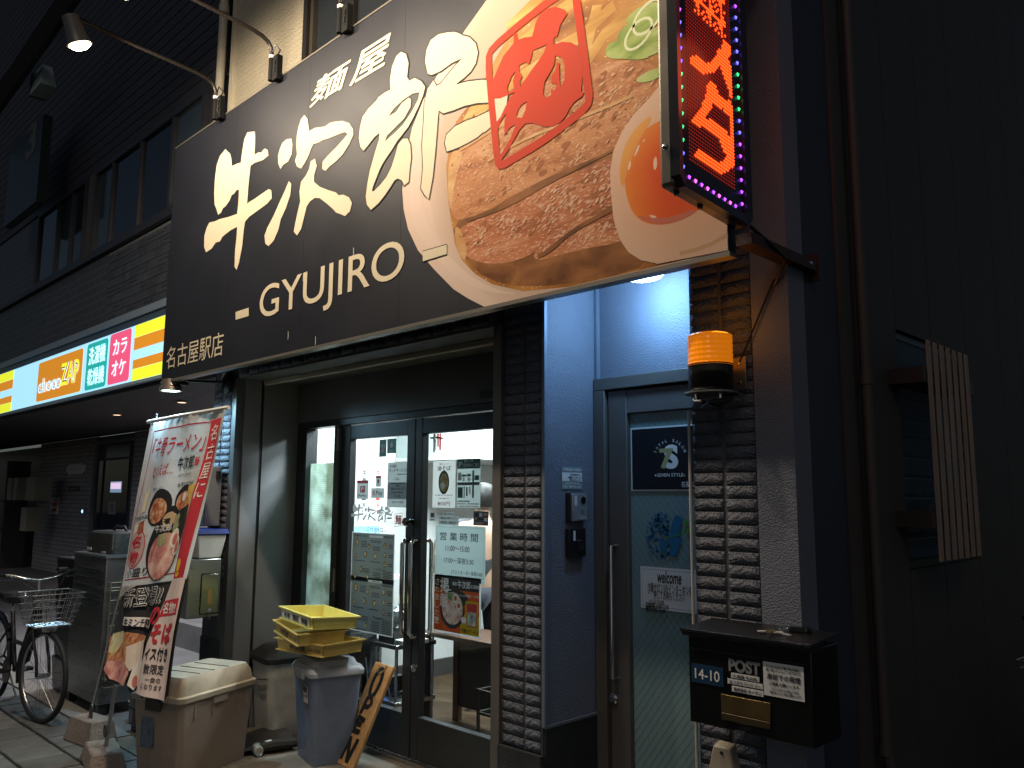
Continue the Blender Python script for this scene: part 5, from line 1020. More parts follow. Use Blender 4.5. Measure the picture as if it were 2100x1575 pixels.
# left leaf
t = sheet('payment_sticker', (778, 937), (793, 901), grnp, 'dark green payment sticker, left of the pair at the top of the left door', 'sticker'); patch(t, .3, .75, .25, .5, M('sticker_rose', (.6, .3, .3), .5)); fine(t, .2, .85, .55, .75, 2, 1, wht)
t = sheet('payment_sticker', (794, 930), (813, 899), M('sticker_green_bright', (.01, .24, .15), .4), 'green sticker with a white tick, right of the pair on the left door', 'sticker'); T, x0, x1, z0, z1, Yp = t; MB().poly(ell((x0 + x1) / 2, z0 + (z1 - z0) * .58, .017, .02, Yp - .001, 14)).build('tick_disc', wht, T, fix=False); fine(t, .2, .8, .15, .28, 1, 2, wht)
t = sheet('payment_sticker', (732, 1023), (756, 985), gpap, 'grey payment sticker with red top reading PayPay', 'sticker'); patch(t, 0, 1, .84, 1, redink); patch(t, .3, .72, .34, .7, redink); put(t, 'P', .4, .62, .40, .65, .02, wht); put(t, 'PayPay', .15, .85, .10, .24, .02)
t = sheet('payment_sticker', (771, 998), (782, 976), gpap, 'small arrow-shaped payment sticker with a red dot', 'sticker'); patch(t, 0, 1, .8, 1, redink); T, x0, x1, z0, z1, Yp = t; MB().poly(ell((x0 + x1) / 2, z0 + (z1 - z0) * .5, .012, .014, Yp - .001, 14)).build('dot', redink, T, fix=False); put(t, 'Pay', .25, .75, .15, .3)
t = sheet('payment_sticker', (762, 1021), (788, 1001), gpap, 'grey rectangular sticker reading R Pay on the left door', 'sticker'); put(t, 'R', .12, .32, .25, .75, .02, redink); put(t, 'Pay', .38, .9, .15, .75)
t = sheet('service_notice', (794, 1040), (838, 947), gpap, 'grey lunch service notice beside the door edge', 'notice'); put(t, '平日限定', .1, .45, .88, .95, .01); put(t, 'ランチサービス!', .08, .92, .78, .86, .03); fine(t, .45, .95, .72, .76, 1, 5); patch(t, .02, .95, .18, .55, M('notice_dark_grey', (.30, .33, .33), .6)); put(t, 'ごはん', .35, .6, .6, .66, .02); fine(t, .15, .85, .52, .57, 1, 6); put(t, '替玉', .45, .6, .46, .5, .01); put(t, '味玉トッピング', .2, .8, .38, .44, .02); fine(t, .15, .85, .32, .36, 1, 7); put(t, 'ミニ丼', .35, .65, .22, .28, .02); put(t, 'おかわり自由', .25, .8, .09, .14, .02)  # a darker grey block lies behind the middle lines of the sheet
# logo lettering stuck on the glass
lg = thing('window_lettering', 'grey brush lettering with a small red stamp across the left door', 'lettering', (-4.75, YG, 1.45)); gl = translucent(M('lettering_grey', (.20, .205, .205), .6), .3)
def map_sign(pts, o, off=.001):   # the sign's characters again, small, on the glass
    out = []
    for q in sp(pts, *o):
        u = (q.x + 5.62) / 3.1; v = (q.z - 3.0) / 1.2; out.append(Vector((-5.015 + u * .49, YG - off, 1.455 + v * .155)))
    return out
for pts in (ushi, *tsugi, rou2, rou3): MB().poly(map_sign(pts, o6)).build('character', gl, lg, fix=False)
MB().poly(map_sign(rou1, o6), [map_sign(rou1h[0], o6)]).build('character', gl, lg, fix=False)
a = PY(809, 1080, YG); b = PY(826, 1052, YG); MB().ribbon([(a.x, YG - .002, a.z), (b.x, YG - .002, a.z + .01), (b.x, YG - .002, b.z), (a.x, YG - .002, b.z - .01)], .004).build('stamp_border', redink, lg, fix=False); tb = MB(); text_box(tb, '麺', a.x + .01, b.x - .01, a.z + .015, b.z - .015, YG - .002, .06); tb.build('stamp_character', redink, lg, fix=False)
text_y('- GYUJIRO -', gl, lg, (747, 1092), (792, 1083), YG, .01, off=.002)
for (lb, rt_, en, lab) in (((721, 1190), (809, 1097), 0, 'grey menu sheet with small ramen bowls, upper of two on the left door'), ((718, 1293), (807, 1191), 1, 'grey menu sheet with small ramen bowls, lower of two on the left door')):
    a = PY(*lb, YG); b = PY(*rt_, YG)
    if en: a.z = PY(718, 1289, YG).z
    t = thing('menu_sheet', lab, 'menu', ((a.x + b.x) / 2, YG, a.z), group='menu sheets on the left door'); bx('border', gpaper, t, a.x - .008, b.x + .006, YG - .0015, YG, a.z - .004, b.z + .006); bx('sheet', translucent(M('menu_grey', (.40, .43, .43), .55, var=.03, vs=9), .45), t, a.x, b.x, YG - .003, YG - .0016, a.z + .003, b.z); t = (t, a.x, b.x, a.z, b.z, YG - .003)
    put(t, 'Beef Born Soup Ramen' if en else '牛骨ラーメン', .05, .40, .92, .97, .02); patch(t, .42, .75, .92, .965, paper); put(t, 'Beef Born Soup' if en else '牛骨まぜそば', .76, 1, .86 if en else .92, .91 if en else .97, .02)
    for f, e, r in ((.12, .80, .022), (.42, .74, .015), (.80, .77, .016), (.80, .58, .016), (.80, .40, .016), (.10, .52, .016), (.34, .57, .018), (.58, .55, .018), (.24, .26, .017), (.10, .10, .014), (.40, .11, .014)): bowlprint(t, f, e, r)
    for i, (f0, f1, e0, e1, rw) in enumerate(((.22, .38, .72, .86, 4), (.45, .72, .82, .88, 2), (.5, .7, .66, .76, 3), (.05, .35, .42, .46, 1), (.45, .7, .42, .46, 1), (.88, .99, .72, .82, 3), (.88, .99, .54, .62, 2), (.88, .99, .36, .44, 2), (.28, .45, .2, .3, 3), (.52, .72, .03, .24, 7), (.76, .98, .03, .28, 8), (.05, .4, .02, .06, 1))): fine(t, f0, f1, e0, e1, rw, i + 20 * en, fill=.4)
    put(t, 'Topping' if en else 'トッピング', .55, .82, .26, .31, .03)
# right leaf
t = sheet('menu_poster', (887, 1041), (935, 944), gpaper, 'white poster of an oily noodle bowl priced in red', 'poster'); put(t, '新メニュー', .3, .72, .91, .955, .01, redink); put(t, '油そば', .2, .8, .79, .895, .03); bowlprint(t, .5, .54, .052, ramp_print('print_soba', [(.3, (.35, .2, .06)), (.5, (.6, .45, .15)), (.68, (.75, .65, .4))], 50, 3), 1.45); T, x0, x1, z0, z1, Yp = t; MB().poly(ell(x0 + (x1 - x0) * .46, z0 + (z1 - z0) * .47, .024, .022, Yp - .002, 12)).build('printed_egg', wht, T, fix=False); put(t, '牛の油で作った油そば', .12, .88, .25, .285, .01); put(t, '(追い飯付き)', .3, .72, .18, .215, .01); put(t, '850円', .25, .78, .04, .13, .02, redink)
t = sheet('parking_map', (937, 1041), (986, 940), translucent(M('map_paper', (.6, .66, .65), .6), .5), 'parking map with a green heading and a dark road cross', 'map'); patch(t, 0, 1, .80, 1, M('map_green', (.01, .10, .06), .5)); put(t, 'P', .06, .24, .83, .95, .06, wht); put(t, '麺屋 牛次郎', .3, .7, .93, .98, .01, wht); put(t, '駐車場のご案内', .28, .97, .83, .91, .02, wht); dg_ = M('map_road', (.09, .10, .10), .6); patch(t, .66, .74, .20, .76, dg_); patch(t, .02, .96, .46, .52, dg_, d=.001)
mg = M('map_green', (.01, .1, .06)); 
for q in ((.04, .26, .20, .42), (.30, .34, .2, .44), (.40, .47, .24, .42), (.76, .95, .56, .66), (.22, .42, .64, .68), (.44, .6, .64, .69)): patch(t, *q, mg, d=.0012)
for q in ((.52, .60, .28, .42), (.25, .33, .54, .62), (.46, .58, .55, .62), (.04, .2, .56, .72)): patch(t, *q, paper, d=.0012)
fine(t, .02, .6, .12, .17, 1, 50); fine(t, .02, .4, .07, .11, 1, 51, redink); fine(t, .42, .98, .07, .11, 1, 54); fine(t, .02, .98, .02, .06, 1, 52, redink)
t = sheet('card_sticker', (971, 1077), (1002, 1049), M('sticker_dark', (.10, .105, .11), .5), 'dark sticker with card symbols near the right jamb', 'sticker'); 
for q in ((.12, .32, .62, .88), (.4, .6, .62, .88), (.68, .95, .7, .86), (.1, .25, .4, .55), (.3, .68, .4, .5), (.72, .96, .3, .55), (.1, .65, .1, .22)): patch(t, *q, (wht, ink, M('card_rose', (.6, .35, .33), .5), wht, ink, M('card_blue', (.02, .12, .3), .5), wht)[int(q[0] * 97) % 7])
t = sheet('square_sticker', (881, 1068), (893, 1050), gpap, 'tiny sticker with a brown square at the left of the right door', 'sticker'); patch(t, .2, .85, .4, .9, M('sticker_brown', (.10, .05, .02), .5)); fine(t, .2, .8, .1, .3, 1, 60)
for i, (lb, rt_, s_) in enumerate((((909, 1057), (931, 1051), '現金のみ受付可'), ((900, 1066), (941, 1059), 'お席は先にお取りください'), ((900, 1075), (941, 1068), 'ご理解の程宜しくお願い致します'))): t = sheet('strip_notice', lb, rt_, gpap, ('short grey strip notice, top of three above the opening hours', 'grey strip notice, middle of three above the opening hours', 'grey strip notice, lowest of three above the opening hours')[i], 'notice', off=.0004 * i); put(t, s_, .08, .92, .2, .8, .01)
t = sheet('hours_notice', (892, 1187), (996, 1080), translucent(M('hours_paper', (.62, .70, .70), .5, var=.03, vs=6), .5), 'pale opening hours notice in a clear sleeve on the right door', 'notice'); put(t, '営 業 時 間', .10, .86, .72, .87, .015, res=3); put(t, '11:00～15:00', .22, .70, .53, .63, .015, res=3); put(t, '17:00～深夜3:30', .19, .78, .31, .42, .015, res=3); put(t, '(ラストオーダー深夜3:00)', .34, .95, .11, .20, .01, res=3); T, x0, x1, z0, z1, Yp = t; MB().ribbon([(x0 + .012, Yp - .001, z0 + .03), (x1 - .012, Yp - .001, z0 + .03), (x1 - .012, Yp - .001, z1 - .012), (x0 + .012, Yp - .001, z1 - .012)], .003).build('sleeve_edge', M('sleeve', (.38, .46, .47), .3), T, fix=False)
t = sheet('ramen_poster', (887, 1293), (987, 1187), gpaper, 'square orange and black ramen poster with a yellow corner on the right door', 'poster')
T, x0, x1, z0, z1, Yp = t; z0 = PY(940, 1305, YG).z
ora = translucent(M('poster_orange', (.50, .09, .02), .5), .4); yel = translucent(M('poster_yellow', (.72, .62, .02), .5), .4)
patch(t, .03, .97, .03, .97, ora); patch(t, .03, .97, .76, .97, ink, d=.0010); patch(t, .60, .97, .03, .36, yel, d=.0010)
put(t, '掲', .16, .34, .70, .95, .05, wht, 3); put(t, '載', .16, .34, .44, .68, .05, wht, 3); put(t, '麺屋', .42, .51, .84, .90, .03, wht); put(t, '牛次郎', .53, .79, .80, .93, .05, wht, 3); put(t, '名古屋駅店', .80, .97, .82, .88, .03, wht)
for i, ch in enumerate('されました！'): put(t, ch, .05, .14, .82 - .135 * i, .93 - .135 * i, .03, wht, 3)
T, x0, x1, z0, z1, Yp = t
wdt, hgt = x1 - x0, z1 - z0
MB().poly(ell(x0 + wdt * .34, z0 + hgt * .80 - .03, .03, .03, Yp - .0009, 16)).build('disc', wht, T, fix=False)
MB().poly(smoothpoly([Vector((x0 + wdt * f, Yp - .0013, z0 + hgt * e)) for f, e in ((.30, .72), (.5, .78), (.70, .72), (.76, .6), (.66, .5), (.6, .45), (.3, .5))], 2)).build('printed_seaweed', M('nori', (.012, .02, .016), .5), T, fix=False)
MB().poly(ell(x0 + wdt * .42, z0 + hgt * .42, wdt * .255, hgt * .33, Yp - .0015, 30)).build('printed_bowl', ink, T, fix=False); MB().poly(ell(x0 + wdt * .425, z0 + hgt * .44, wdt * .22, hgt * .28, Yp - .0018, 28)).build('printed_noodle', ramp_print('print_ramen', [(.28, (.45, .2, .12)), (.42, (.68, .38, .32)), (.55, (.78, .62, .5)), (.7, (.82, .74, .5))], 22, 4), T, fix=False)
MB().poly(ell(x0 + wdt * .40, z0 + hgt * .64, wdt * .08, hgt * .07, Yp - .0021, 16)).build('printed_onion', ramp_print('print_leek', [(.3, (.05, .15, .04)), (.6, (.3, .42, .18))], 60, 3), T, fix=False)
for fx, fz in ((.49, .62), (.56, .50)): MB().poly(ell(x0 + wdt * fx, z0 + hgt * fz, wdt * .055, hgt * .075, Yp - .0022, 18)).build('printed_egg', M('egg_print', (.8, .76, .66), .5), T, fix=False); MB().poly(ell(x0 + wdt * fx, z0 + hgt * fz, wdt * .032, hgt * .043, Yp - .0025, 16)).build('printed_yolk', M('yolk_print', (.55, .1, .02), .5), T, fix=False)
put(t, 'フレッシュな牛骨スープが命', .50, .96, .66, .71, .02, wht); patch(t, .70, .95, .14, .60, yel, d=.0019); patch(t, .725, .925, .17, .56, redink, d=.0021); patch(t, .74, .91, .19, .42, ramp_print('print_pack', [(.3, (.1, .2, .3)), (.5, (.5, .5, .4)), (.7, (.75, .65, .4))], 30, 3), d=.0023); put(t, 'ラーメン', .73, .92, .44, .54, .05, wht); put(t, '究極のラーメン', .62, .95, .06, .13, .05, ink)
MB().poly(ell(x0 + wdt * .665, z0 + hgt * .27, wdt * .055, hgt * .055, Yp - .0022, 14)).build('burst', wht, T, fix=False); put(t, '掲載', .64, .69, .25, .29, .03, redink)
# sticker on the side light
t = sheet('warning_sticker', (689, 948), (700, 904), M('sticker_cream', (.7, .66, .55), .5), 'yellow and red round warning sticker on the side light', 'sticker'); patch(t, .05, .95, .66, .98, M('sticker_yellow', (.75, .5, .03), .5)); put(t, '飲酒', .15, .85, .72, .92, .03, redink); T, x0, x1, z0, z1, Yp = t; MB().ribbon(ell((x0 + x1) / 2, z0 + (z1 - z0) * .36, .03, .05, Yp - .001, 18), .009).build('ring', redink, T, fix=False)
# floating tool strip: key tag on mailbox etc. are built above

# ------------------------------------------------------------------ wall boxes by the left pier
mt = thing('meter_box', 'tall grey meter box on the wall behind the hanging banner', 'meter box', (-6.05, 2.80, 1.43))
bx('body', M('meter_grey', (.24, .25, .28), .5, metal=.2, var=.06, vs=4), mt, -6.24, -5.86, 2.70, YF - .03, 1.43, 1.865, .006); bx('door_seam', M('seam_dark', (.05, .05, .055), .5), mt, -5.8595, -5.857, 2.725, 2.73, 1.44, 1.855); bx('catch', black, mt, -5.857, -5.835, 2.80, 2.83, 1.77, 1.83)
cb = thing('ash_box', 'stainless smoking box with a slotted hatch and key on the left pier', 'box', (-5.9, 2.70, .8)); XA = -5.75
bx('body', steel, cb, -6.06, XA, 2.585, 2.825, .80, 1.205, .006); bx('hatch_gap', black, cb, XA + .0005, XA + .0025, 2.678, 2.815, .822, 1.107); bx('hatch', M('hatch_steel', (.55, .53, .5), .22, metal=1, var=.08, vs=5), cb, XA + .003, XA + .008, 2.684, 2.809, .83, 1.10, .002)
MB().rrect([(XA + .0085, 2.745, .0016, .03, .89, .0005), (XA + .0085, 2.745, .0016, .03, .99, .0005)], 1).build('slot_window', M('slot_amber', (.35, .22, .06), .4), cb); MB().lathe([(.012, 0), (.012, .01), (.006, .014)], (XA + .008, 2.745, .85), 14, (1, 0, 0)).build('lock', chrome, cb, smooth=True); bx('key', chrome, cb, XA + .02, XA + .023, 2.741, 2.749, .79, .84)
bx('wall_bracket', blackp, cb, -6.0, -5.85, 2.826, YF - .002, .9, 1.1)
lb = thing('lidded_box', 'white plastic box with a blue lid on top of the stainless smoking box', 'box', (-5.92, 2.75, 1.207))
MB().frustum((-5.92, 2.745), .30, .17, 1.207, .355, .215, 1.375).build('body', M('box_white', (.68, .64, .60), .45, var=.05, vs=5), lb, bevel=.008); MB().frustum((-5.92, 2.745), .385, .25, 1.377, .36, .225, 1.415).build('lid', M('lid_blue', (.012, .03, .22), .35), lb, bevel=.005)

# ------------------------------------------------------------------ hanging banners (cloth leaning back on its pole)
CT = [(0.0, (308, 862), (465, 834), 2.48), (.2, (290, 960), (446, 935), 2.42), (.45, (266, 1090), (414, 1062), 2.31), (.65, (248, 1200), (386, 1180), 2.20), (.85, (228, 1310), (354, 1310), 2.06), (1.0, (214, 1388), (330, 1440), 1.95)]
def cloth(u, v, off=0.0):
    for (va, la, ra, ya), (vb, lb_, rb, yb) in zip(CT, CT[1:]):
        if v <= vb + 1e-6 or vb == 1.0:
            t = (v - va) / (vb - va); l_ = (la[0] + (lb_[0] - la[0]) * t, la[1] + (lb_[1] - la[1]) * t); r_ = (ra[0] + (rb[0] - ra[0]) * t, ra[1] + (rb[1] - ra[1]) * t); Y = ya + (yb - ya) * t; break
    p = PY(l_[0] + (r_[0] - l_[0]) * u, l_[1] + (r_[1] - l_[1]) * u, Y)
    rip = .013 * math.sin(u * 9 + v * 5) * (1 - .3 * v) + .008 * math.sin(u * 17 - v * 9 + 1) + (.007 * math.sin(u * 75) * max(0, 1 - v * 14)) + .03 * max(0, v - .6) * math.sin(u * 6 + 2)
    return p + Vector((0, -off + rip, 0))
clothm = translucent(M('banner_cloth', (.74, .71, .68), .75, var=.03, vs=5, bump=.12, bs=25), .55); redc = M('banner_red', (.48, .025, .04), .7, var=.08, vs=6); blkc = M('banner_black', (.012, .012, .013), .6)
def cl_poly(T, pts, mat, off=.004, name='print', dens=.03):
    """flat print draped on the cloth"""
    m = MB().poly([Vector((u, v, 0)) for u, v in pts]); me = m.mesh('x', fix=False); bm = bmesh.new(); bm.from_mesh(me)
    for _ in range(3):
        ed = [e for e in bm.edges if e.calc_length() > .09]
        if not ed: break
        bmesh.ops.subdivide_edges(bm, edges=ed, cuts=1); bmesh.ops.triangulate(bm, faces=bm.faces)
    mb = MB(); mb.v = [cloth(v.co.x, v.co.y, off) for v in bm.verts]; bm.verts.index_update(); mb.f = [tuple(v.index for v in f.verts) for f in bm.faces]; bm.free(); bpy.data.meshes.remove(me)
    return mb.build(name, mat, T, fix=False)
def cl_text(T, body, u0, u1, v0, v1, mat, bold=.01, off=.006, tilt=0.0, sh=.0):
    m = MB(); lettermap(m, body, lambda a, b: cloth(u0 + (u1 - u0) * a, v1 + (v0 - v1) * b + tilt * a, off), bold, 3, sh); return m.build('lettering', mat, T, fix=False)
def circ(u, v, ru, rv, n=20): return [(u + ru * math.cos(2 * math.pi * k / n), v + rv * math.sin(2 * math.pi * k / n)) for k in range(n)]
BN = thing('ramen_banner', 'white and red vertical ramen banner hanging by the left pier', 'banner', PY(300, 1200, 2.25))
MB().grid(lambda a, b: cloth(a, b * .66), 40, 48).build('cloth', clothm, BN, smooth=True, fix=False)
MB().tube([cloth(-.02, .006), cloth(.5, .006), cloth(1.02, .004)], .014, 8).build('top_bar', white, BN, smooth=True)
cl_poly(BN, [(.80, .045), (.965, .04), (.965, .66), (.80, .66)], redc); 
for a, b in (((.06, .05), (.80, .05)), ((.06, .05), (.06, .635)), ((.06, .635), (.82, .635))):
    n = 24; MB().ribbon([cloth(a[0] + (b[0] - a[0]) * k / n, a[1] + (b[1] - a[1]) * k / n, .005) for k in range(n + 1)], .009, closed=False).build('border_line', redc, BN, fix=False)
for i, ch in enumerate('名古屋に'): cl_text(BN, ch, .82, .94, .065 + .078 * i, .13 + .078 * i, M('banner_white_ink', (.78, .74, .7), .7), .0)
cl_text(BN, '「牛骨ラーメン」', .08, .78, .085, .165, redc, .03, sh=.2); cl_text(BN, 'といえば…', .16, .46, .20, .245, redc, .03); cl_text(BN, '牛次郎', .50, .70, .18, .235, blkc, .05); cl_text(BN, '麺', .71, .76, .19, .225, redc, .05); cl_text(BN, '-GYUJIRO-', .52, .70, .25, .265, blkc, .0)
cl_text(BN, '牛骨ラーメン', .22, .40, .29, .305, blkc, .03); cl_text(BN, '台湾まぜそば', .54, .76, .285, .303, blkc, .03); cl_text(BN, '手羽先唐揚', .08, .26, .395, .412, blkc, .03)
spicy = ramp_print('print_spicy', [(.3, (.25, .05, .02)), (.5, (.55, .2, .1)), (.62, (.62, .45, .3)), (.75, (.2, .3, .1))], 22, 4); porkm = ramp_print('print_pork', [(.3, (.35, .09, .08)), (.5, (.6, .3, .26)), (.7, (.75, .55, .46))], 9, 5, distort=1.0); leek = ramp_print('print_leek2', [(.3, (.10, .12, .05)), (.6, (.42, .40, .24))], 50, 3, (4, 1, 1)); beer = ramp_print('print_beer', [(.3, (.5, .28, .04)), (.7, (.66, .45, .12))], 6, 3)
cl_poly(BN, circ(.37, .375, .155, .075), blkc, .005); cl_poly(BN, circ(.37, .388, .115, .052), spicy, .0065); cl_poly(BN, circ(.66, .355, .115, .058), blkc, .005); cl_poly(BN, circ(.66, .365, .095, .042), spicy, .0065); cl_poly(BN, circ(.66, .347, .03, .018), M('egg_print', (.8, .76, .66)), .0075)
cl_poly(BN, circ(.55, .43, .10, .055), blkc, .006); cl_poly(BN, circ(.54, .43, .07, .03), M('bean', (.5, .36, .2), .6), .0075)
cl_poly(BN, [(.70, .305), (.795, .30), (.79, .395), (.71, .40)], beer, .0055); cl_poly(BN, [(.12, .30), (.175, .30), (.175, .38), (.13, .385)], M('beer_pale', (.62, .55, .38), .6), .0055)
cl_poly(BN, [(.62, .40), (.78, .38), (.815, .45), (.80, .53), (.72, .55), (.64, .49)], ramp_print('print_nori', [(.3, (.008, .012, .01)), (.6, (.03, .04, .03)), (.72, (.12, .14, .12))], 14, 5, (3, 1, 1)), .0085); cl_poly(BN, [(.59, .42), (.65, .41), (.67, .46), (.64, .51), (.60, .49)], leek, .009)
cl_poly(BN, circ(.53, .54, .22, .115, 28), blkc, .0075); cl_text(BN, '牛次郎', .40, .58, .448, .475, M('banner_white_ink', (.78, .74, .7)), .02, .0095); cl_poly(BN, circ(.535, .565, .185, .085, 26), porkm, .009); cl_poly(BN, [(.46, .485), (.54, .48), (.57, .515), (.51, .53), (.45, .52)], leek, .0105)
for cu, cv in ((.66, .505), (.72, .535)): cl_poly(BN, circ(cu, cv, .06, .035, 18), M('egg_print', (.8, .76, .66)), .011); cl_poly(BN, circ(cu + .01, cv + .004, .036, .022, 16), M('yolk_pink', (.6, .16, .14), .6), .0125)
cl_poly(BN, circ(.17, .525, .105, .072), redc, .006); cl_poly(BN, circ(.17, .525, .098, .067), clothm, .007); cl_text(BN, '名', .12, .22, .475, .52, redc, .05, .009); cl_text(BN, '物', .12, .22, .53, .575, redc, .05, .009)
cl_poly(BN, [(.08, .43), (.25, .42), (.28, .475), (.10, .49)], M('dish', (.62, .6, .58), .5), .0055); cl_poly(BN, [(.14, .425), (.2, .415), (.22, .46), (.17, .475), (.14, .455)], ramp_print('print_wing', [(.3, (.2, .05, .02)), (.7, (.42, .16, .1))], 30, 3), .0075)
cl_text(BN, '小盛り', .10, .36, .595, .628, blkc, .05); cl_text(BN, 'もあるでよっ', .38, .70, .605, .625, blkc, .03); cl_text(BN, '!', .83, .90, .585, .65, M('banner_yellow', (.75, .5, .03), .6), .08)
for u in (.05, .08): MB().ribbon([cloth(.1 + u + .02 * math.sin(k * .3), .585 + k * .006 - .04 - u * .2, .006) for k in range(7)], .006, closed=False).build('steam_line', blkc, BN, fix=False)
# lower banner
B2 = thing('soba_banner', 'dark lower banner with noodles and a pale folded strip, under the white one', 'banner', PY(280, 1330, 2.15))
MB().grid(lambda a, b: cloth(a, .655 + b * .345 + (.012 * math.sin(a * 30) if b > .97 else 0), -.012), 40, 22).build('cloth', M('banner_dark_cloth', (.02, .02, .021), .7, bump=.1, bs=25), B2, smooth=True, fix=False)
oo = .002
cl_poly(B2, [(0.0, .655), (.30, .655), (.0, .70)], clothm, oo); cl_text(B2, '新登場!!', .12, .68, .672, .735, wht, .09, oo + .002); cl_text(B2, '新登場!!', .12, .68, .672, .735, blkc, .02, oo + .0035)
cl_poly(B2, [(.17, .77), (.62, .78), (.61, .815), (.16, .80)], M('banner_white_ink', (.78, .74, .7)), oo + .001); cl_text(B2, '牛ミンチ使用', .19, .60, .775, .805, blkc, .04, oo + .003, .008)
minced = ramp_print('print_mince', [(.3, (.25, .06, .02)), (.5, (.5, .2, .1)), (.65, (.6, .4, .2)), (.78, (.25, .35, .1))], 26, 4); cl_poly(B2, [(.0, .84), (.25, .825), (.58, .84), (.5, .93), (.2, .955), (.02, .94)], minced, oo + .001); cl_poly(B2, [(.03, .83), (.2, .82), (.22, .86), (.08, .91), (.02, .9)], ramp_print('print_chive', [(.3, (.5, .45, .2)), (.6, (.62, .58, .4)), (.75, (.2, .35, .08))], 16, 4), oo + .002); cl_poly(B2, [(.30, .875), (.56, .85), (.6, .90), (.42, .95), (.33, .93)], M('egg_slice', (.72, .62, .52), .6, var=.08, vs=10), oo + .003); cl_poly(B2, [(.02, .935), (.30, .92), (.42, .955), (.38, .998), (.1, .998), (.0, .97)], porkm, oo + .0035)
cl_poly(B2, [(.46, .93), (.60, .90), (.66, .96), (.55, .998), (.44, .99)], M('egg_print', (.8, .76, .66)), oo + .004); cl_poly(B2, circ(.55, .972, .05, .018, 14), M('yolk_pink', (.6, .16, .14)), oo + .0055)
pk = M('strip_cloth', (.62, .52, .49), .75, var=.05, vs=5)
cl_poly(B2, [(.80, .655), (1.0, .655), (1.0, 1.0), (.62, 1.0), (.62, .93)], pk, oo + .006); cl_poly(B2, [(.76, .725), (.98, .72), (.98, .772), (.74, .778)], redc, oo + .008); cl_text(B2, '名物!', .77, .96, .732, .768, M('banner_white_ink', (.78, .74, .7)), .05, oo + .01)
cl_text(B2, 'の', .62, .74, .745, .80, redc, .08, oo + .01); cl_text(B2, 'そば', .70, .96, .80, .86, redc, .09, oo + .01); cl_text(B2, 'イス付き', .68, .95, .872, .905, blkc, .06, oo + .01); cl_text(B2, '数限定', .70, .92, .915, .94, blkc, .03, oo + .01); cl_text(B2, '一食の', .74, .9, .948, .962, blkc, .02, oo + .01); cl_text(B2, 'になります', .70, .93, .966, .98, blkc, .02, oo + .01)
# pole, weights
bp0 = Vector((-6.16, 2.13, .11)); tp = cloth(.0, .0) + Vector((.02, .03, .05))
PL = thing('banner_pole', 'thin grey pole carrying the ramen banner, stuck in a concrete block', 'pole', bp0)
MB().tube([bp0, (bp0 + tp) / 2 + Vector((0, .03, 0)), tp], .007, 8).build('pole', M('pole_grey', (.14, .14, .14), .45), PL, smooth=True); MB().tube([tp, cloth(.03, .005)], .006, 6).build('hook', chrome, PL)
cbm = M('concrete_block', (.27, .23, .20), .85, var=.22, vs=9, bump=.5, bs=90, dirt=(.13, .085, .065), ds=6)
cbk = thing('concrete_block', 'concrete weight block with a steel ring, standing on the pavers by the bicycle', 'block', (-6.17, 2.16, 0), group='banner weights'); MB().frustum((-6.17, 2.16), .36, .20, 0, .30, .15, .155, R(8)).build('block', cbm, cbk, bevel=.008); bx('ring_plate', M('ring_steel', (.12, .11, .10), .5, metal=.8), cbk, -6.17, -6.12, 2.14, 2.146, .14, .21); MB().tube([(-6.145 + .02 * math.cos(t * .5236), 2.143, .215 + .028 * math.sin(t * .5236)) for t in range(12)], .007, 6, closed=True).build('ring', M('ring_steel', (.12, .11, .1)), cbk, smooth=True)
cbk = thing('concrete_block', 'broken concrete weight block with a grey strap, at the foot of the beige bin', 'block', (-5.62, 2.06, 0), group='banner weights'); MB().frustum((-5.62, 2.05), .40, .22, 0, .34, .17, .10, R(-12)).build('block', cbm, cbk, bevel=.01); MB().slab([(-5.65, 2.06, .08), (-5.60, 2.06, .08), (-5.59, 2.09, .46), (-5.64, 2.09, .46)], (0, .006, 0)).build('strap', M('strap_grey', (.3, .29, .28), .5, metal=.3), cbk); MB().tube([(-5.625 + .018 * math.cos(t * .5236), 2.053, .19 + .035 * math.sin(t * .5236)) for t in range(12)], .005, 6, closed=True).build('shackle', M('ring_steel', (.12, .11, .1)), cbk, smooth=True)

# ------------------------------------------------------------------ bins and crates
bgb = M('bin_beige', (.30, .235, .185), .5, var=.08, vs=4, dirt=(.20, .14, .10), ds=2.0); bgl = M('bin_lid_beige', (.48, .40, .30), .5, var=.08, vs=5, dirt=(.30, .25, .17), ds=4)
def local_thing(name, label, cat, loc, rz, group=None): return thing(name, label, cat, loc, group, True, rz)
BB = local_thing('large_bin', 'large dirty beige storage bin with a raised clip lid in front of the entrance', 'bin', (-5.175, 2.42, 0), R(21))
MB().rrect([(0, 0, .345, .56, .0, .03), (0, 0, .355, .57, .08, .035), (0, 0, .39, .625, .455, .035)], 4).build('body', bgb, BB, smooth=True)
for sy in (-.2, -.05, .12, .24): MB().box(.188, .197, sy - .004, sy + .004, .34, .45).build('rib', bgb, BB)
MB().rrect([(0, 0, .415, .65, .45, .04), (0, 0, .42, .655, .478, .04), (0, 0, .40, .635, .485, .04)], 4).build('lid_rim', bgl, BB, smooth=True)
MB().rrect([(0, 0, .385, .62, .4855, .04), (0, 0, .37, .60, .545, .04), (0, 0, .325, .545, .585, .03), (0, 0, .315, .535, .582, .03)], 4).build('lid', bgl, BB, smooth=True)
for k in (-.12, 0, .12): MB().box(-.14, .14, k - .0025, k + .0025, .582, .5858).build('lid_seam', M('lid_grime', (.24, .195, .14), .8), BB)
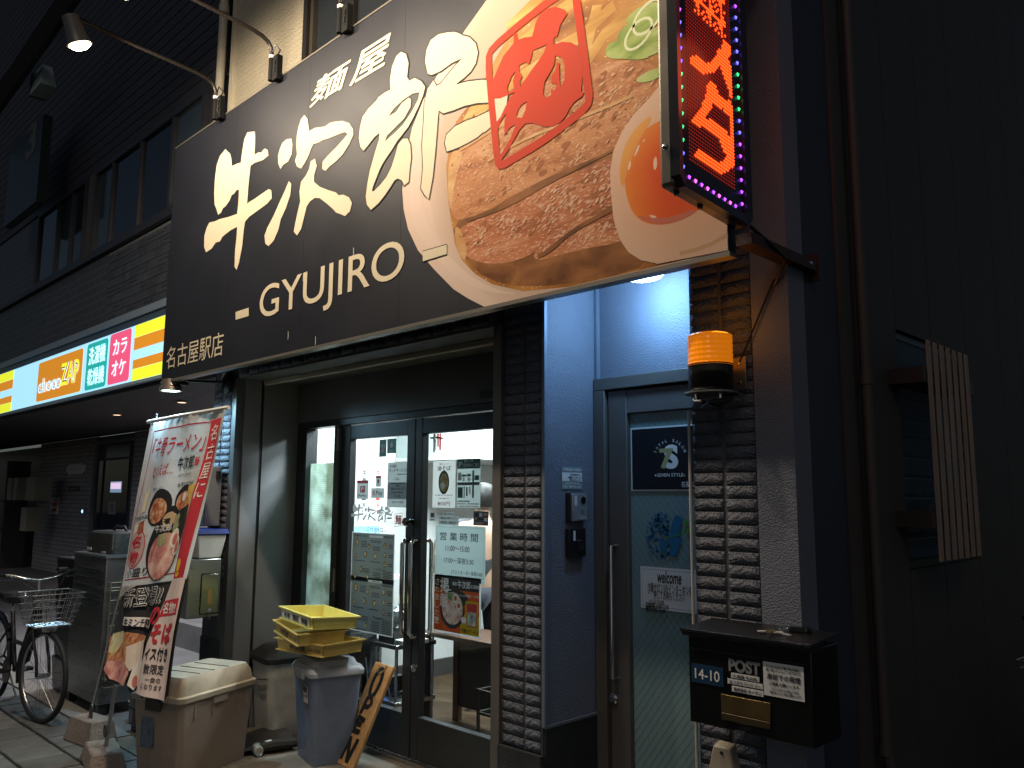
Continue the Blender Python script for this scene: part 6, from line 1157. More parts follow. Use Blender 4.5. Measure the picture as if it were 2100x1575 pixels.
MB().box(-.06, .06, -.342, -.327, .40, .482).build('clip', M('clip_dark', (.05, .045, .04), .5), BB, bevel=.004); MB().box(.185, .203, -.06, .06, .40, .478).build('clip', M('clip_beige', (.26, .2, .155), .5), BB, bevel=.004); MB().box(-.12, -.02, -.305, -.298, .18, .36).build('sticker', M('bin_sticker', (.12, .15, .2), .5, var=.4, vs=30), BB)
gb = M('bin_bluegrey', (.15, .185, .26), .42, var=.06, vs=4, dirt=(.09, .1, .11), ds=3); gbl = M('bin_lid_grey', (.38, .40, .43), .45, var=.08, vs=5)
G4 = local_thing('grey_bin', 'blue-grey lidded bin with a No.45 label under the yellow crates', 'bin', (-4.76, 3.10, 0), R(-14))
MB().rrect([(0, 0, .33, .26, 0, .03), (0, 0, .34, .27, .05, .035), (0, 0, .395, .33, .54, .035)], 4).build('body', gb, G4, smooth=True)
MB().rrect([(0, 0, .425, .36, .535, .045), (0, 0, .43, .365, .56, .045), (0, 0, .40, .335, .585, .045), (0, 0, .36, .29, .592, .04), (0, 0, .33, .26, .625, .04), (0, 0, .29, .22, .632, .04)], 4).build('lid', gbl, G4, smooth=True); MB().box(-.09, .09, -.195, -.17, .51, .575).build('clip', gbl, G4, bevel=.006); MB().tube([(-.08, 0, .625), (-.06, 0, .665), (.06, 0, .665), (.08, 0, .625)], .016, 8).build('handle', gbl, G4, smooth=True)
lbn = MB().slab([(.04, -.163, .37), (.12, -.163, .37), (.12, -.168, .47), (.04, -.168, .47)], (0, .003, 0)).build('label', M('label_pale', (.55, .5, .5), .6), G4); MB().slab([(.042, -.1655, .405), (.118, -.1655, .405), (.118, -.170, .468), (.042, -.170, .468)], (0, .001, 0)).build('label_dark', M('label_dark', (.06, .06, .07), .5), lbn)
tb = MB(); lettermap(tb, 'No.45', lambda u, v: (.046 + .068 * u, -.1685 - .002 * v, .412 + .026 * v), .02); tb.build('lettering', wht, lbn, fix=False)
W4 = local_thing('white_bin', 'tall off-white bin with a black lid in the corner by the jamb', 'bin', (-5.50, 3.20, 0), R(-8)); wb = M('bin_cream', (.6, .57, .5), .5, var=.08, vs=4, dirt=(.28, .25, .2), ds=2.5)
MB().rrect([(0, 0, .30, .27, 0, .04), (0, 0, .36, .33, .45, .06), (0, 0, .37, .34, .50, .06)], 5).build('body', wb, W4, smooth=True); MB().rrect([(0, 0, .40, .37, .495, .06), (0, 0, .405, .375, .53, .06), (0, 0, .33, .30, .565, .06), (0, 0, .26, .23, .595, .05)], 5).build('lid', M('lid_dark', (.02, .02, .022), .45), W4, smooth=True)
MB().tube([(-.17, -.172, .40), (0, -.178, .375), (.17, -.172, .40)], .005, 6).build('moulding_line', M('line_brown', (.12, .10, .08), .6), W4); MB().tube([(-.02, -.168, .33), (.06, -.171, .322), (.15, -.168, .33)], .005, 6).build('moulding_line', M('line_brown', (.12, .10, .08)), W4)
yc = M('crate_yellow', (.60, .45, .14), .42, var=.06, vs=5, dirt=(.5, .34, .08), ds=5); yc2 = M('crate_lemon', (.64, .57, .16), .4, var=.05, vs=5)
def crate(loc, rz, tilt, label, mat, full):
    t = local_thing('noodle_crate', label, 'crate', loc, rz, 'stacked yellow noodle crates'); t.rotation_euler = (tilt[0], tilt[1], rz); a, b, h = .50, .31, .075
    MB().box(-a / 2 + .01, a / 2 - .01, -b / 2 + .01, b / 2 - .01, 0, .006).build('floor', mat, t)
    for s in (-1, 1):
        MB().slab([(-a / 2, s * (b / 2), h), (a / 2, s * (b / 2), h), (a / 2 - .012, s * (b / 2 - .012), 0), (-a / 2 + .012, s * (b / 2 - .012), 0)], (0, -s * .005, 0)).build('long_wall', mat, t); MB().slab([(s * a / 2, -b / 2, h), (s * a / 2, b / 2, h), (s * (a / 2 - .012), b / 2 - .012, 0), (s * (a / 2 - .012), -b / 2 + .012, 0)], (-s * .005, 0, 0)).build('short_wall', mat, t)
    MB().box(-a / 2 - .012, a / 2 + .012, -b / 2 - .012, -b / 2 + .002, h - .006, h + .002).box(-a / 2 - .012, a / 2 + .012, b / 2 - .002, b / 2 + .012, h - .006, h + .002).box(-a / 2 - .012, -a / 2 + .002, -b / 2, b / 2, h - .006, h + .002).box(a / 2 - .002, a / 2 + .012, -b / 2, b / 2, h - .006, h + .002).build('rim', mat, t)
    MB().box(-a / 2, a / 2, -b / 2 - .004, -b / 2 + .01, 0, .008).build('foot_rail', mat, t)
    def fy(z): return -b / 2 + .012 * (1 - z / h) - .0065
    if full: MB().slab([(-.22, fy(.012), .012), (.20, fy(.012), .012), (.20, fy(.062), .062), (-.22, fy(.062), .062)], (0, .003, 0)).build('label', paper, t)
    tb = MB(); lettermap(tb, '林 製 麺' if full else '林製麺', lambda u, v: ((-.18 if full else -.1) + (.36 if full else .16) * u, fy(.018 + .036 * v) - .002, .018 + .036 * v), .03); 
    if not full: lettermap(tb, '367-2338', lambda u, v: (.09 + .13 * u, fy(.022 + .02 * v) - .002, .022 + .02 * v), .02)
    tb.build('lettering', ink, t, fix=False); return t
crate((-4.74, 3.02, .672), R(4), (0, R(-1)), 'yellow noodle crate at the bottom of the stack, resting on the grey bin', yc, False); crate((-4.82, 2.99, .752), R(-13), (R(1), R(3)), 'yellow noodle crate in the middle, twisted in the stack', yc, False); crate((-4.77, 3.02, .838), R(-7), (R(-3), R(2)), 'lemon yellow noodle crate on top with a white printed label', yc2, True)
# OPEN board leaning on the doors
OB = thing('open_board', 'leaning wooden board painted OPEN in black with a chain loop', 'board', (-4.53, 3.1, 0)); q0 = Vector((-4.53, 3.085, .0)); q1 = Vector((-4.50, 3.36, .575)); dv = (q1 - q0); nn = Vector((0, -dv.z, dv.y)).normalized(); wv = Vector((1, 0, -.04)).normalized()
wood = ramp_print('board_wood', [(.25, (.33, .16, .06)), (.45, (.48, .27, .115)), (.62, (.56, .35, .17)), (.8, (.40, .21, .085))], 3.0, 6, (14, 14, 1.2), .8, rough=.5)
MB().slab([q0 - wv * .098, q0 + wv * .098, q1 + wv * .098, q1 - wv * .098], -nn * .022).build('plank', wood, OB, bevel=.003)
def bd(u, v, off=.002): return q0 + dv * v + wv * (u - .5) * .196 + nn * off
mb = MB(); mb.ribbon([bd(.48 + .19 * math.cos(t * .3307), .81 + .14 * math.sin(t * .3307)) for t in range(19)], .030, nn); mb.build('letter', blkc, OB, fix=False)
for strokes_ in ([[(.32, .49), (.36, .66)], [(.34, .655), (.55, .665), (.66, .61), (.56, .57), (.35, .565)]], [[(.30, .32), (.34, .47)], [(.26, .46), (.68, .44)], [(.32, .40), (.60, .395)], [(.22, .325), (.66, .33)]], [[(.24, .05), (.32, .27)], [(.32, .27), (.60, .04)], [(.60, .04), (.72, .27)]]):
    mb = MB()
    for s in strokes_: mb.ribbon([bd(*p, .002 + .0002 * len(mb.v)) for p in s], .031, nn, closed=False)
    mb.build('letter', blkc, OB, fix=False)
MB().tube([bd(.3, .975, .004), bd(.34, .93, .008), bd(.45, .895, .01), bd(.58, .91, .009), bd(.66, .955, .006), bd(.7, .985, .004)], .004, 6).build('chain', chrome, OB, smooth=True)
# floor mat, can
MT = thing('folded_mat', 'dark brown folded rubber mat behind the beige bin', 'mat', (-5.35, 2.98, 0)); MB().grid(lambda a, b: (-5.62 + a * .50 + b * .1, 2.78 + b * .36 - a * .06, .025 + .035 * math.sin(a * 3.1) * (.4 + b) + .012 * math.sin(a * 13 + b * 7)), 16, 8).build('sheet', M('mat_brown', (.022, .017, .014), .85, bump=.4, bs=150), MT, smooth=True); MB().tube([(-5.12, 2.78, .03), (-5.06, 2.92, .05), (-5.03, 3.06, .04)], [.02, .035, .025], 8).build('fold', M('mat_brown', (.022, .017, .014)), MT, smooth=True)
bx('paper_scrap', paper, MT, -5.17, -5.09, 2.90, 2.945, .052, .056)
CN = thing('drink_can', 'dented pale drink can lying on the porch beside the beige bin', 'can', (-5.06, 2.86, .033)); c0 = Vector((-5.16, 2.84, .031)); c1 = Vector((-5.055, 2.80, .031)); MB().lathe([(.024, 0), (.031, .01), (.031, .10), (.026, .112)], c0, 20, (c1 - c0)).build('body', M('can_print', (.4, .38, .3), .35, metal=.3, var=.5, vs=30), CN, smooth=True); MB().lathe([(.0265, .1122), (.0265, .116), (.022, .113)], c0, 20, (c1 - c0)).build('end', chrome, CN, smooth=True)

# ------------------------------------------------------------------ steel cabinet, bag, rack, stool
ST = thing('steel_cabinet', 'tall dark stainless kitchen cabinet standing left of the banner', 'cabinet', (-7.14, 2.58, 0)); stl = M('cabinet_steel', (.36, .36, .35), .3, metal=.95, var=.12, vs=3, stretch=(1, 1, 10), dirt=(.2, .19, .17), ds=2.5)
bx('body', stl, ST, -7.52, -6.792, 2.405, 2.80, .08, 1.165, .004); bx('top', M('cabinet_top', (.4, .42, .43), .3, metal=.9), ST, -7.53, -6.782, 2.395, 2.81, 1.167, 1.185)
for z in (1.06, .99, .93, .87, .83, .79): bx('louvre_rib', M('rib_steel', (.32, .31, .29), .22, metal=1), ST, -7.45, -6.85, 2.398, 2.4045, z, z + .016, .002)
for x, y in ((-7.48, 2.45), (-6.83, 2.45), (-7.48, 2.76), (-6.83, 2.76)): bx('foot', black, ST, x - .03, x + .03, y - .03, y + .03, 0, .078)
DB = thing('delivery_bag', 'black insulated delivery bag with pale straps on top of the steel cabinet', 'bag', (-7.2, 2.62, 1.186)); MB().rrect([(-7.22, 2.64, .56, .30, 1.187, .05), (-7.22, 2.64, .58, .32, 1.25, .06), (-7.22, 2.64, .56, .30, 1.345, .06), (-7.22, 2.64, .5, .25, 1.36, .05)], 4).build('body', M('bag_black', (.016, .015, .014), .6, var=.3, vs=8, bump=.3, bs=30), DB, smooth=True); bx('strap', M('strap_pale', (.35, .35, .36), .6), DB, -7.46, -7.36, 2.476, 2.482, 1.20, 1.225); bx('strap', M('strap_pale', (.35, .35, .36)), DB, -7.12, -7.04, 2.476, 2.482, 1.19, 1.205); MB().tube([(-7.35, 2.64, 1.355), (-7.28, 2.64, 1.395), (-7.12, 2.64, 1.395), (-7.05, 2.64, 1.355)], .012, 8).build('handle', black, DB, smooth=True); bx('flap', M('bag_brown', (.04, .032, .026), .7), DB, -7.02, -6.94, 2.49, 2.50, 1.22, 1.34)
BK = thing('black_crates', 'stack of black plastic crates left of the steel cabinet', 'crates', (-7.8, 2.62, 0))
for k in range(4): MB().frustum((-7.84 + .01 * k, 2.62), .42, .32, .28 * k, .46, .36, .28 * k + .275, R(3 * k - 4)).build('crate', black, BK, bevel=.01)
bx('tag', M('tag_red', (.3, .06, .05), .5), BK, -7.74, -7.68, 2.42, 2.425, 1.0, 1.03)
WR = thing('wire_rack', 'thin chrome wire rack hung on the side of the steel cabinet', 'rack', (-6.76, 2.55, .4)); mb = MB(); wr = M('rack_wire', (.45, .38, .26), .35, metal=.8)
for y in (2.44, 2.52): mb.tube([(-6.765, y, .25), (-6.765, y, .98)], .004, 6)
for k in range(8): mb.tube([(-6.765, 2.44, .28 + .095 * k), (-6.765, 2.52, .28 + .095 * k)], .003, 6)
mb.build('ladder_wire', wr, WR)
for z in (.93, .22): MB().tube([(-6.765, 2.42, z), (-6.70, 2.42, z), (-6.70, 2.54, z), (-6.765, 2.54, z)], .004, 6).tube([(-6.765, 2.42, z + .06), (-6.70, 2.42, z + .06), (-6.70, 2.54, z + .06), (-6.765, 2.54, z + .06)], .004, 6).build('basket_wire', wr, WR)
SO = thing('step_stool', 'low black plastic step stool under the banner', 'stool', (-6.02, 2.62, 0)); sob = M('stool_black', (.022, .022, .024), .5, var=.2, vs=8)
bx('seat', M('stool_top', (.07, .07, .075), .35), SO, -6.26, -5.78, 2.45, 2.78, .33, .355, .006)
for x in (-6.22, -5.83):
    for y in (2.49, 2.74): MB().frustum((x, y), .07, .06, 0, .05, .045, .328).build('leg', sob, SO)
bx('lower_step', sob, SO, -6.24, -5.80, 2.42, 2.60, .16, .18)
GP = thing('grey_post', 'grey plastic post with a slot standing beside the wire rack', 'post', (-6.42, 2.55, 0)); bx('post', M('post_grey', (.16, .155, .15), .5, var=.1, vs=6), GP, -6.47, -6.37, 2.52, 2.58, 0, .50, .004); bx('slot', black, GP, -6.435, -6.405, 2.516, 2.5195, .33, .42)

# ------------------------------------------------------------------ bicycle (local frame: +x forward, hub of front wheel at origin height .33)
def make_bike(label):
    t = thing('bicycle', label, 'bicycle', (0, 0, 0), None, True); bk = M('bike_black', (.012, .012, .014), .25); al = M('bike_alloy', (.55, .55, .54), .25, metal=1); wr_ = M('basket_wire', (.6, .6, .62), .25, metal=1)
    def wheel(cx, steer):
        m = Matrix.Translation((cx, 0, .33)) @ Matrix.Rotation(steer, 4, 'Z'); w_ = MB(); w_.tube([m @ Vector((.315 * math.cos(a), 0, .315 * math.sin(a))) for a in [2 * math.pi * k / 48 for k in range(48)]], .019, 10, closed=True); ty = w_.build('wheel', rubber, t, smooth=True)
        MB().tube([m @ Vector((.292 * math.cos(a), 0, .292 * math.sin(a))) for a in [2 * math.pi * k / 48 for k in range(48)]], .010, 8, closed=True).build('rim', al, ty, smooth=True)
        sp_ = MB()
        for k in range(28):
            a = 2 * math.pi * k / 28; b = a + (.9 if k % 2 else -.9) * .45; s = .025 if (k // 2) % 2 else -.025; sp_.tube([m @ Vector((.02 * math.cos(b), s, .02 * math.sin(b))), m @ Vector((.285 * math.cos(a), 0, .285 * math.sin(a)))], .0014, 4, caps=False)
        sp_.build('spokes', al, ty); MB().cyl(m @ Vector((0, -.045, 0)), m @ Vector((0, .045, 0)), .017, n=12).build('hub', al, ty, smooth=True); return m
    st = R(9); mf = wheel(0, st); wheel(-1.08, 0)
    MB().tube([mf @ Vector((.345 * math.cos(a), 0, .345 * math.sin(a))) for a in [R(75 + 12 * k) for k in range(11)]], .024, 8).build('front_mudguard', bk, t, smooth=True); MB().tube([Vector((-1.08 + .345 * math.cos(a), 0, .33 + .345 * math.sin(a))) for a in [R(30 + 12 * k) for k in range(15)]], .024, 8).build('rear_mudguard', bk, t, smooth=True)
    fk = MB(); hd = Vector((-.16, 0, .70)); top = Vector((-.215, 0, .90))
    for s in (-.045, .045): fk.tube([mf @ Vector((0, s, 0)), mf @ Vector((-.02, s, .12)), Vector((-.10, s * 1.0, .55)), hd + Vector((0, s, -.02))], .012, 8)
    fk.tube([hd + Vector((0, -.055, -.02)), hd + Vector((0, .055, -.02))], .014, 8); fk.build('fork', bk, t, smooth=True)
    MB().tube([hd, top], .02, 10).build('head_tube', bk, t, smooth=True)
    bb = Vector((-.62, 0, .29)); se = Vector((-.78, 0, .72)); fr = MB(); fr.tube([hd + Vector((-.01, 0, .04)), Vector((-.35, 0, .40)), bb], .019, 10).tube([top + Vector((0, 0, -.06)), Vector((-.45, 0, .50)), Vector((-.70, 0, .50))], .017, 10).tube([bb, se], .017, 10)
    for s in (-.05, .05): fr.tube([bb + Vector((0, s * .6, 0)), Vector((-1.08, s, .33))], .009, 8).tube([se + Vector((0, s * .3, -.12)), Vector((-1.08, s, .33))], .009, 8)
    fr.build('frame', bk, t, smooth=True)
    MB().rrect([(-.82, 0, .24, .10, .79, .04), (-.82, 0, .27, .18, .84, .06), (-.84, 0, .22, .19, .87, .06)], 4).build('saddle', black, t, smooth=True); MB().tube([se, Vector((-.81, 0, .80))], .012, 8).build('seat_post', al, t)
    c = bb; MB().lathe([(.09, -.004), (.09, .004)], c + Vector((0, -.06, 0)), 24, (0, 1, 0)).build('chain_ring', bk, t); cr = MB().tube([c + Vector((0, -.075, 0)), c + Vector((.15, -.085, .03))], .011, 8).tube([c + Vector((0, .075, 0)), c + Vector((-.15, .085, -.03))], .011, 8).build('crank', al, t, smooth=True)
    for p in (c + Vector((.15, -.13, .03)), c + Vector((-.15, .13, -.03))): MB().box(p.x - .045, p.x + .045, p.y - .04, p.y + .04, p.z - .012, p.z + .012).build('pedal', black, cr)
    MB().tube([top, top + Vector((-.02, 0, .10))], .013, 8).build('stem', al, t)
    hb = top + Vector((-.02, 0, .10)); hbp = [hb + Vector((-.12, -.28, .05)), hb + Vector((-.02, -.19, .05)), hb + Vector((.03, -.10, .02)), hb, hb + Vector((.03, .10, .02)), hb + Vector((-.02, .19, .05)), hb + Vector((-.12, .28, .05))]
    MB().tube(hbp, .012, 10).build('handlebar', al, t, smooth=True)
    for a, b in ((hbp[0], hbp[1]), (hbp[6], hbp[5])): MB().tube([a + (a - b) * .2, a + (b - a) * .75], .017, 10).build('grip', black, t, smooth=True); MB().tube([b, b + Vector((.05, 0, -.03)), a + Vector((.05, 0, -.03))], .006, 6).build('brake_lever', al, t, smooth=True)
    MB().box(hb.x - .05, hb.x + .02, .13, .20, hb.z + .06, hb.z + .09).build('bell', black, t, bevel=.006)
    # basket
    bs = MB(); 
    def rect(x0, x1, y, z): return [(x0, -y, z), (x1, -y, z), (x1, y, z), (x0, y, z)]
    lv_ = [(.70, -.10, .14, .125), (.725, -.105, .155, .135), (.755, -.11, .16, .142), (.80, -.115, .18, .152), (.85, -.12, .195, .162), (.90, -.125, .21, .172), (.935, -.13, .22, .18)]
    for i, (z, x0, x1, y) in enumerate(lv_): bs.tube(rect(x0, x1, y, z), .0045 if i in (0, 6) else .0026, 6, closed=True)
    for k in range(9):
        f = k / 8; a, b = lv_[0], lv_[-1]
        for s in (-1, 1): bs.tube([(a[1] + (a[2] - a[1]) * f, s * a[3], a[0]), (b[1] + (b[2] - b[1]) * f, s * b[3], b[0])], .002, 5, caps=False)
        for e in (1, 2): bs.tube([(a[e], -a[3] + 2 * a[3] * f, a[0]), (b[e], -b[3] + 2 * b[3] * f, b[0])], .002, 5, caps=False)
        bs.tube([(a[1] + (a[2] - a[1]) * f, -a[3], a[0]), (a[1] + (a[2] - a[1]) * f, a[3], a[0])], .002, 5, caps=False)
    ba = bs.build('basket', wr_, t); MB().box(-.125, -.115, -.045, .045, .82, .88).build('basket_plate', al, ba); MB().tube([(-.13, -.05, .935), (-.13, -.05, .75)], .004, 6).tube([(-.13, .05, .935), (-.13, .05, .75)], .004, 6).build('basket_stay', al, ba)
    MB().rrect([(.06, 0, .07, .09, .655, .02), (.07, 0, .09, .11, .69, .03)], 3).build('headlamp', M('lamp_clear', (.5, .5, .5), .1, metal=.6), t, smooth=True)
    MB().tube([hbp[1], hb + Vector((.1, -.1, -.03)), hb + Vector((.08, 0, -.10)), top], .003, 5).tube([hbp[5], hb + Vector((.12, .12, -.02)), hb + Vector((.08, .03, -.12)), Vector((-.1, .03, .72))], .003, 5).build('brake_cable', black, t, smooth=True)
    MB().tube([(-1.08, .06, .33), (-1.0, .14, .01)], .008, 6).build('kick_stand', al, t)
    return t
bike = make_bike('black city bicycle with a wire front basket parked on the pavers at the left'); bike.location = (-6.90, 2.05, .0); bike.rotation_euler = (0, 0, R(2))
bike2 = copy_tree(bike); bike2['label'] = 'bicycle barely visible in the dark alley on the right'; bike2.location = (-.92, 4.55, 0); bike2.rotation_euler = (0, 0, R(-92))
for o in (bike, bike2): o['group'] = 'parked bicycles'

# ------------------------------------------------------------------ inside the shop
inw = M('plaster_white', (.70, .72, .71), .7, var=.06, vs=3, bump=.15, bs=25, dirt=(.56, .57, .56), ds=1.6); inc = M('inner_ceiling', (.45, .48, .48), .7)
for y0, y1 in ((3.485, 3.90), (3.905, 4.36), (4.365, 4.95), (4.955, 5.6), (5.605, 7.5)): bx('inner_wall', inw, B, -6.2, -6.10, y0, y1, 0.012, 2.70)
bx('inner_wall', inw, B, -6.10, -1.6, 7.5, 7.6, .012, 2.70); bx('inner_wall', inw, B, -1.62, -1.5, 3.8, 7.5, .012, 2.70); bx('inner_wall', navy, B, -2.66, -1.62, 3.42, 3.5, .012, 2.70)
bx('inner_skirting', M('skirting_dark', (.05, .047, .045), .5), B, -6.098, -6.07, 3.485, 7.5, .013, .16)
bx('inner_wall', inw, B, -6.10, -5.72, 3.465, 3.484, .012, 2.70)
bx('inner_ceiling', inc, B, -6.2, -1.5, 3.465, 7.6, 2.702, 2.76); bx('inner_header', inw, B, -5.74, -2.66, 3.462, 3.50, 2.215, 2.70)
bx('bulkhead', M('bulkhead_grey', (.36, .42, .42), .6, bump=.1, bs=60), B, -6.095, -5.1, 4.62, 6.2, 2.0, 2.30); bx('bulkhead_trim', M('bulkhead_trim', (.6, .64, .62), .5), B, -6.095, -5.08, 4.61, 6.2, 1.965, 1.998)
for i, (x, y) in enumerate(((-4.9, 4.0), (-3.9, 4.6), (-4.9, 5.2))):
    cl = thing('ceiling_panel', ('white ceiling light panel just inside the shop doors', 'white ceiling light panel over the shop tables', 'white ceiling light panel at the back of the shop')[i], 'light', (x, y, 2.70)); bx('frame', white, cl, x - .32, x + .32, y - .17, y + .17, 2.685, 2.70); bx('diffuser', M('panel_lit', (1, 1, 1), .5, emit=3.5, ecol=(.93, .99, 1)), cl, x - .3, x + .3, y - .15, y + .15, 2.678, 2.684)
    lamp('panel_light', 'AREA', ROOM_W, (.90, .98, 1), (x, y, 2.66), cl, (0, 0, -1), sx=.55, sy=.28)
pd = thing('hanging_chime', 'black ring with hanging red and white tubes inside the right door', 'ornament', PY(892, 925, 3.75)); c = PY(896, 898, 3.75); MB().tube([c + Vector((.045 * math.cos(k * .3927), .045 * math.sin(k * .3927), 0)) for k in range(16)], .006, 6, closed=True).build('ring', black, pd, smooth=True)
for i, (dx, dy, L_) in enumerate(((-.03, 0, .10), (-.01, .02, .06), (.01, -.02, .09), (.025, .01, .085))): MB().cyl(c + Vector((dx, dy, .03)), c + Vector((dx, dy, -L_)), .006, n=8).build('tube', (black, redink, wht, redink)[i], pd, smooth=True)
MB().tube([c, c + Vector((0, 0, .3)), (c.x, c.y, 2.70)], .002, 5).build('cord', black, pd)
# ticket machine against the left wall, menu slips above it
tk = thing('ticket_machine', 'ticket machine with a glowing blue screen behind the left door', 'machine', (-5.55, 3.72, .012)); bx('cabinet', M('machine_dark', (.05, .055, .06), .4), tk, -5.735, -5.42, 3.56, 4.02, .012, 1.10, .008); bx('screen_frame', M('machine_pale', (.5, .52, .52), .4), tk, -5.735, -5.45, 3.58, 4.0, 1.102, 1.52, .006); bx('screen', M('screen_lit', (.2, .4, .8), .3, emit=.8, ecol=(.25, .52, .95)), tk, -5.449, -5.444, 3.60, 3.98, 1.12, 1.42)
bx('counter_top', paper, tk, -5.735, -5.40, 4.025, 4.20, 1.00, 1.03)
for i in range(5):
    y = 3.98 + .15 * i; ms = thing('wall_menu_slip', ('menu slip nearest the hinge on the inner wall', 'second menu slip on the inner wall', 'third menu slip on the inner wall', 'fourth menu slip on the inner wall', 'menu slip farthest inside on the inner wall')[i], 'menu slip', (-6.098, y, 1.5), group='vertical menu slips on the inner wall'); bx('slip', paper, ms, -6.098, -6.095, y - .045, y + .045, 1.42, 1.92); tb = MB()
    for k, ch in enumerate('牛骨ラーメン'): lettermap(tb, ch, lambda u, v: (-6.093, y - .02 + .04 * u, 1.83 - .07 * k + .055 * v), .01)
    tb.build('lettering', redink if i % 2 else ink, ms, fix=False)
# stainless shelf with a plastic bag
sh = thing('steel_shelf', 'low stainless trolley shelf behind the left door with wires under it', 'shelf', (-5.2, 3.8, .012))
for z in (.60, .22): bx('shelf_board', steel, sh, -5.40, -4.72, 3.62, 3.98, z, z + .03, .003)
for x in (-5.38, -4.74):
    for y in (3.64, 3.96): MB().cyl((x, y, .012), (x, y, .66), .012, n=8).build('leg', steel, sh, smooth=True)
bx('device', black, sh, -5.2, -4.98, 3.68, 3.9, .255, .36); bx('device_light', M('device_blue', (.1, .3, .9), .4, emit=2, ecol=(.15, .4, 1)), sh, -4.978, -4.974, 3.72, 3.74, .29, .42)
MB().tube([(-5.1, 3.64, .5), (-5.0, 3.60, .3), (-4.9, 3.62, .25), (-4.85, 3.64, .4), (-4.8, 3.66, .2)], .005, 6).build('wires', M('wire_pale', (.5, .55, .6), .5), sh, smooth=True)
pbg = thing('plastic_bag', 'crumpled clear plastic bag on the stainless trolley', 'bag', (-5.1, 3.78, .632)); mb = MB(); rgb = random.Random(3)
def bagf(a, b): th = a * 2 * math.pi; r_ = (.13 * math.sin(min(1, b * 1.2) * 1.9) + .02) * (1 + .25 * math.sin(th * 5 + b * 9)); return (-5.12 + r_ * math.cos(th) * 1.3, 3.78 + r_ * math.sin(th), .635 + b * .22 + .02 * math.sin(th * 3))
mb.grid(bagf, 20, 8).build('film', M('bag_film', (.55, .6, .63), .2, bump=.4, bs=30), pbg, fix=False)
dbx = thing('dark_box', 'small dark box with papers on the trolley', 'box', (-4.88, 3.75, .632)); bx('body', black, dbx, -4.98, -4.80, 3.66, 3.84, .632, .70); bx('papers', paper, dbx, -4.79, -4.66, 3.66, 3.86, .632, .66)
# dining table, chair, stool, mat, red post
tw_ = M('table_wood', (.07, .032, .017), .4, var=.2, vs=4, stretch=(1, 8, 1)); TB = thing('dining_table', 'dark wood dining table behind the right door', 'table', (-4.35, 4.05, .012)); bx('table_top', tw_, TB, -4.85, -3.95, 3.92, 4.30, .66, .69, .004)
for x in (-4.8, -4.0):
    for y in (3.96, 4.26): bx('leg', tw_, TB, x - .025, x + .025, y - .025, y + .025, .012, .658)
bx('modesty_panel', M('plinth_dark', (.04, .037, .035), .4), TB, -4.774, -4.026, 4.25, 4.265, .12, .655)
ML = thing('floor_mat', 'blue-grey entrance mat inside the right door', 'mat', (-3.7, 3.75, .012)); MB().box(-4.25, -3.0, 3.50, 3.98, .013, .021).build('pad', M('mat_blue', (.05, .06, .075), .95, bump=.6, bs=260), ML)
STO = thing('metal_stand', 'black metal umbrella stand just inside the right door', 'stand', (-3.68, 3.62, .012)); mb = MB()
for x in (-3.82, -3.52):
    for y in (3.56, 3.74): mb.box(x - .008, x + .008, y - .008, y + .008, .012, .50)
for z in (.49, .36): mb.box(-3.811, -3.529, 3.552, 3.566, z - .008, z + .008).box(-3.811, -3.529, 3.734, 3.748, z - .008, z + .008).box(-3.828, -3.812, 3.569, 3.731, z - .008, z + .008).box(-3.528, -3.512, 3.569, 3.731, z - .008, z + .008)
mb.build('frame', black, STO)
RP = thing('red_curtain', 'dark red folded curtain at the right edge of the doorway', 'curtain', (-3.62, 3.66, .8)); MB().grid(lambda a, b: (-3.66 + .16 * a, 3.95 + .02 * math.sin(a * 18), .75 + b * .72), 20, 4).build('cloth', M('curtain_red', (.20, .02, .03), .8), RP, smooth=True, fix=False); MB().cyl((-3.68, 3.95, 1.475), (-3.46, 3.95, 1.475), .01, n=8).build('rod', black, RP)
stub = thing('paper_scrap', 'scrap of white paper on the shop floor inside the right door', 'paper', PZ(868, 1478, .014)); c = PZ(868, 1478, .014); MB().slab([c + Vector((-.06, 0, 0)), c + Vector((.05, -.02, .004)), c + Vector((.07, .015, .006)), c + Vector((-.05, .02, 0))], (0, 0, .002)).build('scrap', paper, stub)

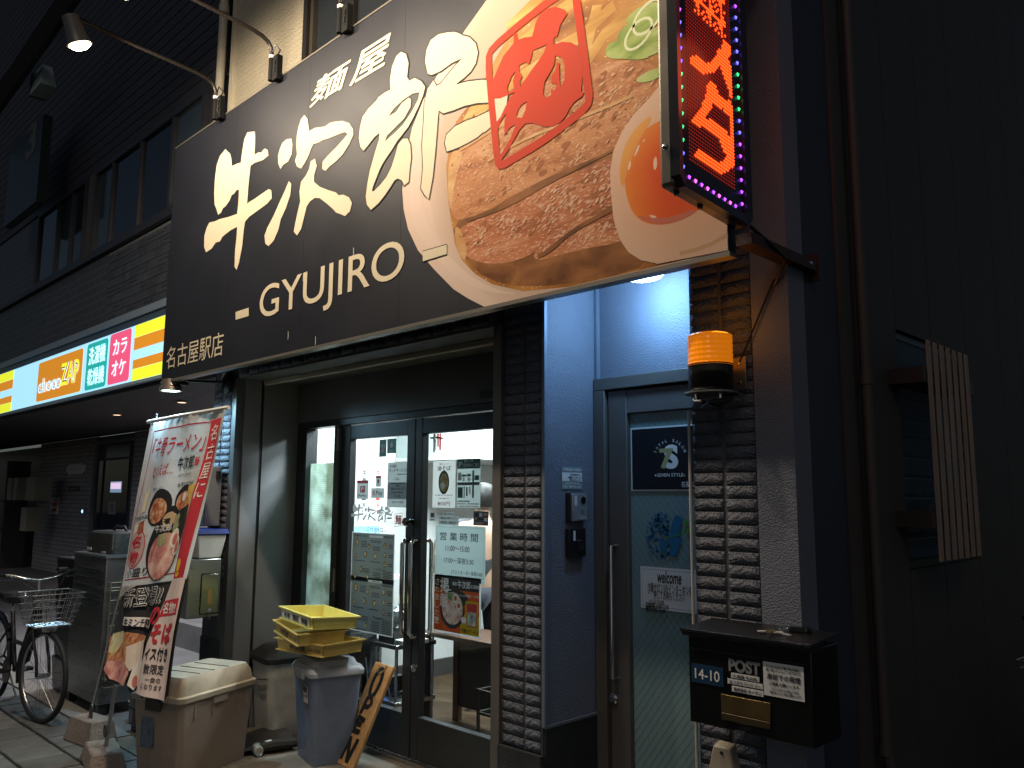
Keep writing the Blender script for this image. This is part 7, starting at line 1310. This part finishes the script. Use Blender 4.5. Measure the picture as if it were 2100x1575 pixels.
# ------------------------------------------------------------------ people inside
def skinmesh(verts, edges, rad, sub=2):
    me = bpy.data.meshes.new('skin'); me.from_pydata(verts, edges, []); o = bpy.data.objects.new('skin', me); COL.objects.link(o)
    o.modifiers.new('s', 'SKIN'); ss_ = o.modifiers.new('u', 'SUBSURF'); ss_.levels = sub; ss_.render_levels = sub
    for i, r in enumerate(rad): d = me.skin_vertices[0].data[i]; d.radius = r if isinstance(r, tuple) else (r, r); d.use_root = (i == 0)
    dg = bpy.context.evaluated_depsgraph_get(); out = bpy.data.meshes.new_from_object(o.evaluated_get(dg)); bpy.data.objects.remove(o)
    for p in out.polygons: p.use_smooth = True
    return out
def person(label, loc, rz, J, shirt, trousers, hairc):
    t = thing('person', label, 'person', loc, None, True, rz); skm = M('skin_tone', (.50, .31, .22), .5)
    n = {k: i for i, k in enumerate(J)}; V = [J[k][0] for k in J]; Rr = [J[k][1] for k in J]
    E_ = [('pel', 'bel'), ('bel', 'che'), ('che', 'nek'), ('nek', 'hea'), ('hea', 'top'), ('pel', 'lhi'), ('lhi', 'lkn'), ('lkn', 'lan'), ('lan', 'lto'), ('pel', 'rhi'), ('rhi', 'rkn'), ('rkn', 'ran'), ('ran', 'rto'), ('che', 'lsh'), ('lsh', 'lel'), ('lel', 'lwr'), ('lwr', 'lha'), ('che', 'rsh'), ('rsh', 'rel'), ('rel', 'rwr'), ('rwr', 'rha')]
    def part(name, keys, grow, mat, sub=2):
        ks = [k for k in J if k in keys]; ix = {k: i for i, k in enumerate(ks)}
        me = skinmesh([J[k][0] for k in ks], [(ix[a], ix[b]) for a, b in E_ if a in ix and b in ix], [tuple(x * grow + (.006 if grow > 1 else 0) for x in (J[k][1] if isinstance(J[k][1], tuple) else (J[k][1], J[k][1]))) for k in ks], sub); me.materials.append(mat); o = bpy.data.objects.new(name, me); COL.objects.link(o); o.parent = t; return o
    body = part('body', list(J), 1.0, skm); part('shirt', ['pel', 'bel', 'che', 'lsh', 'rsh', 'lel', 'rel'], 1.1, shirt); part('trousers', ['pel', 'lhi', 'lkn', 'lan', 'rhi', 'rkn', 'ran'], 1.12, trousers)
    hc_ = Vector(J['hea'][0]); hm = MB(); hm.lathe([(.03, .145), (.07, .13), (.095, .09), (.104, .04), (.10, -.01), (.085, -.05)], hc_ + Vector((0, -.012, -.01)), 18).build('hair', hairc, t, smooth=True)
    fc = MB(); f = hc_ + Vector((0, .085, 0)); fc.lathe([(.012, 0), (.009, .02), (.004, .03)], f + Vector((0, .0, -.005)), 10, (0, 1, -.3)).build('nose', skm, t, smooth=True)
    for s in (-1, 1): MB().lathe([(.011, 0), (.009, .006), (.003, .008)], f + Vector((s * .034, -.006, .025)), 10, (0, 1, 0)).build('eye', ink, t); MB().lathe([(.008, 0), (.024, .006), (.028, .012), (.012, .016)], hc_ + Vector((s * .085, 0, -.005)), 12, (s, 0, 0)).build('ear', skm, t, smooth=True)
    MB().box(f.x - .022, f.x + .022, f.y - .012, f.y + .004, f.z - .055, f.z - .047).build('mouth', redink, t)
    for s, h, wv_ in ((-1, 'lha', 'lwr'), (1, 'rha', 'rwr')):
        p0 = Vector(J[h][0]); d = (p0 - Vector(J[wv_][0])).normalized(); sd = d.cross(Vector((0, 1, .2))).normalized(); vv, ee, rr = [p0 - d * .02], [], [.02]
        for k in range(4):
            o_ = p0 + sd * (k - 1.5) * .018; L_ = (.06, .072, .068, .052)[k]; b = len(vv); vv += [o_, o_ + d * L_ * .55, o_ + d * L_ * .9 + Vector((0, .018, 0))]; ee += [(0, b), (b, b + 1), (b + 1, b + 2)]; rr += [.010, .0085, .0075]
        b = len(vv); vv += [p0 - d * .03 - sd * s * .03, p0 + d * .012 - sd * s * .05]; ee += [(0, b), (b, b + 1)]; rr += [.011, .009]
        me = skinmesh(vv, ee, rr, 1); me.materials.append(skm); o = bpy.data.objects.new('hand', me); COL.objects.link(o); o.parent = t
    return t
stand = dict(pel=((0, 0, .95), (.15, .10)), bel=((0, -.01, 1.10), (.135, .095)), che=((0, 0, 1.33), (.165, .105)), nek=((0, 0, 1.49), .055), hea=((0, .02, 1.62), (.078, .092)), top=((0, .02, 1.70), (.07, .08)), lhi=((-.095, 0, .88), .095), lkn=((-.10, .02, .50), .062), lan=((-.10, 0, .09), .042), lto=((-.11, .14, .04), .038), rhi=((.095, 0, .88), .095), rkn=((.10, .03, .50), .062), ran=((.10, .0, .09), .042), rto=((.11, .14, .04), .038), lsh=((-.195, 0, 1.415), .06), lel=((-.25, .02, 1.13), .043), lwr=((-.20, .22, 1.06), .03), lha=((-.16, .30, 1.08), .032), rsh=((.195, 0, 1.415), .06), rel=((.25, .03, 1.13), .043), rwr=((.20, .22, 1.06), .03), rha=((.16, .30, 1.08), .032))
sit = dict(pel=((0, 0, .52), (.16, .11)), bel=((0, .03, .68), (.145, .10)), che=((0, .07, .92), (.165, .11)), nek=((0, .08, 1.08), .055), hea=((0, .11, 1.21), (.078, .092)), top=((0, .115, 1.29), (.07, .08)), lhi=((-.10, .06, .52), .09), lkn=((-.12, .45, .50), .065), lan=((-.12, .44, .09), .042), lto=((-.13, .57, .04), .038), rhi=((.10, .06, .52), .09), rkn=((.12, .45, .50), .065), ran=((.12, .44, .09), .042), rto=((.13, .57, .04), .038), lsh=((-.19, .07, 1.0), .06), lel=((-.23, .22, .80), .043), lwr=((-.09, .38, .93), .03), lha=((-.04, .42, 1.02), .032), rsh=((.19, .07, 1.0), .06), rel=((.23, .22, .80), .043), rwr=((.09, .38, .93), .03), rha=((.04, .42, 1.02), .032))
hairm = M('hair_black', (.012, .010, .009), .45, bump=.3, bs=80, stretch=(20, 20, 1))
p1 = person('standing person in a dark grey T-shirt seen from behind through the right door', (-4.86, 4.55, .012), R(35), stand, M('shirt_grey', (.06, .065, .072), .85, var=.1, vs=12, bump=.15, bs=20), M('jeans_dark', (.02, .022, .03), .85, bump=.2, bs=60), hairm)
p2 = person('seated person in a pale shirt with raised hands at the right edge of the doorway', (-3.95, 5.05, .012), R(120), sit, M('shirt_pale', (.42, .50, .56), .8, bump=.2, bs=20), M('trousers_navy', (.03, .035, .05), .85), hairm)
ch = thing('dining_chair', 'dark dining chair under the seated person', 'chair', (-4.0, 5.0, .012)); mchr = M('chair_dark', (.03, .025, .022), .5)
bx('seat', mchr, ch, -4.22, -3.80, 4.78, 5.2, .40, .43, .006); bx('backrest', mchr, ch, -3.82, -3.80, 4.8, 5.18, .55, .85, .006)
for x in (-4.2, -3.82):
    for y in (4.8, 5.18): bx('leg', mchr, ch, x - .016, x + .016, y - .016, y + .016, .012, .398 if x < -4 else .86)
tote = thing('cloth_bag', 'crumpled beige cloth bag hanging beside the standing person', 'bag', (-4.72, 4.0, .6)); mb = MB(); mb.grid(lambda a, b: (-4.60 + .085 * math.cos(a * 6.283) * (1 + .2 * math.sin(b * 9)), 3.92 + .06 * math.sin(a * 6.283) * (1 + .25 * math.sin(b * 7 + a * 12)), .72 + b * .52), 20, 12).build('cloth', M('cloth_beige', (.48, .40, .28), .85, bump=.4, bs=25), tote, smooth=True, fix=False); MB().tube([(-4.70, 3.92, 1.22), (-4.70, 3.94, 1.34), (-4.64, 3.94, 1.34), (-4.63, 3.92, 1.22)], .008, 6).build('strap', M('strap_beige', (.3, .25, .17), .8), tote, smooth=True)
